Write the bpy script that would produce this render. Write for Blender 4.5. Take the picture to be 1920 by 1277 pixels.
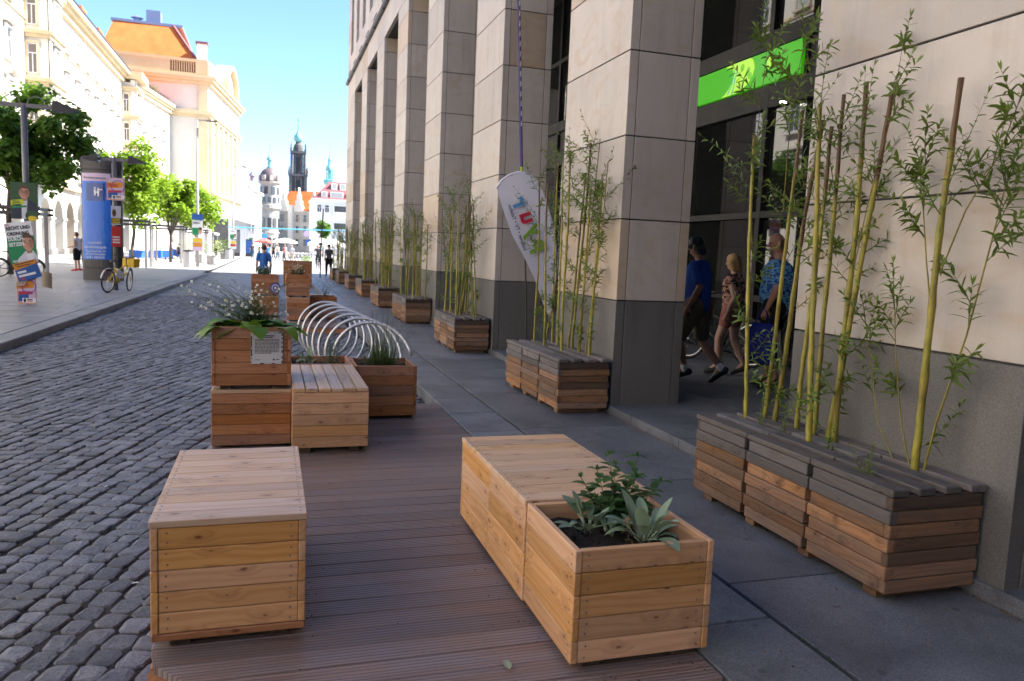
import bpy, math, random
import numpy as np
from mathutils import Vector, Matrix, Euler, noise

for o in list(bpy.data.objects):
    bpy.data.objects.remove(o)
S = bpy.context.scene
COL = S.collection
R = math.radians
rnd = random.Random(7)

# ------------------------------------------------------------------ camera
cam_d = bpy.data.cameras.new('camera')
cam = bpy.data.objects.new('camera', cam_d)
COL.objects.link(cam)
cam_d.sensor_width = 36.0
cam_d.lens = 27.0
cam_d.clip_start = 0.05
cam_d.clip_end = 3000
_f = Vector((-452.0, 179.5, -1440.0)).normalized()            # street direction seen by the camera
_h = Vector((548.0, 137.5, -1440.0))                          # another point of the horizon
_z = _h.cross(_f).normalized()
_z = _z if _z.y > 0 else -_z
_x = _f.cross(_z)
cam.matrix_world = Matrix(((_x.x, _x.y, _x.z, 0), (_f.x, _f.y, _f.z, 0), (_z.x, _z.y, _z.z, 1.55), (0, 0, 0, 1)))
cam_d.dof.use_dof = True
cam_d.dof.focus_distance = 5.0
cam_d.dof.aperture_fstop = 4.0
S.camera = cam

# ------------------------------------------------------------------ light
SUN_EL, SUN_AZ = 45.0, 4.0                                    # azimuth: degrees from +X towards -Y
sd = Vector((math.cos(R(SUN_AZ)) * math.cos(R(SUN_EL)), -math.sin(R(SUN_AZ)) * math.cos(R(SUN_EL)), math.sin(R(SUN_EL))))
sun_d = bpy.data.lights.new('sun', 'SUN')
sun_d.energy = 5.0
sun_d.angle = R(0.5)
sun_d.color = (1.0, 0.965, 0.91)
sun = bpy.data.objects.new('sun', sun_d)
sun.rotation_euler = sd.to_track_quat('Z', 'Y').to_euler()
sun.location = (30, 0, 60)
COL.objects.link(sun)
W = bpy.data.worlds.new('World')
S.world = W
W.use_nodes = True
_nt = W.node_tree
_sky = _nt.nodes.new('ShaderNodeTexSky')
_sky.sky_type = 'NISHITA'
_sky.sun_disc = False
_sky.sun_elevation = R(SUN_EL)
_sky.sun_rotation = math.atan2(sd.x, sd.y)
_sky.air_density = 0.75
_sky.dust_density = 0.0
_sky.ozone_density = 5.0
_bg = _nt.nodes['Background']
_bg.inputs['Strength'].default_value = 0.10
_nt.links.new(_sky.outputs[0], _bg.inputs['Color'])
S.view_settings.view_transform = 'Standard'
S.view_settings.look = 'None'
S.view_settings.gamma = 1
S.view_settings.exposure = 2.03
S.view_settings.use_curve_mapping = False
S.render.engine = 'CYCLES'
S.cycles.use_denoising = True
S.cycles.max_bounces = 7
S.cycles.diffuse_bounces = 2
S.cycles.glossy_bounces = 3
S.cycles.transparent_max_bounces = 6
S.cycles.caustics_reflective = False
S.cycles.caustics_refractive = False

# ------------------------------------------------------------------ mesh helpers
class MB:
    def __init__(s):
        s.v = []; s.f = []; s.m = []
    def add(s, vs, fs, mi=0):
        b = len(s.v)
        s.v.extend([tuple(p) for p in vs])
        s.f.extend([tuple(i + b for i in q) for q in fs])
        s.m.extend([mi] * len(fs))
        return s
    def box(s, c, d, rz=0, mi=0, mat=None):
        x, y, z = d[0] / 2, d[1] / 2, d[2] / 2
        vs = [Vector((a * x, b * y, e * z)) for e in (-1, 1) for b in (-1, 1) for a in (-1, 1)]
        if mat is not None: vs = [mat @ p for p in vs]
        elif rz: 
            q = Matrix.Rotation(rz, 3, 'Z'); vs = [q @ p for p in vs]
        c = Vector(c)
        return s.add([p + c for p in vs], [(0, 2, 3, 1), (4, 5, 7, 6), (0, 1, 5, 4), (2, 6, 7, 3), (0, 4, 6, 2), (1, 3, 7, 5)], mi)
    def b2(s, lo, hi, mi=0):
        return s.box([(a + b) / 2 for a, b in zip(lo, hi)], [abs(b - a) for a, b in zip(lo, hi)], mi=mi)
    def bar(s, p, q, w, t=None, mi=0):
        p, q = Vector(p), Vector(q); d = q - p
        m = d.to_track_quat('X', 'Z').to_matrix()
        return s.box((p + q) / 2, (d.length, w, t or w), mat=m, mi=mi)
    def tube(s, pts, rad, n=8, mi=0, cap=True):
        pts = [Vector(p) for p in pts]
        rs = rad if isinstance(rad, (list, tuple)) else [rad] * len(pts)
        vs = []; up = None
        for i, p in enumerate(pts):
            d = (pts[min(i + 1, len(pts) - 1)] - pts[max(i - 1, 0)]).normalized()
            if up is None:
                up = d.orthogonal().normalized()
            up = (up - d * up.dot(d))
            up = up.normalized() if up.length > 1e-6 else d.orthogonal().normalized()
            sd_ = d.cross(up)
            for k in range(n):
                a = 2 * math.pi * k / n
                vs.append(p + (up * math.cos(a) + sd_ * math.sin(a)) * rs[i])
        fs = []
        for i in range(len(pts) - 1):
            for k in range(n):
                k2 = (k + 1) % n
                fs.append((i * n + k, i * n + k2, (i + 1) * n + k2, (i + 1) * n + k))
        if cap:
            fs.append(tuple(range(n - 1, -1, -1)))
            fs.append(tuple((len(pts) - 1) * n + k for k in range(n)))
        return s.add(vs, fs, mi)
    def lathe(s, prof, n=16, c=(0, 0, 0), mi=0, sx=1, sy=1, a0=0):
        vs = []; fs = []
        for r_, z in prof:
            for k in range(n):
                a = 2 * math.pi * k / n + a0
                vs.append((c[0] + r_ * math.cos(a) * sx, c[1] + r_ * math.sin(a) * sy, c[2] + z))
        for i in range(len(prof) - 1):
            for k in range(n):
                k2 = (k + 1) % n
                fs.append((i * n + k, i * n + k2, (i + 1) * n + k2, (i + 1) * n + k))
        fs.append(tuple(range(n - 1, -1, -1)))
        fs.append(tuple((len(prof) - 1) * n + k for k in range(n)))
        return s.add(vs, fs, mi)
    def torus(s, c, ax, r1, r2, n=24, k=6, mi=0, a0=0, a1=2 * math.pi):
        ax = Vector(ax).normalized(); u = ax.orthogonal().normalized()
        if abs(ax.z) < .9: u = (Vector((0, 0, 1)) - ax * ax.z).normalized()
        w = ax.cross(u); c = Vector(c)
        full = abs(a1 - a0 - 2 * math.pi) < 1e-4
        pts = [c + (u * math.cos(a0 + (a1 - a0) * i / n) + w * math.sin(a0 + (a1 - a0) * i / n)) * r1 for i in range(n + 1)]
        return s.tube(pts, r2, k, mi, cap=not full)
    def prism(s, poly, fn, t0, t1, mi=0):
        """poly: 2D outline; fn(u, v, t) -> point; closed solid between t0 and t1"""
        n = len(poly)
        vs = [fn(u, v, t0) for u, v in poly] + [fn(u, v, t1) for u, v in poly]
        fs = [tuple(range(n - 1, -1, -1)), tuple(range(n, 2 * n))] + [(i, (i + 1) % n, n + (i + 1) % n, n + i) for i in range(n)]
        return s.add(vs, fs, mi)
    def leaf(s, p, d, up, L, w, droop=0.2, n=3, fold=0.25, mi=0, shape=None):
        p = Vector(p); d = Vector(d).normalized(); up = Vector(up)
        sd_ = d.cross(up)
        sd_ = sd_.normalized() if sd_.length > 1e-5 else d.orthogonal().normalized()
        nrm = sd_.cross(d).normalized()
        vs = []; 
        for i in range(n + 1):
            t = i / n
            ww = w * .5 * (shape(t) if shape else math.sin(math.pi * min(1, .12 + t * .88)) ** .8)
            c = p + d * (L * t * (1 - .25 * droop * t)) - Vector((0, 0, 1)) * (L * droop * t * t)
            vs += [c - sd_ * ww + nrm * (ww * fold), c, c + sd_ * ww + nrm * (ww * fold)]
        fs = []
        for i in range(n):
            a = i * 3
            fs += [(a, a + 1, a + 4, a + 3), (a + 1, a + 2, a + 5, a + 4)]
        return s.add(vs, fs, mi)
    def mesh(s, name, mats, smooth=False):
        me = bpy.data.meshes.new(name)
        me.from_pydata(s.v, [], s.f)
        for m in (mats if isinstance(mats, (list, tuple)) else [mats]): me.materials.append(m)
        if any(s.m): me.polygons.foreach_set('material_index', s.m)
        if smooth: me.polygons.foreach_set('use_smooth', [True] * len(s.f))
        me.update()
        return me
    def build(s, name, mats, parent=None, loc=(0, 0, 0), rot=(0, 0, 0), smooth=False):
        return link(name, s.mesh(name, mats, smooth), parent, loc, rot)

def link(name, data, parent=None, loc=(0, 0, 0), rot=(0, 0, 0)):
    o = bpy.data.objects.new(name, data)
    COL.objects.link(o)
    o.parent = parent
    o.location = loc
    o.rotation_euler = rot
    return o

def tag(o, label=None, cat=None, group=None, kind=None):
    if label: o['label'] = label
    if cat: o['category'] = cat
    if group: o['group'] = group
    if kind: o['kind'] = kind
    return o

def thing(name, label, cat, loc=(0, 0, 0), rz=0, group=None):
    o = link(name, None, None, loc, (0, 0, rz))
    o.empty_display_size = .1
    return tag(o, label, cat, group)

def kids(o): return [c for c in o.children]
def copy_tree(o, parent=None):
    c = o.copy(); COL.objects.link(c); c.parent = parent
    for ch in list(o.children): copy_tree(ch, c)
    return c

_cb = {}
def cbox(size, m, ch=.004, name='piece'):
    """shared chamfered box mesh centred on the origin"""
    k = (tuple(round(a, 4) for a in size), m.name, ch)
    if k in _cb: return _cb[k]
    x, y, z = [a / 2 for a in size]
    c = min(ch, x * .45, y * .45, z * .45)
    vs = []; idx = {}
    for sx in (-1, 1):
        for sy in (-1, 1):
            for sz in (-1, 1):
                for ax in range(3):
                    p = [sx * x, sy * y, sz * z]
                    for j in range(3):
                        if j != ax: p[j] -= (sx, sy, sz)[j] * c
                    idx[(sx, sy, sz, ax)] = len(vs); vs.append(p)
    fs = []
    def q(*ks): fs.append(tuple(idx[k] for k in ks))
    for s_ in (-1, 1):
        q((s_, -1, -1, 0), (s_, 1, -1, 0), (s_, 1, 1, 0), (s_, -1, 1, 0))
        q((-1, s_, -1, 1), (1, s_, -1, 1), (1, s_, 1, 1), (-1, s_, 1, 1))
        q((-1, -1, s_, 2), (1, -1, s_, 2), (1, 1, s_, 2), (-1, 1, s_, 2))
    for a in (-1, 1):
        for b in (-1, 1):
            q((a, b, -1, 0), (a, b, -1, 1), (a, b, 1, 1), (a, b, 1, 0))
            q((a, -1, b, 0), (a, -1, b, 2), (a, 1, b, 2), (a, 1, b, 0))
            q((-1, a, b, 1), (-1, a, b, 2), (1, a, b, 2), (1, a, b, 1))
            for e in (-1, 1): q((a, b, e, 0), (a, b, e, 1), (a, b, e, 2))
    me = bpy.data.meshes.new(name)
    me.from_pydata(vs, [], fs)
    import bmesh
    bm = bmesh.new(); bm.from_mesh(me); bmesh.ops.recalc_face_normals(bm, faces=bm.faces); bm.to_mesh(me); bm.free()
    me.materials.append(m)
    _cb[k] = me
    return me

def piece(name, lo, hi, m, parent=None, ch=.004, axis='X', jit=0.0):
    """box piece between two corners; its grain (local X) runs along the given axis"""
    c = [(a + b) / 2 for a, b in zip(lo, hi)]; d = [abs(b - a) for a, b in zip(lo, hi)]
    rot = (0, 0, 0)
    if axis == 'Y': d = [d[1], d[0], d[2]]; rot = (0, 0, math.pi / 2)
    if axis == 'Z': d = [d[2], d[1], d[0]]; rot = (0, -math.pi / 2, 0)
    if jit:
        c = [a + rnd.uniform(-jit, jit) for a in c]
        rot = (rot[0] + rnd.uniform(-jit, jit), rot[1], rot[2] + rnd.uniform(-jit, jit) * .5)
    return link(name, cbox(d, m, ch, name), parent, c, rot)

# ------------------------------------------------------------------ materials
class NT:
    def __init__(s, name):
        s.m = bpy.data.materials.new(name); s.m.use_nodes = True
        s.t = s.m.node_tree; s.b = s.t.nodes['Principled BSDF']; s.out = s.t.nodes['Material Output']
    def n(s, ty, **kw):
        nd = s.t.nodes.new(ty)
        for k, v in kw.items():
            if k.startswith('_'): setattr(nd, k[1:], v)
            else: s.set(nd.inputs[k.replace('__', ' ')], v)
        return nd
    def set(s, sock, v):
        if isinstance(v, bpy.types.NodeSocket): s.t.links.new(v, sock)
        elif isinstance(v, bpy.types.Node): s.t.links.new(v.outputs[0], sock)
        else:
            if isinstance(v, (tuple, list)) and len(v) == 3 and len(sock.default_value) == 4: v = (*v, 1)
            sock.default_value = v
    def math(s, op, a, b=0.0, c=None, clamp=False):
        nd = s.t.nodes.new('ShaderNodeMath'); nd.operation = op; nd.use_clamp = clamp
        s.set(nd.inputs[0], a); s.set(nd.inputs[1], b)
        if c is not None: s.set(nd.inputs[2], c)
        return nd.outputs[0]
    def vmath(s, op, a, b):
        nd = s.t.nodes.new('ShaderNodeVectorMath'); nd.operation = op
        s.set(nd.inputs[0], a); s.set(nd.inputs[1], b)
        return nd.outputs[0]
    def mix(s, f, a, b, blend='MIX'):
        nd = s.t.nodes.new('ShaderNodeMix'); nd.data_type = 'RGBA'; nd.blend_type = blend
        s.set(nd.inputs[0], f); s.set(nd.inputs[6], a); s.set(nd.inputs[7], b)
        return nd.outputs[2]
    def ramp(s, f, stops):
        nd = s.t.nodes.new('ShaderNodeValToRGB'); s.set(nd.inputs[0], f)
        e = nd.color_ramp.elements
        while len(e) < len(stops): e.new(.5)
        for q, (p, c) in zip(e, stops):
            q.position = p
            q.color = (c, c, c, 1) if isinstance(c, (int, float)) else (*c, 1)
        return nd.outputs[0]
    def rng(s, f, a, b, c=0.0, d=1.0):
        nd = s.t.nodes.new('ShaderNodeMapRange'); nd.clamp = True
        for i, v in enumerate((f, a, b, c, d)): s.set(nd.inputs[i], v)
        return nd.outputs[0]
    def noise(s, vec, scale, detail=3, rough=.55, dist=0.0):
        nd = s.t.nodes.new('ShaderNodeTexNoise')
        s.set(nd.inputs['Vector'], vec)
        nd.inputs['Scale'].default_value = scale; nd.inputs['Detail'].default_value = detail
        nd.inputs['Roughness'].default_value = rough; nd.inputs['Distortion'].default_value = dist
        return nd.outputs[0]
    def bump(s, h, strength=.3, dist=.01):
        nd = s.t.nodes.new('ShaderNodeBump'); s.set(nd.inputs['Height'], h)
        nd.inputs['Strength'].default_value = strength; nd.inputs['Distance'].default_value = dist
        s.t.links.new(nd.outputs[0], s.b.inputs['Normal'])
    def col(s, v): s.set(s.b.inputs['Base Color'], v)
    def rough(s, v): s.set(s.b.inputs['Roughness'], v)
    def coords(s, kind='Object', scale=None, rand=True):
        tc = s.t.nodes.new('ShaderNodeTexCoord').outputs[kind]
        if rand:
            oi = s.t.nodes.new('ShaderNodeObjectInfo')
            s.rand = oi.outputs['Random']
            cmb = s.t.nodes.new('ShaderNodeCombineXYZ')
            for i, k in enumerate((37.0, 91.0, 53.0)): s.t.links.new(s.math('MULTIPLY', s.rand, k), cmb.inputs[i])
            tc = s.vmath('ADD', tc, cmb.outputs[0])
        if scale: tc = s.vmath('MULTIPLY', tc, scale)
        return tc

def plain(name, c, rough=.6, metal=0.0, var=.12, scale=6.0, spec=.5):
    k = NT(name); v = k.coords('Object')
    n = k.noise(v, scale, 4)
    k.col(k.mix(n, [a * (1 - var) for a in c], [min(1, a * (1 + var)) for a in c]))
    k.rough(k.rng(n, .3, .7, max(.05, rough - .08), min(1, rough + .08)))
    k.b.inputs['Metallic'].default_value = metal
    k.b.inputs['Specular IOR Level'].default_value = spec
    return k.m

def wood(name, light, dark, knot, rough=.5, vscale=1.0, weather=0.0, grey=(.2, .18, .17), ribs=0.0, spec=.4, dirt=0.0):
    k = NT(name); v = k.coords('Object'); r_ = k.rand
    # warp so that the rings bend round the knots
    sep = k.n('ShaderNodeSeparateXYZ', Vector=v)
    across = k.math('ADD', sep.outputs[1], sep.outputs[2])
    flatv = k.n('ShaderNodeCombineXYZ', X=sep.outputs[0], Y=across)
    kv = k.vmath('MULTIPLY', flatv.outputs[0], (6.5, 14.0, 1.0))
    vor = k.n('ShaderNodeTexVoronoi', _voronoi_dimensions='2D', Vector=kv, Scale=1.0)
    vcol = k.n('ShaderNodeSeparateColor', Color=vor.outputs['Color'])
    gate = k.math('GREATER_THAN', vcol.outputs[0], .70)
    ksz = k.rng(vcol.outputs[1], 0, 1, .045, .125)
    kn = k.math('MULTIPLY', k.rng(k.math('DIVIDE', vor.outputs['Distance'], ksz), .35, 1.15, 1, 0), gate)
    halo = k.math('MULTIPLY', k.rng(vor.outputs['Distance'], .05, .55, 1, 0), gate)
    sw = k.noise(k.vmath('MULTIPLY', flatv.outputs[0], (1.3, 9.0, 1.0)), 1.0, 3, .5)
    q = k.math('ADD', k.math('MULTIPLY', across, 150 * vscale), k.math('ADD', k.math('MULTIPLY', sw, 26.0), k.math('MULTIPLY', halo, 9.0)))
    ring = k.math('POWER', k.math('MULTIPLY_ADD', k.math('SINE', q), .5, .5), 1.8)
    fine = k.noise(k.vmath('MULTIPLY', v, (5.0, 210.0, 210.0)), 1.0, 3)
    big_ = k.noise(k.vmath('MULTIPLY', flatv.outputs[0], (2.5, 7.0, 1.0)), 1.0, 2)
    g = k.math('ADD', k.math('MULTIPLY', ring, .34), k.math('MULTIPLY', k.math('ADD', fine, k.math('MULTIPLY', big_, .6)), .5))
    c = k.mix(k.rng(g, .2, .95), light, dark)
    c = k.mix(k.math('MULTIPLY', halo, .25), c, knot)
    c = k.mix(k.math('MULTIPLY', kn, .92), c, knot)
    hs = k.n('ShaderNodeHueSaturation', Color=c)
    k.set(hs.inputs['Value'], k.rng(r_, 0, 1, .78, 1.22))
    r2 = k.math('FRACT', k.math('MULTIPLY', r_, 17.3))
    k.set(hs.inputs['Saturation'], k.rng(r2, 0, 1, .82, 1.1))
    k.set(hs.inputs['Hue'], k.rng(r2, 0, 1, .496, .503))
    c = hs.outputs[0]
    if weather:
        wn = k.noise(k.vmath('MULTIPLY', v, (3.0, 14.0, 14.0)), 1.0, 4)
        r3 = k.math('FRACT', k.math('MULTIPLY', r_, 7.7))
        f = k.math('MULTIPLY', k.rng(k.math('ADD', wn, k.math('MULTIPLY', r3, .35)), .45, .85), weather)
        c = k.mix(f, c, grey)
        dn = k.noise(v, 7.0, 3)
        c = k.mix(k.math('MULTIPLY', k.rng(dn, .56, .74), k.rng(k.math('FRACT', k.math('MULTIPLY', r_, 5.9)), .3, 1, .0, .8)), c, (.04, .03, .027))
        hw = k.n('ShaderNodeHueSaturation', Color=c); k.set(hw.inputs['Value'], k.rng(k.math('FRACT', k.math('MULTIPLY', r_, 23.7)), 0, 1, .55, 1.25)); c = hw.outputs[0]
    if dirt:
        dn = k.noise(k.vmath('MULTIPLY', v, (5, 20, 20)), 1.0, 4)
        c = k.mix(k.math('MULTIPLY', k.rng(dn, .6, .72), dirt), c, (.03, .022, .024))
    k.col(c)
    k.rough(k.rng(g, .2, .9, rough - .07, rough + .12))
    k.b.inputs['Specular IOR Level'].default_value = spec
    h = k.math('ADD', k.math('MULTIPLY', g, .5), k.math('MULTIPLY', kn, -.3))
    if ribs:
        h = k.math('ADD', h, k.math('MULTIPLY', k.math('SINE', k.math('MULTIPLY', sep.outputs[1], 0.0)), 1))
    k.bump(h, .35, .003)
    return k.m

M = {}
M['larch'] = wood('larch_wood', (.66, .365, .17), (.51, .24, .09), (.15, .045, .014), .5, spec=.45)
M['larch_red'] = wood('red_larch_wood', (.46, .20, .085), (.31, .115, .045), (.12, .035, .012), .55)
M['larch_top'] = wood('larch_top_sky_sheen', (.66, .43, .27), (.57, .34, .19), (.2, .07, .025), .45, spec=.5)  # lid boards paler than larch: reflected sky put into the colour
M['larch_end'] = wood('larch_end_grain', (.30, .12, .03), (.19, .065, .014), (.1, .03, .01), .55)
M['weathered'] = wood('weathered_wood', (.38, .19, .09), (.22, .10, .045), (.07, .03, .018), .7, weather=.6, grey=(.17, .135, .115), spec=.25)
M['weathered_top'] = wood('grey_weathered_wood', (.20, .165, .15), (.11, .09, .085), (.04, .025, .02), .6, weather=.9, grey=(.14, .13, .135), spec=.3)
M['weathered_dark'] = wood('dark_damp_wood', (.09, .06, .045), (.045, .03, .024), (.02, .012, .01), .65, spec=.3)
def deck_mat():
    k = NT('ribbed_decking'); v = k.coords('Object'); r_ = k.rand
    sep = k.n('ShaderNodeSeparateXYZ', Vector=k.coords('Object', rand=False))
    k.rand = r_
    st = k.noise(k.vmath('MULTIPLY', v, (1.6, 60, 60)), 1.0, 4)
    bl = k.noise(k.vmath('MULTIPLY', v, (3, 10, 10)), 1.0, 3)
    kn = k.noise(k.vmath('MULTIPLY', v, (16, 55, 55)), 1.0, 2)
    c = k.mix(k.rng(st, .3, .7), (.16, .09, .066), (.33, .215, .17))
    c = k.mix(k.rng(bl, .3, .65, 0, .65), c, (.25, .21, .225))
    hs = k.n('ShaderNodeHueSaturation', Color=c)
    k.set(hs.inputs['Value'], k.rng(r_, 0, 1, .72, 1.18))
    c = k.mix(k.rng(kn, .70, .76, 0, .85), hs.outputs[0], (.03, .02, .02))
    rib = k.math('SINE', k.math('MULTIPLY', sep.outputs[1], 2 * math.pi / .0215))
    c = k.mix(k.math('MULTIPLY', k.rng(rib, -1, -.2, .75, 0), k.rng(bl, .3, .7, .55, 1)), c, (.05, .032, .03))
    k.col(c)
    k.rough(k.rng(st, .3, .7, .38, .6))
    k.bump(k.math('ADD', k.math('MULTIPLY', rib, .6), k.math('MULTIPLY', st, .5)), .5, .004)
    return k.m
M['deck'] = deck_mat()

def stone(name, c1, c2, rough=.7, sp=60.0, spk=.25, stain=0.0, stain_c=(.42, .27, .13), rv=.12, bump=.15, island=False, spec=.4, big=.6, spots=False, streaks=0.0):
    k = NT(name); v = k.coords('Object'); r_ = k.rand
    if island:
        gi = k.t.nodes.new('ShaderNodeNewGeometry').outputs['Random Per Island']
        r_ = k.math('FRACT', k.math('ADD', r_, k.math('MULTIPLY', gi, 13.7)))
    a = k.noise(v, big, 4); s_ = k.noise(v, sp, 3, .7); s2 = k.noise(v, sp * 2.7, 2)
    c = k.mix(k.rng(a, .3, .7), c1, c2)
    c = k.mix(k.math('MULTIPLY', k.rng(s_, .35, .65), spk), c, [x * .35 for x in c1])
    c = k.mix(k.math('MULTIPLY', k.rng(s2, .55, .7), spk), c, [min(1, x * 1.7) for x in c2])
    if stain:
        w_ = k.noise(k.vmath('MULTIPLY', v, (1.2, 1.2, 2.2)), 1.3, 3, .5, 2.5)
        r5 = k.math('FRACT', k.math('MULTIPLY', r_, 11.3))
        f = k.math('MULTIPLY', k.rng(w_, .5, .75), k.rng(r5, .35, 1, .12, stain))
        c = k.mix(f, c, stain_c)
        c = k.mix(k.math('MULTIPLY', k.math('GREATER_THAN', r5, .86), .45), c, (.46, .31, .17))
    if spots:
        fx = k.vmath('MULTIPLY', v, (1, 1, 0))
        vo = k.n('ShaderNodeTexVoronoi', _voronoi_dimensions='2D', Vector=fx, Scale=5.0)
        vc = k.n('ShaderNodeSeparateColor', Color=vo.outputs['Color'])
        sp_ = k.math('MULTIPLY', k.math('LESS_THAN', vo.outputs['Distance'], k.rng(vc.outputs[1], 0, 1, .03, .1)), k.math('GREATER_THAN', vc.outputs[0], .55))
        c = k.mix(k.math('MULTIPLY', sp_, .6), c, [x * .3 for x in c1])
        gm = k.noise(v, 3.2, 5, .65, .6)
        c = k.mix(k.rng(gm, .52, .72, 0, .6), c, [x * .42 for x in c1])
    if streaks:
        sk_ = k.noise(k.vmath('MULTIPLY', v, (7, 7, .7)), 1.0, 4, .6)
        c = k.mix(k.rng(sk_, .5, .75, 0, streaks), c, [x * .5 for x in c1])
    hs = k.n('ShaderNodeHueSaturation', Color=c)
    k.set(hs.inputs['Value'], k.rng(r_, 0, 1, 1 - rv, 1 + rv))
    k.col(hs.outputs[0])
    k.rough(k.rng(s_, .3, .7, rough - .1, rough + .1))
    k.b.inputs['Specular IOR Level'].default_value = spec
    k.bump(k.math('ADD', k.math('MULTIPLY', a, .4), k.math('MULTIPLY', s_, .6)), bump, .006)
    return k.m
M['sandstone'] = stone('sandstone_cladding', (.50, .44, .405), (.57, .505, .46), .55, 90, .06, .75, (.45, .29, .15), .11, .05, big=1.5, streaks=.3)
M['granite'] = stone('speckled_granite_base', (.145, .138, .135), (.20, .19, .18), .5, 120, .6, 0, rv=.06, bump=.05, streaks=.4)
M['slab'] = stone('granite_paving_slab', (.115, .12, .142), (.25, .255, .28), .45, 110, .6, 0, rv=.16, bump=.12, spec=.5, big=1.7, spots=True)
M['cobble'] = stone('granite_cobble', (.10, .102, .124), (.19, .192, .218), .6, 70, .5, 0, rv=.42, bump=.5, island=True, spec=.5, big=9)
M['joint'] = stone('joint_sand', (.022, .02, .019), (.045, .042, .036), .9, 80, .4, 0, rv=.02, bump=.4, big=8)
M['kerb'] = stone('granite_kerb', (.22, .215, .22), (.3, .29, .29), .6, 110, .4, 0, rv=.1, bump=.15)
M['pave_left'] = stone('pale_paving', (.20, .20, .215), (.28, .275, .29), .45, 60, .25, 0, rv=.14, bump=.08, big=1.0)
M['cream'] = stone('cream_sandstone', (.66, .605, .52), (.74, .685, .60), .8, 6, .12, .35, (.5, .33, .16), .05, .1, big=.3)
M['cream_trim'] = stone('ochre_sandstone_trim', (.60, .46, .27), (.70, .55, .35), .8, 5, .15, .3, (.45, .28, .12), .08, .1, big=.5)
M['white_wall'] = stone('pale_render', (.72, .68, .6), (.8, .76, .68), .85, 5, .06, 0, rv=.04, bump=.05, big=.3)
M['palace'] = stone('aged_palace_stone', (.42, .38, .33), (.56, .52, .46), .85, 3, .3, .3, (.2, .17, .15), .08, .15, big=.5)
M['dark_stone'] = stone('blackened_sandstone', (.075, .07, .075), (.16, .15, .15), .85, 1.2, .5, 0, rv=.1, bump=.2, big=.25)
M['roof'] = stone('orange_roof_tiles', (.56, .125, .025), (.68, .185, .04), .75, 8, .2, 0, rv=.06, bump=.2, big=.6)
M['roof_maroon'] = stone('maroon_roof', (.20, .075, .075), (.26, .1, .1), .75, 8, .2, 0, rv=.06, bump=.2)
M['copper'] = plain('green_copper', (.18, .42, .40), .6, 0, .25, 1.0)
M['lead'] = plain('blue_grey_metal_roof', (.20, .24, .36), .5, .2, .15, .5)
M['black'] = plain('black_frame', (.012, .012, .013), .45)
M['dark_metal'] = plain('dark_grey_metal', (.045, .042, .048), .45, .3)
M['grey_metal'] = plain('painted_grey_metal', (.16, .155, .165), .5, .3)
M['post_grey'] = plain('pale_grey_post', (.33, .31, .31), .6)
M['steel'] = plain('galvanised_steel', (.50, .50, .535), .42, .7, .12, 12)
M['screw'] = plain('screw_steel', (.25, .24, .24), .35, .9)
M['soil'] = stone('potting_soil', (.012, .009, .008), (.03, .022, .018), .95, 45, .4, 0, rv=.02, bump=.9, big=14)
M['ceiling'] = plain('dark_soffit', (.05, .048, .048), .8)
M['white'] = plain('white_paint', (.78, .78, .78), .5, 0, .03)
M['rubber'] = plain('black_rubber', (.02, .02, .02), .75)
M['yellow'] = plain('yellow_paint', (.72, .46, .02), .4)
M['interior'] = plain('dim_shop_interior', (.10, .095, .09), .8)

def glass(name, c, rough=.03, spec=.5):
    k = NT(name); v = k.coords('Object')
    n = k.noise(v, 1.5, 2)
    k.col(k.mix(n, c, [a * 1.4 for a in c])); k.rough(rough)
    k.b.inputs['Specular IOR Level'].default_value = spec
    k.b.inputs['IOR'].default_value = 1.5
    k.bump(k.noise(v, .8, 1), .012, .05)
    return k.m
M['glass'] = glass('dark_shop_glass', (.012, .013, .013), .02, .9)
M['window'] = glass('far_window_glass', (.06, .065, .07), .08, .6)
M['window_pale'] = glass('curtained_window_glass', (.34, .33, .32), .1, .6)
M['window_warm'] = glass('brown_window_glass', (.10, .075, .06), .08, .6)

def leafmat(name, c1, c2, trans=.3, rough=.5, spec=.35):
    k = NT(name)
    gi = k.t.nodes.new('ShaderNodeNewGeometry').outputs['Random Per Island']
    v = k.coords('Object')
    n = k.noise(v, 9, 2)
    c = k.mix(k.math('ADD', k.math('MULTIPLY', gi, .75), k.math('MULTIPLY', n, .25)), c1, c2)
    k.col(c); k.rough(rough)
    k.b.inputs['Specular IOR Level'].default_value = spec
    tr = k.n('ShaderNodeBsdfTranslucent', Color=k.mix(.5, c, [c2[0] * 1.3, c2[1] * 1.4, c2[2] * .6]))
    mx = k.n('ShaderNodeMixShader')
    mx.inputs[0].default_value = trans
    k.t.links.new(k.b.outputs[0], mx.inputs[1]); k.t.links.new(tr.outputs[0], mx.inputs[2])
    k.t.links.new(mx.outputs[0], k.out.inputs['Surface'])
    return k.m
M['willow_leaf'] = leafmat('willow_leaf', (.065, .115, .024), (.21, .28, .055))
M['tree_leaf'] = leafmat('tree_leaf', (.05, .12, .02), (.15, .26, .035), .4)
M['lime_leaf'] = leafmat('lime_tree_leaf', (.13, .24, .02), (.30, .42, .045), .45)
M['mint'] = leafmat('mint_leaf', (.03, .085, .025), (.08, .17, .045), .2)
M['sage'] = leafmat('sage_leaf', (.17, .245, .17), (.30, .38, .28), .15, .75, .15)
M['big_leaf'] = leafmat('broad_leaf', (.07, .17, .018), (.19, .32, .04), .3)
M['grass'] = leafmat('ornamental_grass', (.04, .075, .02), (.11, .15, .05), .25)
M['moss'] = leafmat('moss_weed', (.03, .05, .012), (.07, .1, .025), .1)
M['flower'] = leafmat('white_petal', (.75, .73, .72), (.85, .82, .82), .3)
M['dry'] = leafmat('dry_leaf', (.22, .12, .06), (.36, .24, .13), .2)
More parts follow.
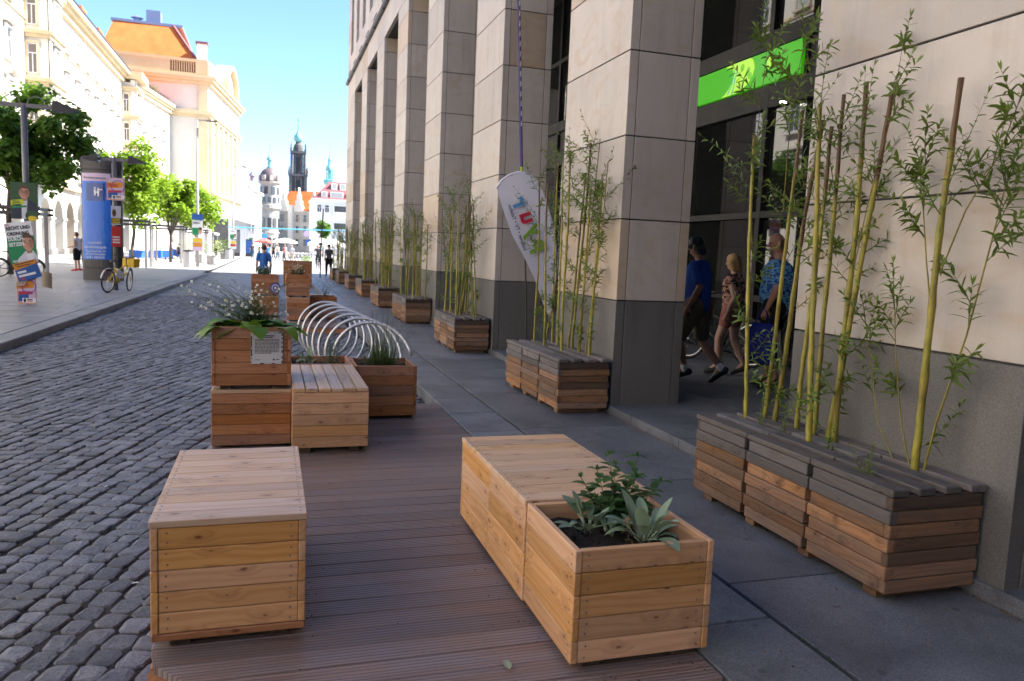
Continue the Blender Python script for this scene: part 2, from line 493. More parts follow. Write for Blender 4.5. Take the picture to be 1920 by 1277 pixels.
M['fallen'] = leafmat('fallen_leaf', (.28, .32, .2), (.36, .4, .27), .1)
M['stem'] = plain('green_stem', (.10, .13, .04), .6)
M['twig'] = plain('brown_twig', (.14, .08, .045), .7)
def stickmat():
    k = NT('willow_bark')
    v = k.coords('Object'); r_ = k.rand
    z = k.n('ShaderNodeSeparateXYZ', Vector=k.coords('Object', rand=False)).outputs[2]
    k.rand = r_
    n = k.noise(v, 9.0, 4); f = k.noise(k.vmath('MULTIPLY', v, (60, 60, 14)), 1.0, 3)
    c = k.mix(k.rng(n, .35, .65), (.20, .185, .022), (.36, .305, .04))
    c = k.mix(k.rng(f, .58, .72, 0, .7), c, (.09, .05, .015))
    c = k.mix(k.rng(k.noise(v, 3.5, 3), .5, .68, 0, .6), c, (.22, .13, .03))
    gz = k.n('ShaderNodeSeparateXYZ', Vector=k.t.nodes.new('ShaderNodeTexCoord').outputs['Generated']).outputs[2]
    rag = k.noise(k.vmath('MULTIPLY', v, (45, 45, 5)), 1.0, 4)
    top = k.rng(k.math('SUBTRACT', k.math('ADD', gz, k.math('MULTIPLY', rag, .34)), k.rng(r_, 0, 1, .74, 1.12)), .0, .07)
    c = k.mix(k.math('MULTIPLY', top, .93), c, k.mix(f, (.17, .07, .03), (.06, .026, .014)))
    hs = k.n('ShaderNodeHueSaturation', Color=c); k.set(hs.inputs['Value'], k.rng(r_, 0, 1, .75, 1.15))
    k.col(hs.outputs[0]); k.rough(.5); k.bump(f, .4, .004)
    return k.m
M['stick'] = stickmat()
M['stick_top'] = plain('dead_brown_bark', (.12, .045, .022), .7, 0, .5, 14)
M['trunk'] = plain('tree_trunk_bark', (.09, .07, .055), .85, 0, .35, 8)
def flat(name, c, rough=.6): return plain(name, c, rough, 0, .05, 3)
# ================================================================== SETTING
_inv = cam.matrix_world.inverted()
def inview(p, mg=60):
    c = _inv @ Vector(p)
    if c.z > -.2: return False
    x = 960 + 1440 * c.x / -c.z; y = 638.5 - 1440 * c.y / -c.z
    return -mg < x < 1920 + mg and -mg < y < 1277 + mg

def sheet(name, x0, y0, x1, y1, z, m, nx=1, ny=1):
    b = MB()
    vs = [(x0 + (x1 - x0) * i / nx, y0 + (y1 - y0) * j / ny, z) for j in range(ny + 1) for i in range(nx + 1)]
    b.add(vs, [(j * (nx + 1) + i, j * (nx + 1) + i + 1, (j + 1) * (nx + 1) + i + 1, (j + 1) * (nx + 1) + i) for j in range(ny) for i in range(nx)])
    return tag(b.build(name, m), kind='structure')

def kerb_x(y): return -3.65 + .0206 * (y - 12.46)

def far_pave_mat():
    k = NT('plaza_paving'); v = k.coords('Object', rand=False)
    br = k.n('ShaderNodeTexBrick', Vector=v, Scale=1.0)
    br.inputs['Brick Width'].default_value = 1.2; br.inputs['Row Height'].default_value = .6; br.inputs['Mortar Size'].default_value = .008
    br.inputs['Color1'].default_value = (.30, .29, .28, 1); br.inputs['Color2'].default_value = (.36, .345, .33, 1); br.inputs['Mortar'].default_value = (.1, .095, .09, 1)
    n = k.noise(v, .5, 4)
    k.col(k.mix(.35, br.outputs[0], k.mix(n, (.25, .245, .24), (.40, .385, .37)))); k.rough(.6)
    return k.m
def far_cobble_mat():
    k = NT('distant_cobbles'); v = k.coords('Object', rand=False)
    vo = k.n('ShaderNodeTexVoronoi', Vector=k.vmath('MULTIPLY', v, (7, 6, 1)), Scale=1.0)
    r_ = k.n('ShaderNodeSeparateColor', Color=vo.outputs['Color']).outputs[0]
    c = k.mix(r_, (.10, .102, .124), (.19, .192, .218))
    c = k.mix(k.rng(vo.outputs['Distance'], .42, .65), c, (.05, .048, .045))
    k.col(c); k.rough(.5); k.bump(k.rng(vo.outputs['Distance'], .25, .6, 1, 0), .6, .02)
    return k.m
M['plaza'] = far_pave_mat(); M['far_cobble'] = far_cobble_mat()

sheet('ground', -1500, -300, 1500, 2500, -.17, M['plaza'])
sheet('road', -4.6, -30, 1.9, 48, -.132, M['joint'])
sheet('far_road', -4.2, 24, 1.68, 46, -.125, M['far_cobble'])
sheet('plaza_road', -3.2, 45.8, 40, 600, -.112, M['plaza'])

# left pavement with its kerb stones
lp = MB()
ys = [-30, 0, 12, 24, 34, 48]
lp.add([(kerb_x(y) - .32, y, -.006) for y in ys] + [(-40, y, -.006) for y in ys], [(i, i + 1, len(ys) + i + 1, len(ys) + i) for i in range(len(ys) - 1)])
lp.add([(kerb_x(48) - .32, 48, -.006), (-3.2, 48, -.006), (-3.2, 600, -.006), (-40, 600, -.006), (-40, 48, -.006)], [(0, 1, 2, 3, 4)])
pav = tag(lp.build('pavement_left', M['plaza']), kind='structure')
y = 8.0
while y < 42:
    L = 1.0
    xa = kerb_x(y + L / 2)
    h = .16 if y < 32 else max(.05, .16 - (y - 32) * .02)
    o = link('kerb_stone', cbox((L - .012, .32, .3), M['kerb'], .012, 'kerb_stone'), pav, (xa - .16, y + L / 2, -.15 + rnd.uniform(-.002, .002)), (0, 0, math.pi / 2 - .0206))
    y += L
ry = 10.0
while ry < 33:
    x = kerb_x(ry) - .335
    off = rnd.uniform(.2, 1.0)
    first = True
    while x > -12.5:
        w = off if first else 1.4
        first = False
        if inview((x, ry, 0), 200) and inview((x - w, ry, 0), 400):
            link('paving_slab', cbox((w - .012, .588, .1), M['pave_left'], .006, 'paving_slab'), pav, (x - w / 2, ry + .3, -.044 + rnd.uniform(-.002, .002)), (0, 0, -.0206 * 0))
        x -= w
    ry += .6

# ---------------------------------------------------------------- cobbles
def stone_poly(w, l, rg, seg=8):
    cs = []
    c = min(w, l) * .2
    for sx, sy in ((1, 1), (-1, 1), (-1, -1), (1, -1)):
        jx, jy = rg.uniform(-.007, .007), rg.uniform(-.007, .007)
        a = (sx * (w / 2) + jx, sy * (l / 2 - c * rg.uniform(.5, 1.2)) + jy); b_ = (sx * (w / 2 - c * rg.uniform(.5, 1.2)) + jx, sy * (l / 2) + jy)
        cs += [a, b_] if sx * sy > 0 else [b_, a]
    return cs
def cobble(b, c, w, l, ang, rg, h=.05):
    poly = stone_poly(w, l, rg)
    ca, sa = math.cos(ang), math.sin(ang)
    n = len(poly)
    tx, ty = rg.uniform(-.045, .045), rg.uniform(-.045, .045)
    vs = []
    for sc, dz in ((1.0, -h), (1.0, -.010), (.92, -.002), (.6, .0005)):
        for px, py in poly:
            qx, qy = px * sc, py * sc
            vs.append((c[0] + qx * ca - qy * sa, c[1] + qx * sa + qy * ca, c[2] + dz + qx * tx + qy * ty + (rg.uniform(-.002, .002) if dz > -.01 else 0)))
    fs = []
    for r_ in range(3):
        for i in range(n):
            fs.append((r_ * n + i, r_ * n + (i + 1) % n, (r_ + 1) * n + (i + 1) % n, (r_ + 1) * n + i))
    fs.append(tuple(3 * n + i for i in range(n)))
    b.add(vs, fs)
rg = random.Random(3)
dv = Vector((.29, .957)); ev = Vector((.957, -.29))
ang = math.atan2(-.29, .957)
stones = []
rowi = 0
u = -16.0
while u < 6.0:
    w = rg.uniform(.094, .116)
    t = -4 + rg.uniform(0, .2)
    ph = rg.uniform(0, 6)
    while t < 27:
        l = rg.uniform(.10, .145)
        wob = .035 * math.sin((t + u * .4) * .8) + .012 * math.sin((t + ph) * 2.3)
        p = ev * (u + w / 2 + wob) + dv * (t + l / 2)
        if kerb_x(p.y) + .06 < p.x < 1.6 and 1.2 < p.y < 25.5 and not (-.36 < p.x and 3.0 < p.y < 7.5) and inview((p.x, p.y, -.12), 160):
            zz = -.118 + .012 * noise.noise(Vector((p.x * .8, p.y * .8, 0))) + rg.uniform(-.005, .005)
            stones.append((p.x, p.y, zz, w, l))
        t += l + rg.uniform(.005, .014)
    u += w + rg.uniform(.006, .013)
road = bpy.data.objects['road']
stones.sort(key=lambda q: (not inview(q[:3], -8), q[0] ** 2 + q[1] ** 2))
mass = MB()
for i, (x, y, z, w, l) in enumerate(stones):
    if i < 300:
        b = MB(); cobble(b, (0, 0, 0), w, l, ang + rg.uniform(-.06, .06), rg)
        b.build('cobblestone', M['cobble'], road, (x, y, z), smooth=False)
    else:
        cobble(mass, (x, y, z), w, l, ang + rg.uniform(-.06, .06), rg)
tag(mass.build('cobblestones', M['cobble'], road), kind='stuff')
wd = MB()
for i in range(2600):
    q = stones[rg.randrange(min(len(stones), 1500))]
    sx = q[0] + ev.x * (q[3] / 2 + .008) * rg.choice((-1, 1)) + rg.uniform(-.02, .02)
    sy = q[1] + rg.uniform(-.07, .07)
    if noise.noise(Vector((sx * 1.7, sy * 1.7, 4))) < .22: continue
    a = rg.uniform(0, 6.28)
    wd.leaf((sx, sy, q[2] - .03), (math.cos(a) * .6, math.sin(a) * .6, 1), (0, 0, 1), rg.uniform(.015, .035), .008, .4, 2)
tag(wd.build('weeds_between_cobbles', M['moss'], road), kind='stuff')

# ---------------------------------------------------------------- right-hand pavement
rp = MB()
rp.b2((1.70, -30, -.16), (14.0, 46, -.03))
rpav = tag(rp.build('pavement_right', M['joint']), kind='structure')
def slab(x0, y0, x1, y1, z=0.0, g=.005, th=.06, m='slab'):
    return piece('paving_slab', (x0 + g, y0 + g, z - th), (x1 - g, y1 - g, z + rnd.uniform(-.0015, .0015)), M[m], rpav, .003)
ye = [1.2, 1.93, 2.75, 3.5, 4.25, 5.0, 5.75, 6.37, 7.14, 7.9, 8.62, 9.4, 10.2, 11, 11.8, 12.7, 13.6, 14.6, 15.8, 17, 18.4, 20, 22, 24, 26.5, 29, 32, 35, 38, 41, 46]
for a, b_ in zip(ye, ye[1:]):
    piece('kerb_slab', (1.655, a + .005, -.16), (2.125, b_ - .005, rnd.uniform(-.002, .002)), M['slab'], rpav, .006)
yb = [.6, 1.9, 3.1, 4.74, 6.44, 8.17, 9.94, 10.85, 12.6, 14.4, 16.2, 18.0, 20, 22, 24, 26, 28, 30, 32, 34, 36, 38, 40, 43, 46]
for i, (a, b_) in enumerate(zip(yb, yb[1:])):
    xm = 2.70 + .03 * (i % 3)
    if a < 30:
        slab(2.145, a, 3.262, b_)
    else:
        slab(2.145, a, 3.262, b_)
# arcade floor, one low step up
for i in range(0, 18):
    for j in range(3):
        x0 = 3.275 + j * 1.3
        slab(x0, -4 + i * 1.6, x0 + 1.3, -4 + (i + 1) * 1.6, .075, .004, .1)
slab_far = piece('paving_slab', (3.28, 24.9, -.04), (7.2, 45.9, .073), M['slab'], rpav)
# weeds, leaves and grit in the open joints
wj = MB()
for i in range(900):
    yy = rg.uniform(1.6, 16)
    if rg.random() < .7: xx = 2.135 + rg.uniform(-.012, .012)
    else: xx = 3.262 + rg.uniform(-.03, .012)
    if noise.noise(Vector((xx * 3, yy * 2.2, 1))) < -.05: continue
    a = rg.uniform(0, 6.28)
    wj.leaf((xx, yy, -.004), (math.cos(a), math.sin(a), .7), (0, 0, 1), rg.uniform(.012, .03), .008, .3, 2)
tag(wj.build('joint_weeds', M['moss'], rpav), kind='stuff')
gr = MB()
for i in range(700):
    yy = rg.uniform(2.0, 12); xx = 3.262 - abs(rg.gauss(0, .035)) - .005
    a = rg.uniform(0, 6.28)
    gr.leaf((xx, yy, .006), (math.cos(a), math.sin(a), .1), (0, 0, 1), rg.uniform(.01, .028), .01, .1, 2)
tag(gr.build('leaf_litter', M['dry'], rpav), kind='stuff')

# ---------------------------------------------------------------- wooden deck
def make_deck(name, label, x0, x1, y0, y1, cut=0, group='wooden decks on the cobbles'):
    t = thing(name, label, 'deck', (0, 0, 0))
    y = y0
    n = int(round((y1 - y0) / .137))
    w = (y1 - y0) / n
    for i in range(n):
        a, b_ = y0 + i * w, y0 + (i + 1) * w
        xs = x0
        if cut and a - y0 < cut:
            xa = x0 + max(0, cut - (a + .003 - y0)) * .9; xb = x0 + max(0, cut - (b_ - .003 - y0)) * .9
            MB().prism([(xa - .6, a + .003 - (a + b_) / 2), (x1 - .6, a + .003 - (a + b_) / 2), (x1 - .6, b_ - .003 - (a + b_) / 2), (xb - .6, b_ - .003 - (a + b_) / 2)], lambda u, v, t_: (u, v, t_), -.03, rnd.uniform(-.0015, .001)).build('plank', M['deck'], t, (.6, (a + b_) / 2, 0))
            continue
        if i % 11 == 5 and x1 - x0 > 1.6 and i > 20:
            piece('plank', (xs, a + .003, -.030), (x0 + 1.27, b_ - .003, 0 + rnd.uniform(-.0015, .001)), M['deck'], t, .004)
            piece('plank', (x0 + 1.274, a + .003, -.030), (x1, b_ - .003, 0 + rnd.uniform(-.0015, .001)), M['deck'], t, .004)
        else:
            piece('plank', (xs, a + .003, -.030), (x1, b_ - .003, 0 + rnd.uniform(-.0015, .001)), M['deck'], t, .004)
    piece('fascia', (x0 + .006, y0 + cut + .02, -.13), (x0 + .03, y1 - .01, -.032), M['larch_red'], t, axis='Y')
    piece('fascia', (x0 + .04 + cut * .9, y0 + .006, -.13), (x1 - .02, y0 + .03, -.032), M['larch_red'], t)
    piece('fascia', (x0 + .04, y1 - .03, -.13), (x1 - .02, y1 - .006, -.032), M['larch_red'], t)
    for k in range(4):
        xx = x0 + .35 + k * (x1 - x0 - .7) / 3
        piece('joist', (xx - .03, y0 + cut + .05, -.145), (xx + .03, y1 - .05, -.032), M['weathered_dark'], t, axis='Y')
    if cut:
        b = MB(); b.bar((x0 + .012, y0 + cut - .005, -.081), (x0 + cut * .9 + .012, y0 + .005, -.081), .024, .098)
        b.build('fascia', M['larch_red'], t)
    return t
make_deck('wooden_deck', 'ribbed grey-brown timber deck in the foreground carrying the pale box benches', -.425, 1.64, 2.36, 7.66, .58)
make_deck('wooden_deck', 'smaller far timber deck behind the steel spiral bicycle rack', -.45, 1.45, 15.3, 18.6)

# ---------------------------------------------------------------- stone building on the right
PX0, PX1 = 3.30, 4.07
PIT, P0, PL = 4.42, 2.60, 1.66
ROWS = [.078, 1.14] + [1.14 + .81 * i for i in range(1, 9)] + [8.05]
bld = thing('stone_office_building', 'long beige sandstone-clad building with tall square pillars and granite bases', 'building')
def pillar(k, panels=True):
    y0 = P0 + PIT * k; y1 = y0 + PL
    core = MB().b2((PX0 + .02, y0 + .02, -.1), (PX1 - .02, y1 - .02, 8.2)).build('pillar', M['black'], bld)
    for i, (a, b_) in enumerate(zip(ROWS, ROWS[1:])):
        m = M['granite'] if i == 0 else M['sandstone']
        g = .006
        zlo = a + g if i else -.02
        if panels:
            piece('stone_panel', (PX0, y0, zlo), (PX0 + .095, y1, b_ - g), m, core, .003)
            piece('stone_panel', (PX0 + .105, y0, zlo), (PX1 - .105, y1, b_ - g), m, core, .003)
            piece('stone_panel', (PX1 - .095, y0, zlo), (PX1, y1, b_ - g), m, core, .003)
        else:
            piece('stone_panel', (PX0, y0, zlo), (PX1, y1, b_ - g), m, core, .003)
for k in range(0, 8): pillar(k, True)
for k in range(-5, 0): pillar(k, False)
# end pier
core = MB().b2((PX0 + .02, 35.22, -.1), (PX1 - .02, 36.68, 8.2)).build('pillar', M['black'], bld)
for i, (a, b_) in enumerate(zip(ROWS, ROWS[1:])):
    piece('stone_panel', (PX0, 35.22, a + .006), (PX1, 36.7, b_ - .006), M['granite'] if i == 0 else M['sandstone'], core, .003)
# wall above the arcade
yA, yB = -24.0, 36.7
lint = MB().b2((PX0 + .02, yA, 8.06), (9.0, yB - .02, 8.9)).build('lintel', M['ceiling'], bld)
y = P0 - PIT * 5
while y < yB - .1:
    for s_, e_ in ((0, PL), (PL, PIT)):
        a, b_ = y + s_, min(y + e_, yB)
        if b_ - a > .2: piece('stone_panel', (PX0, a + .005, 8.056), (PX0 + .1, b_ - .005, 8.86), M['sandstone'], lint, .003)
    y += PIT
rail = MB()
rail.b2((PX0 - .10, yA, 8.875), (PX0 + .05, yB, 8.93))
rail.tube([(PX0 - .09, yA, 8.99), (PX0 - .09, yB + .1, 8.99)], .018, 6)
y = yA
while y < yB:
    rail.b2((PX0 - .1, y, 8.84), (PX0 - .02, y + .05, 9.0)); y += PIT / 2
rail.build('string_course_rail', M['dark_metal'], bld)
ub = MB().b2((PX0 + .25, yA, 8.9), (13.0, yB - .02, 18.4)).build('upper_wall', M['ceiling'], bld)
y = yB
while y > 6:
    for z0, z1 in ((8.94, 9.8), (9.8, 10.6), (10.6, 11.4), (11.4, 12.2), (12.2, 13.0), (13.0, 13.8), (13.8, 16.5), (16.5, 18.4)):
        piece('stone_panel', (PX0, y - 1.20, z0 + .005), (PX0 + .32, y - .005, z1 - .005), M['sandstone'], ub, .003)
    for z0, z1 in ((8.94, 9.9), (13.0, 13.8), (17.0, 18.4)):
        piece('stone_panel', (PX0, y - 2.205, z0 + .005), (PX0 + .32, y - 1.205, z1 - .005), M['sandstone'], ub, .003)
    for z0, z1 in ((9.9, 13.0), (13.8, 17.0)):
        w_ = piece('upper_window', (PX0 + .16, y - 2.2, z0), (PX0 + .2, y - 1.205, z1), M['glass'], bld, .002)
        fr = MB().b2((0 - .02, -.03, -(z1 - z0) / 2), (.03, .03, (z1 - z0) / 2)).build('window_frame', M['black'], w_)
    mb = MB().b2((PX0 - .012, y - 1.1, 9.28), (PX0 + .02, y - .2, 9.36)); mb.build('vent_slot', M['black'], bld)
    y -= 2.21
for z0, z1 in ((8.94, 13.8), (13.8, 18.4)):
    piece('stone_panel', (PX0, yA, z0 + .005), (PX0 + .32, y - .005, z1), M['sandstone'], ub, .003)
MB().b2((PX0 - .1, yA, 18.4), (13.0, yB + .1, 18.8)).build('roof_edge', M['sandstone'], bld)
MB().b2((9.2, yA, -.1), (13.0, yB - .03, 8.9)).build('inner_core', M['interior'], bld)
wing = MB().b2((4.6, 36.72, -.1), (22.0, 45.2, 18.8)).build('unseen_wing', M['sandstone'], bld)  # hidden wing added to carry the building's shadow further down the street
MB().b2((3.4, yA - 12, -.1), (22.0, yA - .02, 18.8)).build('unseen_wing', M['sandstone'], bld)

# shopfront behind the arcade
SX = 7.0
sf = MB()
sf.b2((SX + .35, -20, .0), (SX + .40, 36, 8.05)).build('shop_backing', M['interior'], bld)
shop = MB().b2((SX + .0, -20, .0), (SX + .3, 36, .14)).build('shopfront', M['black'], bld)
def mull(lo, hi): return piece('mullion', lo, hi, M['black'], shop, .004, axis='Z' if hi[2] - lo[2] > 2 else 'Y')
bays = [y_ * 2.21 + P0 - PIT * 4 + .8 for y_ in range(0, 25)]
for i, (a, b_) in enumerate(zip(bays, bays[1:])):
    mull((SX - .05, a - .05, .14), (SX + .1, a + .05, 8.05))
    if 3 < a < 24:
        for z0, z1 in ((.16, 1.0), (1.1, 2.25), (2.35, 3.85), (4.95, 6.4), (6.5, 8.0)):
            piece('window_pane', (SX + .03, a + .05, z0), (SX + .045, b_ - .05, z1), M['glass'], shop, .001)
    else:
        piece('window_pane', (SX + .03, a + .05, .16), (SX + .045, b_ - .05, 8.0), M['glass'], shop, .001)
for z0, z1 in ((1.0, 1.1), (2.25, 2.35), (3.85, 4.18), (4.7, 4.95), (6.4, 6.5)):
    piece('transom', (SX - .045, -18, z0), (SX + .095, 36, z1), M['black'], shop, .004, axis='Y')
piece('spandrel', (SX + .02, -18, 4.18), (SX + .09, 36, 4.7), M['dark_metal'], shop, .004, axis='Y')
# arcade entrance door posts
for yy in (12.3, 13.15): mull((SX - .12, yy, .1), (SX + .02, yy + .09, 3.86))
dl = thing('ceiling_downlight', 'small white glowing downlight under the green shop sign', 'light', (6.86, 9.5, 3.83))
k_ = NT('downlight_glow'); k_.b.inputs['Emission Color'].default_value = (1, .95, .85, 1); k_.b.inputs['Emission Strength'].default_value = 3
MB().lathe([(.045, 0), (.045, .02)], 12).build('lens', k_.m, dl)
MB().lathe([(.09, .021), (.09, .05)], 12).build('housing', M['black'], dl)

# green backlit shop sign
sg = thing('shop_sign', 'bright green backlit shop sign with a pale green figure above the shop windows', 'sign', (SX - .08, 10.6, 4.2))
def emis(name, c, st):
    k = NT(name); v = k.coords('Object'); n = k.noise(v, 2.0, 2)
    k.col(c); k.b.inputs['Emission Color'].default_value = (*c, 1)
    k.set(k.b.inputs['Emission Color'], k.mix(n, [a * .9 for a in c], c)); k.b.inputs['Emission Strength'].default_value = st; k.rough(.3)
    return k.m
eg = emis('green_backlit_panel', (.055, .47, .004), .14); el = emis('pale_green_print', (.36, .66, .06), .25); et = emis('teal_print', (.05, .42, .22), .2); ed = emis('mid_green_print', (.15, .5, .02), .2)
piece('panel', (0, -1.35, -.005), (.06, 1.36, .47), eg, sg, .006)
MB().b2((.061, -1.4, -.05), (.1, 1.42, .50)).build('casing', M['black'], sg)
def yz(x): return lambda u, v, t: (x - t, u, v)
fig = MB()
outl = [(.30, .0), (.12, .0), (.02, .04), (-.12, .09), (-.22, .18), (-.27, .30), (-.22, .42), (-.14, .465), (.40, .465), (.52, .45), (.42, .43), (.33, .42), (.30, .36), (.28, .28), (.32, .19), (.40, .10), (.52, .03), (.60, .0)]
fig.prism(outl, yz(0), .003, .006)
fig.build('figure_print', el, sg)
f2 = MB()
for cy, cz, ry_, rz_, ti in ((-.10, .27, .045, .075, .4), (-.16, .20, .05, .06, -.5), (.05, .36, .05, .06, .2), (.0, .15, .03, .05, .3)):
    f2.prism([(cy + ry_ * math.cos(a) * math.cos(ti) - rz_ * math.sin(a) * math.sin(ti), cz + ry_ * math.cos(a) * math.sin(ti) + rz_ * math.sin(a) * math.cos(ti)) for a in [i * .524 for i in range(12)]], yz(0), .007, .009)
f2.build('figure_shading', ed, sg)
f3 = MB()
for pts in ([(.28, .0), (.24, .14), (.22, .24), (.17, .34), (.19, .34), (.25, .24), (.27, .12), (.32, 0)], [(.40, .02), (.31, .14), (.27, .26), (.24, .38), (.26, .38), (.30, .26), (.34, .14), (.44, .02)]):
    f3.prism(pts, yz(0), .007, .009)
f3.build('figure_lines', et, sg)
f4 = MB(); f4.prism([(-.62 + .05 * math.cos(a), .30 + .09 * math.sin(a)) for a in [i * .524 for i in range(12)]], yz(0), .003, .006); f4.build('small_figure_print', el, sg)
side = thing('sign_board', 'dark board with tiny red letters beside the green shop sign', 'sign', (SX - .09, 12.5, 4.2))
piece('panel', (0, -.5, -.02), (.06, .5, .46), M['dark_metal'], side, .006)
def lettering(txt, m, parent, loc, rot, size, ext=.0006, align='LEFT', name='lettering', sx=1.0, shear=0.0, space=1.0, bold=0.0):
    cu = bpy.data.curves.new(name, 'FONT'); cu.body = txt; cu.size = size; cu.extrude = ext; cu.align_x = align; cu.shear = shear; cu.space_character = space; cu.offset = bold
    cu.resolution_u = 3
    to = bpy.data.objects.new('tmp', cu)
    me = bpy.data.meshes.new_from_object(to)
    bpy.data.objects.remove(to); bpy.data.curves.remove(cu)
    me.materials.clear(); me.materials.append(m)
    o = link(name, me, parent, loc, rot); o.scale = (sx, 1, 1)
    return o
red = flat('red_print', (.55, .03, .02))
_tl = MB()
for i in range(4): _tl.b2((-.004, .12 - i * .045, .24), (-.001, .15 - i * .045, .29))
_tl.build('tiny_red_print', red, side)

# unseen block added behind the camera to keep skylight off the pillar sides
rb = thing('unseen_sky_block', 'unseen cream block added behind the photographer to hold back skylight', 'building', (0, -20, 0))
MB().b2((-40, -6, -.1), (3.3, 0, 22)).build('wall', M['cream'], rb)
# ================================================================== FURNITURE
def screws(parent, pts, ax):
    b = MB()
    for p in pts:
        q = Vector(ax).to_track_quat('Z', 'Y').to_matrix()
        vs = []
        for r_, z in ((.0045, 0), (.0045, .0012), (.002, .002)):
            for k in range(6):
                a = k * math.pi / 3
                vs.append(Vector(p) + q @ Vector((r_ * math.cos(a), r_ * math.sin(a), z)))
        b.add(vs, [(i * 6 + k, i * 6 + (k + 1) % 6, i * 6 + 6 + (k + 1) % 6, i * 6 + 6 + k) for i in range(2) for k in range(6)] + [tuple(12 + k for k in range(6))])
    return tag(b.build('screws', M['screw'], parent), kind='stuff')

def wooden_box(name, label, cat, loc, w, d, h, top=None, m='larch', mt='larch_top', over=False, mods=1, soil=False, rows=5, rz=0, group=None, base=.03, ht=.028):
    """open or lidded crate of horizontal boards. over: front boards run over the sides."""
    t = thing(name, label, cat, loc, rz, group)
    th = .027
    zt = h - (ht if top else 0)
    zb = base
    rh = (zt - zb - (.03 if top and not over else 0)) / rows
    z0 = zb + (.03 if top and not over else 0)
    g = .0015
    sp = []; sp2 = []
    for i in range(rows):
        a, b_ = z0 + i * rh + g, z0 + (i + 1) * rh - g
        if over:
            for yy in (0, d - th): piece('board', (0, yy, a), (w, yy + th, b_), M[m], t, .003)
        else:
            for yy in (.003, d - th - .003): piece('board', (th + .001, yy, a), (w - th - .001, yy + th, b_), M[m], t, .003)
        md = d / mods
        for q in range(mods):
            ya = q * md + (.001 if q else (th + .001 if over else 0)); yb = (q + 1) * md - (.001 if q < mods - 1 else (th + .001 if over else 0))
            for xx in (0, w - th): piece('side_board', (xx, ya, a), (xx + th, yb, b_), M[m], t, .003, axis='Y')
            for yy in (ya + .035, yb - .035):
                for f in ((.5,) if False else (.28, .74)):
                    sp2.append((0, yy, a + (b_ - a) * f)); 
        for xx in (th + .03, w - th - .03):
            for f in ((.28, .76) if i < rows - 1 or True else (.5,)):
                sp.append((xx + rnd.uniform(-.004, .004), 0 if over else .003, a + (b_ - a) * f + rnd.uniform(-.004, .004)))
    screws(t, sp, (0, -1, 0)); screws(t, sp2, (-1, 0, 0))
    if top and not over:
        piece('bottom_rail', (0, 0, zb), (w, .03, zb + .029), M['larch_red'], t)
    # feet
    for xx in (.06, w - .14):
        piece('foot', (xx, .03, 0), (xx + .08, d - .03, zb - .002), M['weathered_dark'], t, axis='Y')
    if top:
        ov = .004
        if top == 'X':
            n = max(1, int(round(d / .105))); pw = d / n
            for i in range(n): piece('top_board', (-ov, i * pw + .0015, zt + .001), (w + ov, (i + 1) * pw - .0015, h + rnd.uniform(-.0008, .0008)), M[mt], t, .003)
            screws(t, [(x_, (i + f) * pw, h) for i in range(n) for x_ in (.02, w - .02) for f in (.3, .7)], (0, 0, 1))
        else:
            n = max(1, int(round(w / .093))); pw = w / n
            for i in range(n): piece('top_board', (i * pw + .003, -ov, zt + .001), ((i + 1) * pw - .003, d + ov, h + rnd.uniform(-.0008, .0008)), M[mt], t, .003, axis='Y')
            screws(t, [((i + f) * pw, y_, h) for i in range(n) for y_ in (.02, d * .5, d - .02) for f in (.3, .7)], (0, 0, 1))
    if soil:
        b = MB(); n = 14
        for j in range(n + 1):
            for i in range(n + 1):
                x = th + (w - 2 * th) * i / n; y = th + (d - 2 * th) * j / n
                b.v.append((x, y, h - soil + .018 * noise.noise(Vector((x * 11 + loc[0], y * 11, 2))) + .012 * noise.noise(Vector((x * 31, y * 31, 5)))))
        b.f = [(j * (n + 1) + i, j * (n + 1) + i + 1, (j + 1) * (n + 1) + i + 1, (j + 1) * (n + 1) + i) for j in range(n) for i in range(n)]
        b.m = [0] * len(b.f)
        b.build('soil', M['soil'], t, smooth=True)
        cl = MB()
        for i in range(60):
            x, y = rnd.uniform(.05, w - .05), rnd.uniform(.05, d - .05); s_ = rnd.uniform(.004, .013)
            cl.box((x, y, h - soil + .012 * rnd.random()), (s_, s_ * 1.3, s_), mat=Euler((rnd.random() * 3, rnd.random() * 3, 0)).to_matrix())
        tag(cl.build('soil_clods', M['soil'], t), kind='stuff')
    return t

wooden_box('box_bench', 'wide pale box bench standing alone at the left deck edge beside the cobbles', 'bench', (-.425, 3.03, 0), .565, 1.065, .505, top='X', rows=5)
wooden_box('planter_box', 'open light wood planter box with silvery sage plants at the front right of the deck', 'planter', (1.08, 2.52, 0), .585, .565, .475, soil=.075, rows=5, m='larch')
wooden_box('box_bench', 'long light wood box bench behind the front sage planter, flush against it', 'bench', (1.075, 3.09, 0), .625, 1.175, .483, top='X', over=True, mods=2, rows=4, base=.02)
wooden_box('wooden_crate', 'closed lower wood crate under the planter with the notice', 'crate', (-.42, 6.08, 0), .575, .575, .448, m='larch_red', over=True, rows=5, top='X', base=.02)
wooden_box('planter_box', 'raised wood planter with a white notice, stacked on a crate and full of broad leaves', 'planter', (-.42, 6.08, .45), .575, .575, .48, m='larch_red', soil=.05, rows=5, base=.03)
wooden_box('box_bench', 'small box bench with lengthwise lid boards beside the planter with the notice', 'bench', (.160, 5.84, 0), .563, 1.22, .495, top='Y', over=True, mt='larch_top', rows=5, base=.04)
wooden_box('planter_box', 'low planter holding small herbs directly behind the lengthwise-boarded bench', 'planter', (.160, 7.08, 0), .565, .565, .497, m='larch_red', soil=.06)
wooden_box('planter_box', 'reddish planter box with tall ornamental grass in front of the steel rack', 'planter', (.732, 6.95, 0), .565, .55, .497, m='larch_red', soil=.06)
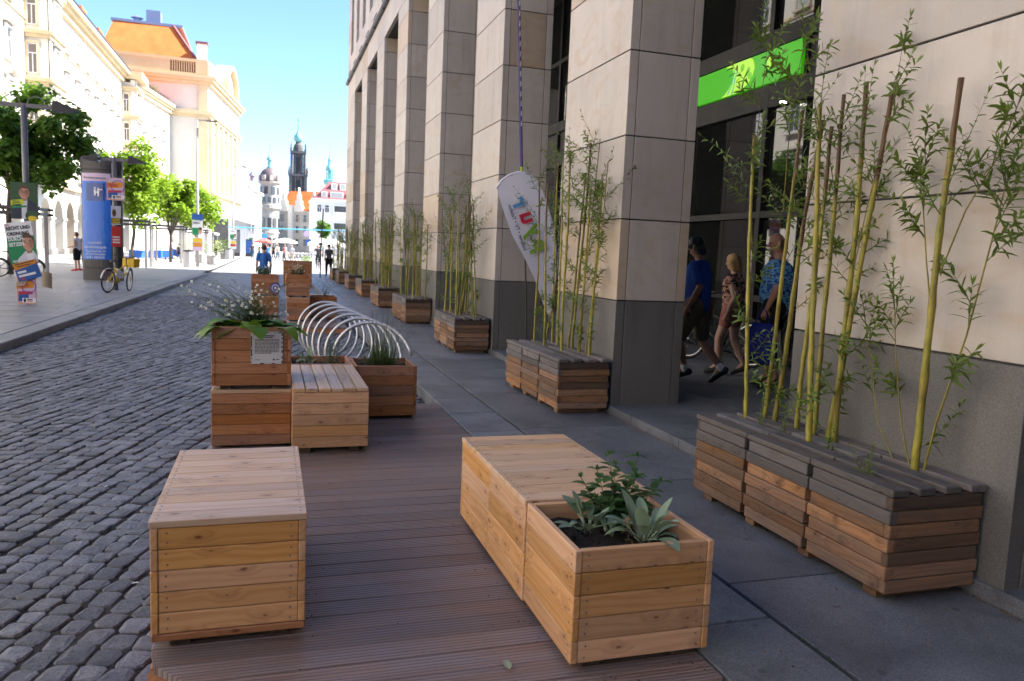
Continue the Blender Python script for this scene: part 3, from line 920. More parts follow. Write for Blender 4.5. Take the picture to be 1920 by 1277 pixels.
# far deck group
wooden_box('wooden_crate', 'lower crate of the far planter stack on the far deck', 'crate', (.32, 16.49, 0), .46, .57, .49, m='larch_red', over=True, top='X', base=.02)
wooden_box('planter_box', 'upper planter of the far stack with green plants spilling over its rim', 'planter', (.30, 16.49, .492), .47, .57, .47, m='larch_red', soil=.05)
wooden_box('planter_box', 'low planter to the right of the far planter stack', 'planter', (.80, 16.85, 0), .56, .56, .5, m='larch_red', soil=.06)
wooden_box('wooden_crate', 'lower crate of the stack left of the far planter stack, behind white flowers', 'crate', (-.40, 17.5, 0), .57, .57, .45, m='larch_red', over=True, top='X', base=.02)
wooden_box('planter_box', 'planter with a round blue plate left of the far planter stack', 'planter', (-.40, 17.5, .452), .57, .57, .45, m='larch_red', soil=.05)
wooden_box('box_bench', 'low box bench right behind the far planter stack', 'bench', (.82, 17.6, 0), .57, .9, .45, top='X', m='larch_red', over=True)
wooden_box('wooden_crate', 'left crate of the farthest pair of boxes in the street', 'crate', (.50, 33.5, -.12), .57, .57, 1.05, m='larch_red', over=True, rows=8)
wooden_box('wooden_crate', 'right crate of the farthest pair of boxes in the street', 'crate', (1.09, 33.5, -.12), .57, .57, 1.05, m='larch_red', over=True, rows=8)

# round plate and yellow bottle by the far planters
pl = thing('round_plate', 'round blue and white plate fixed to the far left planter', 'plate', (.10, 17.47, .62))
blu = flat('blue_glaze', (.05, .08, .38)); wht = M['white']
for i, (r_, m_) in enumerate(((.115, blu), (.08, wht), (.065, blu), (.03, wht))):
    MB().prism([(r_ * math.cos(a), r_ * math.sin(a)) for a in [j * .314 for j in range(20)]], lambda u, v, t: (u, -t, v), .001 + i * .004, .004 + i * .004).build(('rim', 'ring', 'centre', 'boss')[i], m_, pl)

# notice on the stacked planter
nt_ = thing('notice_sheet', 'white printed notice sheet fixed to the front of the stacked planter', 'notice', (-.140, 6.08, .648))
piece('sheet', (0, -.006, 0), (.232, -.001, .247), flat('notice_paper', (.62, .62, .66)), nt_, .001)
ink = flat('dark_ink', (.03, .03, .09))
b = MB(); rgn = random.Random(5)
def nq(x0, z0, x1, z1): b.b2((x0, -.0082, z0), (x1, -.0064, z1))
nq(.058, .212, .172, .219); nq(.075, .201, .158, .207)
for i in range(11):
    z = .186 - i * .0105; x = .028
    xe = .205 if i < 10 else .15
    while x < xe:
        l = rgn.uniform(.008, .028); nq(x, z, min(x + l, xe), z + .0042); x += l + .004
nq(.16, .028, .172, .040); nq(.182, .031, .205, .037); nq(.028, .030, .07, .033)
for i in range(46):
    e = rgn.randrange(4); l = rgn.uniform(.006, .02)
    if e < 2: nq(rgn.uniform(0, .21), (.001, .236)[e], 0, 0) if False else nq(*(lambda x, z: (x, z, x + l, z + rgn.uniform(.004, .009)))(rgn.uniform(0, .21), (.001, .236)[e]))
    else: nq(*(lambda x, z: (x, z, x + rgn.uniform(.004, .009), z + l))((.001, .222)[e - 2], rgn.uniform(0, .225)))
tag(b.build('print', ink, nt_), kind='stuff')

# ---------------------------------------------------------------- willow planters
def willow_planter_proto(label):
    t = thing('willow_planter', label, 'planter', (2.72, 2.73, 0), 0, 'weathered planters along the pillars')
    L, Wd, H = 1.70, .56, .55
    md = L / 3; rows = 7; zb = .05; rh = (H - .035 - zb) / rows
    th = .045
    for i in range(rows):
        a, b_ = zb + i * rh + .002, zb + (i + 1) * rh - .002
        m = M['weathered_dark'] if i == rows - 1 else M['weathered']
        ms = M['weathered_top'] if i >= rows - 2 else M['weathered']
        alt = i % 2
        for q in range(3):
            ya = q * md + (.006 if q else 0) + (0 if alt else .016); yb = (q + 1) * md - .006 - (.0 if alt else .016)
            if q == 0 and not alt: ya = th * .75
            if q == 2 and not alt: yb = L - th * .75
            piece('slat', (0 + (0.0 if alt else .004), ya, a), (th, yb, b_), ms, t, .004, axis='Y')
        for yy in (0, L - th):
            piece('end_slat', ((th + .002) if alt else .008, yy + (.003 if alt else 0), a), (Wd - (0 if alt else .016), yy + th, b_), m, t, .004)
    piece('back_board', (Wd - .03, .05, zb), (Wd, L - .05, H - .04), M['weathered'], t, axis='Y')
    piece('bed', (th, th, H - .12), (Wd - .032, L - th, H - .09), M['soil'], t)
    for q in range(3):
        for j in range(4):
            x0 = .0 + j * (Wd - .098) / 3
            piece('top_slat', (x0, q * md + (.004 if q else -.006), H - .033), (x0 + .098, (q + 1) * md - (.004 if q < 2 else -.006), H + rnd.uniform(-.003, .003)), M['weathered_top'], t, .005, axis='Y')
    for yy in (.08, md, 2 * md - .08, L - .18):
        piece('foot', (.04, yy, 0), (Wd - .06, yy + .09, zb - .002), M['weathered'], t)
    return t
ORD = ['nearest', 'second nearest', 'third nearest', 'fourth nearest', 'fifth nearest', 'sixth nearest', 'seventh nearest', 'eighth nearest', 'farthest']
wp0 = willow_planter_proto('weathered slatted planter box of willow rods, nearest the camera at the right')
YK = [2.73, 6.98, 11.5, 16.15, 20.5, 24.95, 29.4, 33.9, 37.6]
for k in range(1, 9):
    c = copy_tree(wp0)
    c.location = (2.70 + .02 * (k > 2) + .01 * k * (k > 4), YK[k], 0)
    c.rotation_euler = (0, 0, (0, .01, -.02, .015, 0, .01, -.01, 0, .01)[k])
    c['label'] = 'weathered slatted planter box of willow rods, %s of the row along the pillars' % ORD[k]

def shoot(b, p, d, L, nl, rg, leaf=(.06, .105), lw=.0145, curve=.35, r0=.003, tw=None):
    """a thin willow shoot with narrow leaves; b: leaf mesh, tw: twig mesh"""
    p = Vector(p); d = Vector(d).normalized()
    pts = [p.copy()]
    n = 6
    side = d.cross(Vector((0, 0, 1)))
    bend = Vector((rg.uniform(-1, 1), rg.uniform(-1, 1), rg.uniform(-.2, .9))) * curve
    for i in range(n):
        d = (d + bend * (1.0 / n)).normalized()
        p = p + d * (L / n)
        pts.append(p.copy())
    (tw or b).tube(pts, [r0 * (1 - .75 * i / n) for i in range(n + 1)], 4, mi=1 if tw is None else 0, cap=False)
    ga = rg.uniform(0, 6.28)
    for i in range(nl):
        t = .15 + .85 * i / nl
        k = min(n - 1, int(t * n)); f = t * n - k
        q = pts[k].lerp(pts[k + 1], f)
        ax = (pts[k + 1] - pts[k]).normalized()
        ga += 2.4
        o1 = ax.orthogonal().normalized(); o2 = ax.cross(o1)
        out = (o1 * math.cos(ga) + o2 * math.sin(ga))
        ld = (out + ax * rg.uniform(.3, .9)).normalized()
        l = rg.uniform(*leaf) * (1.05 - .4 * t)
        b.leaf(q, ld, ax, l, lw * rg.uniform(.8, 1.25), rg.uniform(.05, .45), 3, .2)
    ax = (pts[-1] - pts[-2]).normalized()
    for i in range(3):
        b.leaf(pts[-1], ax + Vector((rg.uniform(-.4, .4), rg.uniform(-.4, .4), rg.uniform(0, .3))), (1, 0, 0), leaf[0] * .8, lw * .7, .1, 2)

def stick(parent, base, top, r0, rg, lean=.012, brown=.25):
    base, top = Vector(base), Vector(top)
    n = 22
    pts = []; rs = []
    o = Vector((rg.uniform(-1, 1), rg.uniform(-1, 1), 0)) * lean; o2 = Vector((rg.uniform(-1, 1), rg.uniform(-1, 1), 0)) * lean * .6
    for i in range(n + 1):
        t = i / n
        pts.append(base.lerp(top, t) + o * math.sin(t * math.pi) + o2 * math.sin(t * 2.3 * math.pi) + Vector((rg.uniform(-1, 1), rg.uniform(-1, 1), 0)) * .0022)
        rs.append(r0 * (1.06 - .36 * t) * rg.uniform(.97, 1.03) * (rg.uniform(1.1, 1.2) if i % 4 == 2 else 1))
    b = MB()
    b.tube(pts, rs, 8)
    b.build('willow_rod', [M['stick'], M['stick_top']], parent, smooth=True)
    return [pts[0].lerp(pts[0], 0)] + [pts[int(round(n * i / 9))] for i in range(1, 10)]

def willow(k, loc, rods, rg, dens=1.0, leafs=1.0):
    t = thing('willow_clump', 'clump of yellow-green willow rods in the %s weathered planter' % ORD[k], 'willow', loc, 0, 'willow rods growing in the planters')
    lv = MB()
    for (b0, t0, r0, br, side) in rods:
        pts = stick(t, b0, t0, r0, rg, brown=br)
        H = (pts[-1] - pts[0]).length
        ns = int(side * dens * 1.7)
        for i in range(ns):
            f = rg.uniform(.35, 1.0) ** .6 if rg.random() < .72 else rg.uniform(.08, .5)
            j = min(8, int(f * 9)); q = pts[j].lerp(pts[j + 1], f * 9 - j if f * 9 - j <= 1 else 1)
            a = rg.uniform(0, 6.28)
            up = rg.uniform(.4, 1.6)
            shoot(lv, q, (math.cos(a), math.sin(a), up), rg.uniform(.12, .5) * (1.1 if f > .7 else .7), int(rg.randint(10, 22) * leafs), rg)
    tag(lv.build('foliage', [M['willow_leaf'], M['stem']], t), kind='stuff')
    return t
rg = random.Random(21)
def R3(bx, by, bz, tx, ty, tz, r, br=.25, side=7): return ((bx, by, bz), (tx, ty, tz), r, br, side)
# ================================================================== PLANTS
k0 = [R3(0.315,1.60,.45,0.345,1.80,2.414,.0135,.30,7), R3(0.450,1.60,.45,0.480,1.494,2.534,.014,.30,8), R3(0.450,1.498,.45,0.480,1.300,2.445,.016,.27,8), R3(0.450,1.261,.45,0.480,1.204,2.393,.015,.25,6),
      R3(0.267,0.905,.45,0.297,1.10,2.478,.0165,.25,8), R3(0.450,1.094,.45,0.480,1.126,2.563,.015,.12,8), R3(0.448,0.917,.45,0.478,0.946,2.597,.0175,.16,7), R3(0.430,0.960,.45,0.480,0.751,2.495,.0165,.08,9),
      R3(0.450,0.325,.45,0.480,0.317,2.498,.0185,.28,4)]
w0 = willow(0, (2.72, 2.73, 0), k0, rg, 1.0, .85)
# long leafy side shoots that stand against the wall
sh = MB(); tw = MB()
def branch(pts, r0, spec, leaf=(.06, .1), lw=.014):
    pts = [Vector(p) for p in pts]
    tw.tube(pts, [r0 * (1 - .6 * i / (len(pts) - 1)) for i in range(len(pts))], 5, cap=False)
    for (i, f, d, L, n) in [q_ for e in spec for q_ in (e, (e[0], min(1, e[1] + rg.uniform(-.3, .3)) if e[1] else 0, [c_ + rg.uniform(-.5, .5) for c_ in e[2]], e[3] * rg.uniform(.6, .9), e[4]))]:
        shoot(sh, pts[i].lerp(pts[min(i + 1, len(pts) - 1)], f), d, L, n, rg, leaf, lw, .25, .003)
B = lambda y, z, x=.47: (x, y, z)
branch([B(.30, .45), B(.24, .8), B(.12, 1.25), B(.04, 1.7), B(.0, 1.95)], .007, [(4, 0, (0, -.25, 1), .28, 16), (3, .2, (-.1, -.5, .8), .3, 18), (3, .6, (-.1, .5, .8), .28, 16), (2, .3, (-.2, .4, .8), .25, 14), (2, .8, (0, -.6, .6), .25, 14), (1, .5, (-.2, -.5, .7), .22, 12), (4, 0, (-.2, .1, 1), .2, 12)], (.08, .13), .017)
branch([B(.31, 1.55), B(.20, 1.85), B(.05, 2.1), B(-.02, 2.32)], .005, [(3, 0, (0, -.2, 1), .28, 16), (2, .3, (0, -.5, .7), .25, 14), (1, .4, (-.2, .5, .9), .3, 18), (1, .8, (-.1, -.3, 1), .25, 14), (2, .9, (-.2, .3, .8), .2, 14)], (.07, .11), .017)
branch([B(.34, 1.35), B(.40, 1.6), B(.46, 1.9), B(.47, 2.1)], .005, [(3, 0, (0, .2, 1), .28, 20), (2, .2, (-.3, .5, .8), .3, 20), (1, .4, (-.2, .5, .7), .32, 20), (2, .7, (-.2, .3, 1), .25, 18), (1, .9, (-.4, -.1, .9), .25, 16)], (.07, .11), .017)
branch([B(.34, .45), B(.46, .75), B(.54, 1.1), B(.58, 1.35)], .005, [(3, 0, (0, .2, 1), .25, 16), (2, .3, (-.2, .6, .7), .25, 16), (1, .4, (-.2, .5, .6), .22, 14), (2, .8, (-.2, -.3, .8), .2, 12)], (.07, .11), .015)
branch([B(.42, .45), B(.62, .72), B(.72, 1.05), B(.78, 1.25)], .004, [(3, 0, (0, .2, 1), .22, 14), (1, .4, (-.2, .5, .8), .22, 12), (2, .4, (-.2, -.4, .7), .2, 12)], (.07, .1), .016)
branch([B(.92, 1.5), B(.85, 1.9), B(.74, 2.35), B(.70, 2.72)], .004, [(3, 0, (0, -.1, 1), .16, 10), (2, .3, (-.1, -.5, .7), .22, 12), (1, .3, (-.3, .2, .7), .26, 14)], (.07, .11), .017)
branch([B(1.5, 1.9, .4), B(1.45, 2.25, .36), B(1.38, 2.6, .32), B(1.30, 2.85, .3)], .004, [(3, 0, (-.2, -.1, 1), .22, 16), (2, .3, (-.4, .5, .7), .25, 16), (1, .5, (-.3, -.5, .8), .3, 18), (2, .8, (-.2, -.6, .4), .3, 16)], (.07, .11), .017)
branch([B(1.72, 1.6, .35), B(1.8, 2.0, .36), B(1.78, 2.5, .36), B(1.72, 2.95, .34)], .004, [(3, 0, (-.2, .1, 1), .25, 18), (2, .3, (-.4, .5, .7), .3, 18), (1, .5, (-.3, -.5, .8), .3, 18), (2, .8, (-.2, -.6, .4), .3, 18), (1, .1, (-.4, .3, .5), .25, 16)], (.08, .12), .018)
tag(sh.build('side_foliage', [M['willow_leaf'], M['stem']], w0), kind='stuff')
tw.build('side_branch', M['stick'], w0, smooth=True)
# small seedlings in the bed
sd_ = MB()
for (x, y, L) in ((.10, .27, .22), (.30, 1.2, .35), (.26, 1.38, .3), (.28, .75, .18)):
    for i in range(3): shoot(sd_, (x + rg.uniform(-.02, .02), y + rg.uniform(-.02, .02), .5), (rg.uniform(-.3, .3), rg.uniform(-.3, .3), 1), L * rg.uniform(.6, 1), 10, rg, (.04, .07), .011)
tag(sd_.build('seedling_foliage', [M['willow_leaf'], M['stem']], w0), kind='stuff')

k1 = [R3(0.297,1.60,.45,0.327,1.75,2.420,.0135,.3,6), R3(0.424,1.60,.45,0.454,1.35,1.304,.011,.4,3), R3(0.267,1.167,.45,0.297,1.40,2.381,.014,.5,5), R3(0.456,1.415,.45,0.486,1.60,2.650,.013,.3,6),
      R3(0.310,0.721,.45,0.340,0.821,2.637,.0155,.3,6), R3(0.470,0.967,.45,0.500,0.767,2.448,.013,.3,6), R3(0.470,0.829,.45,0.500,0.648,2.75,.015,.3,8), R3(0.470,0.627,.45,0.500,0.598,2.268,.014,.15,7), R3(0.470,0.340,.45,0.500,0.306,2.328,.0155,.15,9), R3(0.431,1.171,.45,0.461,1.351,2.615,.013,.3,6), R3(.4,.3,.45,.46,.1,2.5,.006,.0,8), R3(.4,.5,.45,.47,.35,2.75,.006,.0,9)]
willow(1, (2.70, 6.98, 0), k1, rg, 1.15, .9)
def rand_rods(rg, n):
    out = []
    for i in range(n):
        bx = rg.uniform(.1, .46); by = .12 + 1.45 * (i + rg.random()) / n
        out.append(R3(bx, by, .45, min(.52, bx + rg.uniform(-.12, .14)), by + rg.uniform(-.28, .28), rg.uniform(1.9, 2.55), rg.uniform(.010, .0155), rg.choice((.1, .2, .3, .5, .9)), rg.randint(4, 9)))
    return out
for k, n in ((2, 15), (3, 13), (4, 17), (5, 15), (6, 16), (7, 16), (8, 14)):
    willow(k, (2.72 + .01 * k * (k > 4), YK[k], 0), rand_rods(rg, n), rg, (1.0, .9, .8, .7, .6, .6, .6)[k - 2], .75)

# front planter: two sages, a mint, a dried stalk
def sage(loc, n, L, rg, label):
    t = thing('sage_plant', label, 'plant', loc)
    lf = MB(); st = MB()
    for i in range(n):
        a = i * 2.4 + rg.uniform(-.3, .3); el = rg.uniform(.25, 1.15) if i > 3 else rg.uniform(1.0, 1.35)
        l = L * rg.uniform(.65, 1.1)
        d = Vector((math.cos(a) * math.cos(el), math.sin(a) * math.cos(el), math.sin(el)))
        base = Vector((math.cos(a) * .012, math.sin(a) * .012, rg.uniform(0, .03)))
        mid = base + d * l * .35
        st.tube([base, mid], [.0035, .0025], 5)
        shp = lambda q: (math.sin(math.pi * min(1, .06 + q * .94)) ** .7) * (1 - .12 * q)
        lf.leaf(mid - d * .004, d, (0, 0, 1), l * .75, l * rg.uniform(.24, .32), rg.uniform(.05, .5), 8, .3, shape=shp)
    lf.build('leaves', M['sage'], t, smooth=True); st.build('stalks', plain('pale_stalk_%d' % n, (.30, .36, .24), .7), t, smooth=True)
    return t
rg = random.Random(4)
zs = .405
sage((1.275, 2.86, zs), 15, .18, rg, 'smaller sage plant with upright silvery leaves at the left of the front planter')
sage((1.46, 2.70, zs), 19, .225, rg, 'larger sage plant with broad silvery leaves at the front of the front planter')
sage((1.345, 2.80, zs), 7, .10, rg, 'tiny sage seedling between the two larger sages')
mt = thing('mint_plant', 'leafy dark green mint plant at the back of the front planter', 'plant', (1.44, 2.96, zs))
lf = MB(); st = MB()
for (dx, dy, H, lx, ly) in ((0, 0, .35, -.03, .02), (.05, .03, .33, .06, .0), (-.06, .02, .24, -.1, 0), (.07, -.03, .22, .12, -.02), (.02, .05, .27, .02, .05), (-.02, -.04, .14, -.03, -.03), (.04, -.05, .13, .04, -.04), (-.05, -.02, .15, -.06, -.02), (.09, .02, .17, .13, .02), (0, .02, .18, 0, 0), (.03, -.02, .24, .05, -.01), (-.03, .0, .27, -.05, .03), (.06, .05, .2, .09, .06), (-.07, -.01, .11, -.1, -.03)):
    n = 6; H *= .86; pts = [Vector((dx + lx * (i / n) ** 1.5, dy + ly * (i / n), H * i / n)) for i in range(n + 1)]
    st.tube(pts, [.0028 * (1 - .5 * i / n) for i in range(n + 1)], 5)
    a0 = rg.uniform(0, 3)
    for i in range(1, n + 1):
        for s_ in (0, 1):
            a = a0 + i * 1.57 + s_ * math.pi + rg.uniform(-.2, .2)
            l = rg.uniform(.065, .10) * (1.05 - .4 * (i / n) ** 2)
            pet = Vector((math.cos(a), math.sin(a), .35)) * .012
            lf.leaf(pts[i] + pet * .3, (math.cos(a), math.sin(a), rg.uniform(.0, .5)), (0, 0, 1), l, l * .58, rg.uniform(.1, .35), 5, .22)
    for j in range(4):
        a = a0 + j * 1.57; lf.leaf(pts[-1], (math.cos(a) * .5, math.sin(a) * .5, 1), (math.cos(a), math.sin(a), 0), .026, .013, 0, 3)
lf.build('leaves', M['mint'], mt, smooth=True); st.build('stems', M['stem'], mt)
dr = thing('dried_stalk', 'shrivelled pale brown dried stalk beside the larger sage', 'plant', (1.40, 2.74, zs))
b = MB()
for i in range(22):
    a = rg.uniform(0, 6.28); z = rg.uniform(.005, .1)
    b.leaf((rg.uniform(-.02, .02), rg.uniform(-.02, .02), z), (math.cos(a), math.sin(a), rg.uniform(-.6, .4)), (0, 0, 1), rg.uniform(.015, .035), .013, .6, 3, .6)
b.build('withered_leaves', M['dry'], dr); MB().tube([(0, 0, 0), (.006, 0, .05), (.002, .01, .11)], .0022, 5).build('stalk', M['dry'], dr)
fl = MB().leaf((0, 0, .004), (.3, -.6, .05), (0, 0, 1), .075, .034, .02, 5, .15)
tag(fl.build('fallen_leaf', M['fallen'], None, (.865, 2.65, .003), (0, 0, -.5)), 'single pale green fallen leaf lying on the deck boards', 'leaf')

# stacked planter: broad leaves and white gaura
bp = thing('broad_leaf_plant', 'plant with large floppy bright green leaves in the stacked planter', 'plant', (-.13, 6.30, .88))
b = MB()
shp = lambda q: (math.sin(math.pi * min(1, .10 + q * .90)) ** .62)
for i in range(38):
    a = rg.uniform(math.pi * .95, math.pi * 2.15) if i < 19 else rg.uniform(0, 6.28)
    r0 = rg.uniform(.02, .22)
    el = rg.uniform(.15, .8)
    L = rg.uniform(.18, .30)
    b.leaf((math.cos(a) * r0 * 1.05, math.sin(a) * r0 * .7 + .0, rg.uniform(.0, .05)), (math.cos(a), math.sin(a) * .8, el), (0, 0, 1), L, L * rg.uniform(.45, .62), rg.uniform(.25, .6), 7, .18, shape=shp)
for (x, y, dx, dy, L) in ((.20, -.20, .6, -.55, .24), (.05, -.22, .1, -.7, .2), (-.22, -.2, -.7, -.3, .24), (-.05, -.2, .3, -.4, .28)):
    b.leaf((x, y, .03), (dx, dy, .45), (0, 0, 1), L, L * .55, .75, 7, .15, shape=shp)
b.build('leaves', M['big_leaf'], bp, smooth=True)
def gaura(loc, n, rg, label, hx=1.0, H=(.25, .5), reach=.55, lean=(-.25, .1)):
    t = thing('white_gaura', label, 'plant', loc)
    st = MB(); lf = MB(); fl = MB()
    for i in range(n):
        a = rg.uniform(0, 6.28)
        h = rg.uniform(*H); rr = rg.uniform(.08, reach)
        vx = math.cos(a) * rr * hx + lean[0] * rg.random(); vy = math.sin(a) * rr * .5 + lean[1] * rg.random()
        m = 7; pts = []
        bx, by = rg.uniform(-.12, .12), rg.uniform(-.1, .1)
        for j in range(m + 1):
            q = j / m
            pts.append(Vector((bx + vx * q ** 1.25 + .01 * math.sin(q * 7 + i), by + vy * q ** 1.25, h * (1 - (1 - q) ** 1.5))))
        st.tube(pts, [.0022 * (1 - .65 * j / m) for j in range(m + 1)], 4, cap=False)
        for j in range(13):
            q = rg.uniform(.02, .55); k = int(q * m); p = pts[k].lerp(pts[k + 1], q * m - k)
            a2 = rg.uniform(0, 6.28)
            lf.leaf(p, (math.cos(a2), math.sin(a2), .5), (0, 0, 1), rg.uniform(.03, .06), .009, .2, 3)
        for j in range(5):
            q = rg.uniform(.6, .98); k = min(m - 1, int(q * m)); p = pts[k].lerp(pts[k + 1], q * m - k)
            a2 = rg.uniform(0, 6.28); lf.leaf(p, (math.cos(a2), math.sin(a2), .9), (0, 0, 1), .016, .005, 0, 2)
        for j in range(rg.choice((0, 0, 0, 1, 1, 2))):
            q = rg.uniform(.55, .95); k = min(m - 1, int(q * m)); p = pts[k].lerp(pts[k + 1], q * m - k)
            f = Vector((rg.uniform(-.5, .5), -1, rg.uniform(-.1, .7))).normalized(); o1 = f.orthogonal().normalized(); o2 = f.cross(o1)
            p2 = p + f * .012; rr2 = rg.uniform(.011, .017)
            for kk in range(4):
                aa = kk * math.pi / 2 + rg.uniform(-.25, .25)
                fl.leaf(p2, o1 * math.cos(aa) + o2 * math.sin(aa) + f * .25, f, rr2, rr2 * .75, .05, 3, .1)
    st.build('stems', M['stem'], t); tag(lf.build('leaves', M['mint'], t), kind='stuff'); tag(fl.build('flowers', M['flower'], t), kind='stuff')
    return t
rg = random.Random(12)
gaura((-.10, 6.42, .87), 125, rg, 'wispy white-flowered gaura spreading above the broad leaves of the stacked planter', 1.0, (.10, .40), .48, (-.34, .05))
gaura((-.12, 17.8, .85), 46, rg, 'green plant with white flowers in the far left planter', .7, (.12, .3), .22, (0, 0))
gaura((.53, 16.78, .91), 60, rg, 'bushy green plant with tiny white flowers in the upper far planter', .6, (.08, .28), .2, (0, 0))
gaura((1.1, 17.1, .44), 26, rg, 'sparse flowering stems in the low far planter', .9, (.2, .5), .35, (.1, 0))
# herbs in the hidden planter, grass in the other
def herb(loc, n, rg, label, L=.06, H=.2, m='mint', spread=.12):
    t = thing('herb_plant', label, 'plant', loc)
    lf = MB(); st = MB()
    for i in range(n):
        a = rg.uniform(0, 6.28); r_ = rg.uniform(0, spread); h = H * rg.uniform(.5, 1.1)
        p0 = Vector((math.cos(a) * r_ * .5, math.sin(a) * r_ * .5, 0)); p1 = Vector((math.cos(a) * r_, math.sin(a) * r_, h))
        st.tube([p0, p0.lerp(p1, .5), p1], .0022, 4, cap=False)
        for j in range(8):
            q = .15 + .85 * j / 7; a2 = j * 2.4 + i
            lf.leaf(p0.lerp(p1, q), (math.cos(a2), math.sin(a2), .4), (0, 0, 1), L * rg.uniform(.7, 1.2), L * .4, .25, 4, .2)
    tag(lf.build('leaves', M[m], t), kind='stuff'); st.build('stems', M['stem'], t)
herb((.54, 7.32, .43), 16, rg, 'bushy small-leaved herb in the planter behind the lengthwise-boarded bench', .05, .26, 'mint', .14)
t = sage((.33, 7.30, .43), 11, .20, rg, 'blue-green broad-leaved plant at the left of the planter behind the bench')
og = thing('ornamental_grass', 'tuft of tall arching ornamental grass in the reddish planter', 'plant', (.99, 7.22, .43))
b = MB()
for i in range(260):
    a = rg.uniform(0, 6.28); el = rg.uniform(.5, 1.5)
    L = rg.uniform(.2, .5) * (1.25 if el > 1.3 else 1)
    p = Vector((rg.gauss(0, .05), rg.gauss(0, .04), 0))
    d = Vector((math.cos(a) * math.cos(el), math.sin(a) * math.cos(el), math.sin(el)))
    m = 5; w_ = rg.uniform(.0035, .006); vs = []; sd2 = d.cross(Vector((0, 0, 1))).normalized()
    for j in range(m + 1):
        q = j / m; c = p + d * L * q - Vector((0, 0, 1)) * L * .45 * q * q * math.cos(el)
        vs += [c - sd2 * w_ * (1 - q * .9), c + sd2 * w_ * (1 - q * .9)]
    b.add(vs, [(2 * j, 2 * j + 1, 2 * j + 3, 2 * j + 2) for j in range(m)])
tag(b.build('blades', M['grass'], og), kind='stuff')
b = MB()
for (x, y, h, lx) in ((-.06, 0, .55, -.02), (.02, .02, .5, .06), (.08, -.02, .42, .12), (.14, .04, .45, .2)):
    b.tube([(x, y, 0), (x + lx * .4, y, h * .6), (x + lx, y, h)], .0022, 4)
    for i in range(10): b.leaf((x + lx * (.6 + .04 * i), y, h * (.55 + .045 * i)), (rg.uniform(-1, 1), rg.uniform(-1, 1), .6), (0, 0, 1), .05, .008, .2, 2)
b.build('seed_stalks', M['stem'], og)

# ---------------------------------------------------------------- spiral bicycle rack
rk = thing('bicycle_rack', 'spiral bicycle rack of bent galvanised steel tube on the cobbles behind the planters', 'rack', (1.09, 8.5, -.12))
pts = []
turns = 7; N = 40
for i in range(turns * N + 1):
    a = 2 * math.pi * i / N; s_ = i / (turns * N)
    pts.append((.02 - .32 * s_ + .415 * math.cos(a + .2), .0 + 3.75 * s_ + .16 * math.sin(a), .42 + .42 * math.sin(a + .2) + .0))
pts = [(p[0], p[1], max(p[2], .012)) for p in pts]
MB().tube(pts, .0205, 8).build('spiral_tube', M['steel'], rk, smooth=True)
b = MB()
for yy in (.1, 1.2, 2.3, 3.4): b.b2((-.45 - .08 * yy, yy - .03, 0), (.45 - .08 * yy, yy + .03, .012))
b.build('ground_plate', M['steel'], rk)

# ---------------------------------------------------------------- flags
wf = thing('feather_flag', 'white drop-shaped advertising flag with mirrored coloured letters behind the second planter', 'flag', (3.66, 9.8, 0))
fabric = flat('white_flag_fabric', (.80, .78, .90), .8)
outl = [(-.006, .66), (-.16, .95), (-.29, 1.263), (-.45, 1.55), (-.616, 1.816), (-.74, 2.12), (-.846, 2.393), (-.79, 2.50), (-.68, 2.585), (-.56, 2.628), (-.467, 2.628), (-.36, 2.58), (-.275, 2.50), (-.16, 2.28), (-.06, 1.985), (0, 1.65), (.012, 1.272), (.004, .95)]
def wv(u, v, t): return (u, -t + .02 * math.sin(v * 5 + u * 4), v)
b = MB()
# gridded cloth from the outline, front and back
rows = 26
def span(z):
    xs = []
    for (a, b_) in zip(outl, outl[1:] + outl[:1]):
        if (a[1] - z) * (b_[1] - z) <= 0 and a[1] != b_[1]: xs.append(a[0] + (b_[0] - a[0]) * (z - a[1]) / (b_[1] - a[1]))
    return (min(xs), max(xs)) if len(xs) > 1 else None
zs_ = [.665 + (2.625 - .665) * i / rows for i in range(rows + 1)]
for side in (0, 1):
    vs = []; fs = []
    for z in zs_:
        s_ = span(z)
        for j in range(9): vs.append(wv(s_[0] + (s_[1] - s_[0]) * j / 8, z, side * .003))
    for i in range(rows):
        for j in range(8):
            q = (i * 9 + j, i * 9 + j + 1, (i + 1) * 9 + j + 1, (i + 1) * 9 + j)
            fs.append(q if side else q[::-1])
    b.add(vs, fs)
b.build('flag_cloth', fabric, wf, smooth=True)
MB().tube([(.03, .02, 0), (.03, .02, .66)], .011, 8).build('pole', M['dark_metal'], wf, smooth=True)
MB().tube([(.03, .012, .64), (.025, .012, 1.3), (.01, .012, 1.7), (-.06, .012, 2.02), (-.165, .012, 2.29), (-.28, .012, 2.51), (-.37, .012, 2.59), (-.467, .012, 2.635), (-.56, .012, 2.637), (-.68, .012, 2.592), (-.79, .012, 2.51), (-.85, .012, 2.41)], .014, 8).build('pole_sleeve', fabric, wf, smooth=True)
MB().lathe([(.16, 0), (.16, .03), (.05, .06), (.03, .2)], 16, (.03, .02, 0)).build('base', M['black'], wf)
cg = flat('green_print', (.22, .42, .03)); cb = flat('light_blue_print', (.10, .34, .68)); cr = flat('crimson_print', (.62, .02, .05)); cn = flat('navy_print', (.04, .03, .1))
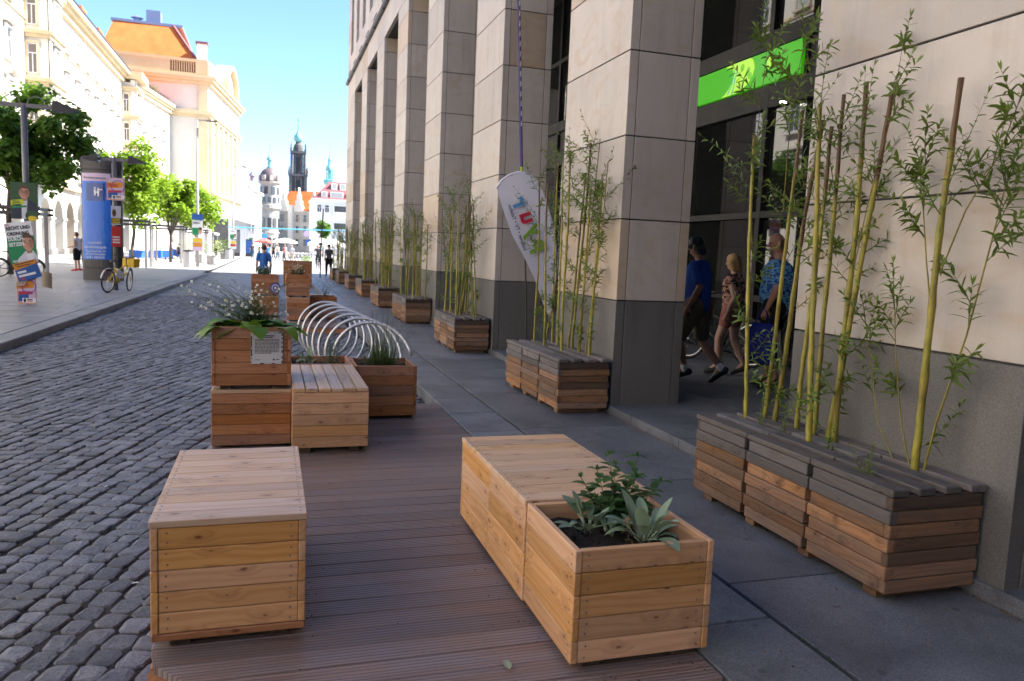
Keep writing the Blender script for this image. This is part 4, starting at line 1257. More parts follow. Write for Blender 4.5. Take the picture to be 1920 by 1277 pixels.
# mirrored letters seen from the back of the cloth, running down the flag
dirv = Vector((.52, 0, -.855)).normalized()       # reading direction of the mirrored word, bottom to top reversed
def ft(txt, m, u, z, size, bold=.0):
    o = lettering(txt, m, wf, (u, -.03, z), (0, 0, 0), size, .001, 'CENTER', bold=bold)
    # text x axis points up-left along the flag, mirrored about its baseline normal
    ax = Vector((-.388, 0, .92)); up = Vector((.92, 0, .388))
    nrm = ax.cross(up)
    o.matrix_local = Matrix(((ax.x, up.x, nrm.x, u), (ax.y, up.y, nrm.y, -.034), (ax.z, up.z, nrm.z, z), (0, 0, 0, 1)))
    return o
for ch, m_, u, z in (('p', cg, -.235, 1.70), ('y', cg, -.335, 1.89), ('u', cr, -.435, 2.05), ('r', cb, -.555, 2.24)):
    ft(ch, m_, u - .07, z - .035, .32, .010)
ft('Internet \u2022 TV \u2022 Telefon', cn, -.575, 1.90, .068, .001)
pf = thing('feather_flag', 'tall thin purple flag seen edge-on rising behind the white flag', 'flag', (3.48, 10.25, 0))
purple = flat('purple_flag_fabric', (.055, .03, .16), .6)
b = MB()
n = 16; vs = []; fs = []
for i in range(n + 1):
    z = 2.75 + i * .17; x = -.16 - .062 * (z - 2.75) - .04
    for j, (dx, dy) in enumerate(((-.022, 0), (.0, -.02), (.022, .0), (.165, .5), (.145, .5))): vs.append((x + dx + (.012 * math.sin(z * 4) if j > 2 else 0), dy, z))
for i in range(n):
    for j in range(5): fs.append((i * 5 + j, i * 5 + (j + 1) % 5, i * 5 + 5 + (j + 1) % 5, i * 5 + 5 + j))
fs.append((4, 3, 2, 1, 0)); b.add(vs, fs)
b.build('flag_cloth', purple, pf)
b = MB()
for i in range(13):
    z = 3.3 + i * .13; x = -.16 - .062 * (z - 2.75) - .04
    b.b2((x - .004, -.0235, z), (x + .006, -.0215, z + .07))
tag(b.build('lettering_print', M['white'], pf), kind='stuff')
MB().tube([(-.165, .0, 2.45), (-.185, .0, 2.6), (-.2, 0, 2.76)], [.012, .018, .021], 8).build('green_tip', flat('lime_fabric', (.35, .55, .04)), pf)
MB().tube([(0, 0, 0), (-.05, 0, 1.0), (-.165, 0, 2.46)], .012, 8).build('pole', M['black'], pf)
MB().lathe([(.16, 0), (.16, .03), (.05, .06), (.03, .2)], 16).build('base', M['black'], pf)

# spilled soil and grit on the deck and the slabs
gd = MB(); gs = MB(); rg = random.Random(9)
def crumb(b, x, y, z, s_): b.box((x, y, z + s_ * .3), (s_, s_ * rg.uniform(.6, 1.5), s_ * .7), mat=Euler((rg.random(), rg.random(), rg.random() * 3)).to_matrix())
for i in range(200):
    if rg.random() < .6:
        a = rg.random(); x, y = rg.choice(((1.06 - abs(rg.gauss(0, .05)), 2.5 + a * 1.8), (1.08 + a * .58, 2.5 - abs(rg.gauss(0, .04))), (.16 + a * .56, 5.82 - abs(rg.gauss(0, .05))), (.16 + abs(rg.gauss(0, .04)), 3.0 + a * 1.1)))
    else: x, y = rg.uniform(.1, 1.6), rg.uniform(2.4, 7.4)
    crumb(gd, x, y, .001, rg.uniform(.0015, .0045))
for i in range(500):
    x = rg.choice((2.70 - abs(rg.gauss(0, .08)), rg.uniform(1.68, 3.2))); y = rg.uniform(2.0, 10)
    crumb(gs, x, y, .001, rg.uniform(.002, .007))
tag(gd.build('soil_crumbs', M['soil'], bpy.data.objects['wooden_deck']), kind='stuff')
tag(gs.build('grit', M['dry'], rpav), kind='stuff')
# ================================================================== LEFT SIDE OF THE STREET
def facade_fn(P, Q):
    """maps (u along the wall, out from the wall, z) to world; P -> Q with the street on the left of travel = -normal side"""
    P, Q = Vector((P[0], P[1], 0)), Vector((Q[0], Q[1], 0)); d = (Q - P).normalized(); nrm = Vector((d.y, -d.x, 0))
    return (lambda u, o, z: P + d * u + nrm * o + Vector((0, 0, z))), (Q - P).length, math.atan2(d.y, d.x)
def fbox(b, F, u0, u1, o0, o1, z0, z1, mi=0):
    vs = [F(u, o, z) for z in (z0, z1) for o in (o0, o1) for u in (u0, u1)]
    b.add(vs, [(0, 2, 3, 1), (4, 5, 7, 6), (0, 1, 5, 4), (2, 6, 7, 3), (0, 4, 6, 2), (1, 3, 7, 5)][::1], mi)
_wc = {}
def window(parent, F, ang, u, z, w, h, hood=0, pane='window_pale', sill=True, frame='white', surround='cream', dep=.12):
    """window part: pane, with frame, surround and hood as sub-parts; shares its meshes by size"""
    key = (round(w, 2), round(h, 2), hood, pane, sill, frame, surround, dep)
    if key not in _wc:
        p = MB().b2((-w / 2, -.04, 0), (w / 2, .0, h)).mesh('window', M[pane])
        f = MB()
        t = .06
        f.b2((-w / 2, -.06, 0), (-w / 2 + t, -.001, h)); f.b2((w / 2 - t, -.06, 0), (w / 2, -.001, h)); f.b2((-w / 2 + t, -.06, h - t), (w / 2 - t, -.001, h)); f.b2((-w / 2 + t, -.06, 0), (w / 2 - t, -.001, t))
        f.b2((-t / 2, -.06, t), (t / 2, -.001, h * .66)); f.b2((-w / 2 + t, -.062, h * .66), (w / 2 - t, -.001, h * .66 + t))
        f = f.mesh('frame', M[frame])
        s_ = MB()
        e = .16
        s_.b2((-w / 2 - e, -dep - .05, -.02), (-w / 2, 0, h + .02)); s_.b2((w / 2, -dep - .05, -.02), (w / 2 + e, 0, h + .02)); s_.b2((-w / 2 - e, -dep - .05, h + .02), (w / 2 + e, 0, h + .02 + e))
        s_ = s_.mesh('surround', M[surround])
        hd = None
        if hood or sill:
            hh = MB()
            sl_ = MB().b2((-w / 2 - .25, -.3, -.16), (w / 2 + .25, 0, -.03)).mesh('sill', M[surround]) if sill else None
            if hood == 1: hh.b2((-w / 2 - .35, -.38, h + .28), (w / 2 + .35, 0, h + .46))
            if hood == 2:
                n = 8; pts = [(-(w / 2 + .35) + (w + .7) * i / n, h + .3 + .42 * math.sin(math.pi * i / n)) for i in range(n + 1)]
                hh.prism(pts + [(x_, z_ + .18) for x_, z_ in pts[::-1]], lambda a, c, t_: (a, -t_, c), 0, .4)
            hd = (hh.mesh('hood', M[surround]) if hood else None, sl_)
        _wc[key] = (p, f, s_, hd)
    p, f, s_, hd = _wc[key]
    o = link('window', p, parent, F(u, .03, z), (0, 0, ang))
    link('frame', f, o); link('surround', s_, o)
    if hd and hd[0]: link('hood', hd[0], o)
    if hd and hd[1]: link('sill', hd[1], o)
    return o

def arch_row(parent, F, us, w, zs, ze, ztop, dep, m, back):
    """arcade: one mesh of piers and round arches per bay"""
    for u0 in us:
        b = MB(); n = 14; r_ = w / 2 - .55
        uc = u0 + w / 2
        pts = [(u0, 0), (u0 + .55, 0), (u0 + .55, zs)] + [(uc - r_ * math.cos(math.pi * i / n), zs + r_ * 1.05 * math.sin(math.pi * i / n)) for i in range(1, n)] + [(u0 + w - .55, zs), (u0 + w - .55, 0), (u0 + w, 0), (u0 + w, ztop), (u0, ztop)]
        b.prism(pts, lambda a, c, t_: F(a, -t_, c), 0, dep)
        fbox(b, F, u0 + w - .6, u0 + w + .6, -.02, .10, zs - .18, zs)
        fbox(b, F, u0 + w - .6, u0 + w + .6, -.02, .12, 0, .5)
        b.build('arch', m, parent)

HL = 21.2
# ---- long building A -------------------------------------------------------
A = thing('arcade_building', 'long pale sandstone building with ground floor arcade and orange dormered roof on the left', 'building')
F, L, an = facade_fn((-17, -40), (-17, 104)); U0 = 26
wl = MB()
fbox(wl, F, U0, L, -14, 0, 5.6, 20.0); fbox(wl, F, U0, 100, -14, -.02, -.1, 5.6); fbox(wl, F, 100, L, -14, -4.0, -.1, 5.6)
wl.build('wall', M['cream'], A)
arch_row(A, F, [100 + 3.9 * i for i in range(11)], 3.9, 3.05, 0, 5.55, .9, M['cream'], None)
tr = MB()
for z0, z1, o in ((5.55, 5.95, .35), (20.0, 20.5, .35), (20.5, 20.8, .7), (20.8, 21.2, 1.0), (16.9, 17.1, .12)): fbox(tr, F, U0, L, -.01, o, z0, z1)
tr.build('cornice', M['cream_trim'], A)
gt = MB(); fbox(gt, F, U0, L, .85, 1.06, 21.2, 21.36); gt.build('gutter', M['dark_metal'], A)
rf = MB()
vs = [F(u, o, z) for u in (U0, L) for o, z in ((-.1, 21.2), (-6.0, 26.2), (-12, 26.4), (-14, 21.2))]
rf.add(vs, [(0, 1, 5, 4), (1, 2, 6, 5), (2, 3, 7, 6), (3, 2, 1, 0), (4, 5, 6, 7)]); rf = rf.build('roof', M['roof'], A)
for i, u in enumerate([96 + 8.0 * j for j in range(6)]):
    d = MB(); 
    fbox(d, F, u - .9, u + .9, -3.2, -.9, 21.3, 23.6, 0); d.build('dormer', M['white_wall'], rf)
    d = MB(); fbox(d, F, u - 1.1, u + 1.1, -3.6, -.7, 23.6, 23.85); d.build('dormer_roof', M['roof'], rf)
    d = MB(); fbox(d, F, u - .6, u + .6, -.9, -.86, 21.8, 23.2); d.build('dormer_window', M['window_warm'], rf)
wz = [(6.6, 1.9, 1), (9.9, 2.0, 2), (13.3, 2.0, 1), (17.3, 1.7, 0)]
for i in range(0, 36):
    u = 2.6 + i * 3.95
    if u < U0 + 1: continue
    if 104.4 < u < 109.9: continue
    for j, (z, h, hd) in enumerate(wz):
        window(A, F, an, u, z, 1.15, h, hd, 'window_pale' if (i + j) % 3 else 'window')
# balcony with balusters in front of the first floor, partly behind the trees
bal = MB(); fbox(bal, F, 121, 143, 0, 1.6, 5.96, 6.2); fbox(bal, F, 121, 143, 1.35, 1.6, 7.05, 7.2)
for i in range(70): fbox(bal, F, 121.1 + i * .314, 121.22 + i * .314, 1.42, 1.54, 6.2, 7.05)
tag(bal.build('balcony', M['post_grey'], A), kind='stuff')
def bay(u0, u1, lab):
    b = MB(); fbox(b, F, u0, u1, -.5, 1.5, 5.4, 20.0); fbox(b, F, u0, u1, -.5, 1.5, 20.0, 20.001)
    p = b.build('bay', M['cream'], A)
    c = MB()
    for z in (5.4, 9.0, 12.35, 15.7, 19.0):
        fbox(c, F, u0 - .18, u1 + .18, -.4, 1.7, z, z + .28); fbox(c, F, u0 - .3, u1 + .3, -.4, 1.86, z + .28, z + .52)
    fbox(c, F, u0 - .6, u1 + .6, -.4, 2.3, 20.4, 21.25)
    c.build('bay_cornice', M['cream_trim'], p)
    b = MB()
    for uu in (u0 - .05, ): fbox(b, F, uu, uu + .06, .95, 1.56, 5.9, 20.3)
    fbox(b, F, u0 - .05, u0 + .7, 1.5, 1.58, 5.9, 20.3); fbox(b, F, u1 - .7, u1 + .05, 1.5, 1.58, 5.9, 20.3)
    b.build('bay_pilaster', M['cream'], p)
    Fs, Ls, ans = facade_fn(F(u0, -.0, 0)[:2], F(u0, 1.5, 0)[:2])
    for z in (6.5, 9.9, 13.2, 16.6):
        window(p, Fs, ans, .48, z, .62, 2.1, 0, 'window_warm', False, 'white', 'cream_trim', .06)
        window(p, lambda u, o, z_: F(u, 1.5 + o, z_), an, (u0 + u1) / 2, z, 1.1, 2.0, 1, 'window_pale')
    return p
bay(105.4, 109.0, 'near'); bay(143.6, 147.6, 'far')
# ---- building A2, slightly turned -----------------------------------------
A2 = thing('sandstone_building', 'pale sandstone building between the far bay and the orange hipped roof', 'building')
F2, L2, an2 = facade_fn((-17.0, 107.6), (-14.3, 125.2))
wl = MB(); fbox(wl, F2, 0, L2, -10, 0, -.1, 20.0); wl.build('wall', M['cream'], A2)
tr = MB()
for z0, z1, o in ((5.55, 5.95, .3), (20.0, 20.5, .35), (20.5, 20.8, .6), (20.8, 21.2, .85)): fbox(tr, F2, 0, L2, -.01, o, z0, z1)
tr.build('cornice', M['cream_trim'], A2)
rf = MB(); rf.add([F2(u, o, z) for u in (0, L2) for o, z in ((-.1, 21.2), (-5, 24.8), (-10, 21.2))], [(0, 1, 4, 3), (1, 2, 5, 4), (0, 2, 1), (3, 4, 5)]); rf.build('roof', M['roof'], A2)
for i in range(4):
    for j, (z, h, hd) in enumerate(wz): window(A2, F2, an2, 2.4 + i * 4.2, z, 1.15, h, hd)
rl = MB(); fbox(rl, F2, 0, L2, .1, .16, 22.0, 22.06)
for i in range(24): fbox(rl, F2, i * .72, i * .72 + .05, .1, .15, 21.2, 22.0)
tag(rl.build('terrace_railing', M['dark_metal'], A2), kind='stuff')
# ---- building B: orange hipped roof and round gable -------------------------
Bd = thing('hipped_roof_building', 'tall ochre sandstone corner building with bright orange hipped roof and round gable', 'building')
Fc, Lc, anc = facade_fn((-14.4, 126), (-9.05, 126))           # facing the camera
# facade_fn points its normal to the right of travel: P->Q eastwards gives -y (towards the camera)
Fs, Ls, ans = facade_fn((-9.05, 126), (-5.75, 152.5))
body = MB(); body.add([Fc(0, 0, z) for z in (0, 25)] + [Fc(Lc, 0, z) for z in (0, 25)] + [Fs(Ls, 0, z) for z in (0, 25)] + [(-24, 152.5, z) for z in (0, 25)] + [(-24, 126, z) for z in (0, 25)],
                      [(0, 2, 3, 1), (2, 4, 5, 3), (4, 6, 7, 5), (6, 8, 9, 7), (8, 0, 1, 9), (1, 3, 5, 7, 9)])
body.build('wall', M['cream'], Bd)
tr = MB()
for (Fx, Lx) in ((lambda u, o, z: Fc(u - 10, o, z), 10 + Lc), (Fs, Ls)):
    for z0, z1, o in ((8.3, 8.7, .5), (8.7, 9.1, .9), (19.9, 20.3, .35), (20.3, 20.9, .6), (24.6, 25.1, .5), (25.1, 25.5, .9), (25.5, 25.8, 1.15)):
        fbox(tr, Fx, 0 if Lx > 16 and Fx is not Fs else 0, Lx + (o if Fx is not Fs else 0), -.01, o, z0, z1)
tr.build('cornice', M['cream_trim'], Bd)
bl = MB()
fbox(bl, Fc, -10, Lc, -.35, .3, 25.8, 26.2); fbox(bl, Fc, -10, Lc, -.35, .3, 27.8, 28.2); fbox(bl, Fc, -10, .2, -.3, .2, 26.2, 27.8); fbox(bl, Fc, Lc - 1.7, Lc, -.35, .32, 26.2, 27.8)
for i in range(11): fbox(bl, Fc, .4 + i * .32, .55 + i * .32, -.2, .1, 26.2, 27.8)
tag(bl.build('balustrade', M['cream_trim'], Bd), kind='stuff')
bl = MB(); fbox(bl, Fs, 0, 9, -.35, .3, 25.8, 28.1); bl.build('parapet', M['cream'], Bd)
ch = MB(); fbox(ch, Fc, Lc - 1.6, Lc - .2, -1.6, -.3, 28.2, 30.6); ch.build('chimney', M['white_wall'], Bd)
ch = MB(); fbox(ch, Fc, Lc - 1.75, Lc - .05, -1.75, -.15, 30.6, 30.9); ch.build('chimney_cap', M['roof_maroon'], Bd)
rf = MB(); rf.add([(-24, 127.2, 28.0), (-10.6, 127.2, 28.4), (-7.6, 151, 28.4), (-24, 151, 28), (-22.5, 131, 33.6), (-14.2, 131, 33.8), (-13.2, 146, 33.8), (-22.5, 146, 33.6)],
                  [(0, 1, 5, 4), (1, 2, 6, 5), (2, 3, 7, 6), (3, 0, 4, 7), (4, 5, 6, 7)]); rf = rf.build('roof', M['roof'], Bd)
MB().b2((-22.8, 130.8, 33.62), (-13.0, 146.3, 34.0)).build('ridge_cap', M['lead'], rf)
MB().b2((-18.2, 132, 34.0), (-16.2, 134, 36.0)).build('roof_plant_room', M['lead'], rf)
MB().lathe([(.5, 0), (.5, .5), (.9, .7), (.2, 1.1)], 10, (-19.5, 132.5, 34)).build('roof_vent', M['lead'], rf)
b = MB(); b.bar((-10.75, 127.1, 28.45), (-14.3, 130.9, 33.9), .35, .2); b.build('hip_ridge', M['roof_maroon'], rf)
# round gable on the street side
g = MB(); n = 18; cu, cr_ = 17.0, 5.6
arc = [(cu - cr_ * math.cos(math.pi * i / n), 25.8 + 5.4 * math.sin(math.pi * i / n)) for i in range(n + 1)]
g.prism(arc, lambda u, z, t: Fs(u, -t, z), 0, 1.6); g.build('round_gable', M['cream'], Bd)
g = MB(); g.prism(arc + [(cu - (cr_ - .7) * math.cos(math.pi * i / n), 25.8 + 4.7 * math.sin(math.pi * i / n)) for i in range(n, -1, -1)], lambda u, z, t: Fs(u, t, z), 0, .8); g.build('gable_arch_moulding', M['cream_trim'], Bd)
g = MB(); g.prism([(cu + 1.4 * math.cos(a), 27.4 + 1.7 * math.sin(a)) for a in [i * .4 for i in range(16)]], lambda u, z, t: Fs(u, t, z), .001, .1); g.build('gable_window', M['window_warm'], Bd)
pil = MB()
for u in (0.1, 1.1, 5.2, 9.4, 13.6, 17.8, 22.0): fbox(pil, Fs, u, u + 1.0, 0, .4, 9.1, 20.0)
fbox(pil, Fc, Lc - 1.3, Lc, 0, .4, 9.1, 20.0); fbox(pil, Fc, Lc - 1.3, Lc, 0, .3, 20.9, 24.6)
pil.build('pilaster', M['cream_trim'], Bd)
for i, u in enumerate((3.6, 7.8, 12.0, 16.2, 20.4)):
    for z, h in ((2.0, 3.8), (10.0, 3.0), (14.6, 3.2), (21.4, 2.2)): window(Bd, Fs, ans, u, z, 1.6, h, 1 if z == 14.6 else 0, 'window_pale' if z > 9 else 'window_warm', False, 'white', 'cream_trim')
# ---- further pale buildings --------------------------------------------------
def block(name, label, P, Q, dep, h, roofm=None, roof_h=3, wall='white_wall', rows=4, cols=4, pane='window', ww=1.2, wh=1.7, z0=4.5, dz=3.4):
    t = thing(name, label, 'building'); Fx, Lx, ax = facade_fn(P, Q)
    b = MB(); fbox(b, Fx, 0, Lx, -dep, 0, -.1, h); b.build('wall', M[wall], t)
    b = MB(); fbox(b, Fx, -.3, Lx + .3, -dep, .5, h, h + .5); b.build('cornice', M['cream_trim' if wall == 'cream' else wall], t)
    if roofm:
        b = MB(); b.add([Fx(u, o, z) for u in (-.3, Lx + .3) for o, z in ((.4, h + .5), (-dep / 2, h + .5 + roof_h), (-dep, h + .5))], [(0, 1, 4, 3), (1, 2, 5, 4), (0, 2, 1), (3, 4, 5)]); b.build('roof', M[roofm], t)
    for i in range(cols):
        for j in range(rows):
            z = z0 + j * dz
            if z + wh < h: window(t, Fx, ax, (i + .5) * Lx / cols, z, ww, wh, 0, pane, True, 'white', wall)
    return t, Fx, Lx
block('pale_townhouse', 'pale narrow building just beyond the corner with the round gable', (-6.9, 154), (-4.95, 178), 12, 17.6, 'roof_maroon', 2.5, rows=4, cols=6)
c, Fx, Lx = block('pale_townhouse', 'white building with an orange roof left of the domed tower', (-5.0, 180), (-2.3, 206), 12, 13.6, 'roof', 3.5, rows=3, cols=6)
MB().lathe([(.5, 0), (.5, 1.0), (.9, 1.2), (.1, 2.2), (.05, 3.2)], 10, (-4.2, 190, 16.0)).build('ridge_turret', M['lead'], c)
# modern flat-roofed pavilion with dark posts
pv = thing('shop_pavilion', 'flat-roofed white shop pavilion with dark window posts in the distance', 'building')
Fx, Lx, ax = facade_fn((-6.0, 128), (-3.2, 166))
b = MB(); fbox(b, Fx, 0, Lx, -3, 1.2, 5.2, 6.4); b.build('canopy', M['white'], pv)
b = MB(); fbox(b, Fx, 0, Lx, -3, -.3, -.1, 5.2); b.build('glass_wall', M['window'], pv)
for i in range(14): 
    b = MB(); fbox(b, Fx, i * Lx / 14, i * Lx / 14 + .25, -.3, .2, -.1, 5.2); b.build('post', M['white'], pv)
b = MB(); fbox(b, Fx, 0, Lx, 1.1, 1.15, 6.4, 7.3)
b.build('roof_railing', M['lead'], pv)

# ================================================================== SKYLINE
def ring_windows(parent, c, r_, n, z, w, h, m='window', a0=0.0, rng_=None):
    for i in range(n):
        a = a0 + 2 * math.pi * i / n
        if math.sin(a) > .35: continue
        o = MB().b2((-w / 2, -.12, 0), (w / 2, .06, h)).build('window', M[m], parent, (c[0] + r_ * math.cos(a), c[1] + r_ * math.sin(a), z), (0, 0, a + math.pi / 2))
# domed palace corner tower
pt = thing('domed_palace_tower', 'round pale palace corner tower with a grey dome and lantern', 'tower', (-.45, 217, 0))
MB().lathe([(2.5, -.2), (2.5, 4.4), (2.75, 4.6), (2.75, 4.9), (2.45, 5.0), (2.45, 10.9)], 20).build('lower_shaft', M['palace'], pt)
MB().lathe([(2.7, 10.9), (3.0, 11.1), (3.0, 12.0), (2.75, 12.05), (2.35, 12.1), (2.35, 17.2), (2.5, 17.4), (2.95, 17.8), (2.95, 18.1)], 20).build('upper_shaft', M['palace'], pt)
MB().lathe([(2.6, 18.1), (2.62, 19), (2.4, 20), (1.9, 20.9), (1.1, 21.5), (.6, 21.7), (.6, 21.8)], 20).build('dome', plain('brown_dome_copper', (.13, .10, .10), .6), pt, smooth=True)
MB().lathe([(.75, 21.7), (.75, 22.0), (.5, 22.05), (.5, 23.6), (.8, 23.7), (.75, 24.2), (.3, 24.8), (.06, 25.2), (.05, 28.5)], 12).build('lantern', M['copper'], pt)
ring_windows(pt, (0, 0), 2.45, 10, 6.0, .95, 2.6, a0=-.31); ring_windows(pt, (0, 0), 2.5, 10, 1.0, 1.0, 2.4, a0=-.31)
ring_windows(pt, (0, 0), 2.36, 10, 12.6, .8, 1.4, a0=-.31); ring_windows(pt, (0, 0), 2.36, 8, 14.8, 1.0, 1.9, a0=-.39)
for i in range(8):
    a = i * math.pi / 4 + .2
    if math.sin(a) < .3: MB().b2((-.5, -.5, 0), (.5, .2, 1.4)).build('dormer', M['palace'], pt, (2.35 * math.cos(a), 2.35 * math.sin(a), 18.3), (0, 0, a + math.pi / 2))
# palace wing with stepped gables and orange roof
pw = thing('palace_wing', 'pale palace wing with orange roof and stepped gable fronts beside the domed tower', 'building')
Fx, Lx, ax = facade_fn((2.0, 222), (13.8, 214))
b = MB(); fbox(b, Fx, 0, Lx, -10, 0, -.1, 11.0); b.build('wall', M['palace'], pw)
b = MB(); b.add([Fx(u, o, z) for u in (0, Lx) for o, z in ((.2, 11.0), (-5, 16.6), (-10, 11.0))], [(0, 1, 4, 3), (1, 2, 5, 4), (0, 2, 1), (3, 4, 5)]); b.build('roof', M['roof'], pw)
for u in (1.6, 6.2, 10.8):
    b = MB(); b.prism([(u - 1.3, 10.8), (u + 1.3, 10.8), (u + 1.3, 12.2), (u + .9, 12.4), (u + .9, 13.6), (u + .5, 13.9), (u + .5, 15.2), (u + .12, 15.6), (u, 17.2), (u - .12, 15.6), (u - .5, 15.2), (u - .5, 13.9), (u - .9, 13.6), (u - .9, 12.4), (u - 1.3, 12.2)], lambda a, z, t: Fx(a, t, z), -.6, .3)
    b.build('stepped_gable', M['white_wall'] if u < 8 else M['palace'], pw)
    window(pw, Fx, ax, u, 11.4, .7, 1.2, 0, 'window', False, 'palace', 'palace')
for i in range(6):
    for z in (1.5, 5.0, 8.0): window(pw, Fx, ax, 1.1 + i * 2.35, z, .9, 1.9, 0, 'window', False, 'palace', 'palace')
gb = MB(); fbox(gb, Fx, 3.4, 4.6, 0, .9, -.1, 12.5); gb.build('oriel', M['white_wall'], pw)
# blackened church tower
ct = thing('church_tower', 'tall blackened baroque church tower with a green onion spire', 'tower', (13.3, 425, 0))
st_ = M['dark_stone']
MB().b2((-4.6, -4.6, 0), (4.6, 4.6, 27)).build('base_stage', st_, ct)
MB().b2((-4.9, -4.9, 26.8), (4.9, 4.9, 27.7)).build('base_cornice', st_, ct)
b = MB(); b.b2((-3.2, -3.2, 27.7), (3.2, 3.2, 37.6))
for sx in (-1, 1):
    for sy in (-1, 1): b.b2((sx * 3.1, sy * 3.1, 27.7), (sx * 4.5, sy * 4.5, 37.6))
for x in (-1.5, 1.5): b.lathe([(.5, 27.7), (.42, 37)], 8, (x, -3.9, 0))
b.build('belfry_stage', st_, ct)
MB().b2((-1.0, -3.35, 29), (1.0, -3.18, 35.5)).build('opening', M['black'], ct)
MB().b2((-4.8, -4.8, 37.6), (4.8, 4.8, 38.6)).build('belfry_cornice', st_, ct)
b = MB(); b.b2((-2.4, -2.4, 38.6), (2.4, 2.4, 49.2))
for sx in (-1, 1):
    for sy in (-1, 1):
        b.lathe([(.65, 38.6), (.55, 49)], 8, (sx * 3.3, sy * 3.3, 0))
    b.lathe([(.5, 38.6), (.42, 49)], 8, (sx * 1.7, -3.1, 0))
b.build('upper_stage', st_, ct)
MB().b2((-.8, -2.56, 40.5), (.8, -2.38, 47.5)).build('opening', M['black'], ct)
MB().b2((-4.0, -4.0, 49.2), (4.0, 4.0, 50.4)).build('upper_cornice', st_, ct)
for sx in (-1, 1):
    for sy in (-1, 1):
        MB().lathe([(.45, 38.6), (.55, 40.5), (.2, 41.0), (.35, 41.8), (.05, 42.6)], 8, (sx * 4.5, sy * 4.5, 0)).build('statue', st_, ct)
        MB().lathe([(.4, 50.4), (.5, 52), (.2, 52.4), (.3, 53.6), (.05, 55)], 8, (sx * 3.6, sy * 3.6, 0)).build('pinnacle', st_, ct)
MB().lathe([(2.8, 50.4), (2.6, 52), (2.2, 53.5), (1.4, 54.6), (1.3, 55.4)], 12).build('lantern_stage', st_, ct)
MB().lathe([(1.6, 55.4), (2.3, 56.4), (2.35, 57.4), (1.9, 58.6), (1.0, 59.8), (.5, 61), (.35, 63), (.6, 63.6), (.3, 64.4), (.25, 66), (.6, 66.6), (.1, 67.6), (.05, 69.0)], 14).build('onion_spire', M['copper'], ct, smooth=True)
# green spire tower
hs = thing('green_spire_tower', 'slender white tower with a green copper spire at the right of the skyline', 'tower', (23.0, 332, 0))
MB().lathe([(1.9, 0), (1.9, 27.2)], 8, a0=.39).build('shaft', M['white_wall'], hs)
MB().lathe([(2.0, 27.2), (2.6, 28.2), (2.6, 29.2), (1.6, 29.4)], 8, a0=.39).build('gallery', M['copper'], hs)
b = MB()
for i in range(8): b.lathe([(.22, 29.3), (.2, 33.2)], 6, (1.25 * math.cos(i * .785 + .39), 1.25 * math.sin(i * .785 + .39), 0))
b.lathe([(.7, 29.3), (.7, 33.2)], 8); b.build('open_lantern', M['copper'], hs)
MB().lathe([(1.7, 33.2), (1.5, 34.2), (.7, 35.6), (.75, 37.2), (.9, 37.4), (.4, 38.4), (.1, 39.6), (.05, 45)], 8).build('spire', M['copper'], hs)
og_ = thing('orange_gabled_house', 'steep orange gabled roof below the green spire', 'building', (0, 0, 0))
b = MB(); b.add([(14.5, 215, 9.0), (19, 215, 17.0), (25, 215, 9), (14.5, 235, 9), (19, 235, 17), (25, 235, 9)], [(0, 1, 4, 3), (1, 2, 5, 4), (0, 2, 1), (3, 4, 5)]); b.build('roof', M['roof'], og_)
MB().b2((14.6, 215.1, -.1), (24.9, 234.9, 9.0)).build('wall', M['white_wall'], og_)
# white building with maroon mansard on the right
wb = thing('mansard_building', 'white building with maroon mansard roof, dormers and loggias at the end of the street', 'building')
Fx, Lx, ax = facade_fn((7.4, 150), (21.0, 150))
b = MB(); fbox(b, Fx, 0, Lx, -12, 0, -.1, 10.2); b.build('wall', M['white'], wb)
b = MB(); fbox(b, Fx, -.2, Lx, -12, .35, 10.2, 10.5); b.build('cornice', M['white'], wb)
b = MB(); b.add([Fx(u, o, z) for u, o, z in ((-.1, .2, 10.5), (Lx, .2, 10.5), (Lx, -3, 14.0), (3.2, -3, 14.0), (-.1, -12, 10.5), (Lx, -12, 10.5), (3.2, -9, 14), (Lx, -9, 14))], [(0, 1, 2, 3), (0, 3, 6, 4), (3, 2, 7, 6), (4, 6, 7, 5)]); rfm = b.build('roof', M['roof_maroon'], wb)
for u, z, w in ((2.1, 10.7, 1.1), (4.4, 10.7, 2.4), (6.9, 10.7, 1.2), (4.0, 12.4, 1.1), (5.6, 12.4, 1.1), (7.2, 12.4, 1.1), (9.2, 10.7, 1.2)):
    b = MB(); fbox(b, Fx, u - w / 2, u + w / 2, -3, -.1 - (z - 10.7) * .85, z, z + 1.2); d = b.build('dormer', M['white'], rfm)
    b = MB(); fbox(b, Fx, u - w / 2 + .15, u + w / 2 - .15, -.1 - (z - 10.7) * .85, -.06 - (z - 10.7) * .85, z + .2, z + 1.05); b.build('dormer_window', M['window_pale'], rfm)
for u, z, w, h in ((1.2, 8.0, .8, 1.4), (2.6, 8.0, .8, 1.4), (7.4, 8.0, .9, 1.4), (1.2, 4.6, .8, 1.4), (7.4, 4.6, .9, 1.4), (9.6, 8.0, 1, 1.4), (9.6, 4.6, 1, 1.4), (1.2, 1.2, .9, 1.6), (7.4, 1.2, 1, 1.6)): window(wb, Fx, ax, u, z, w, h, 0, 'window', True, 'white', 'white')
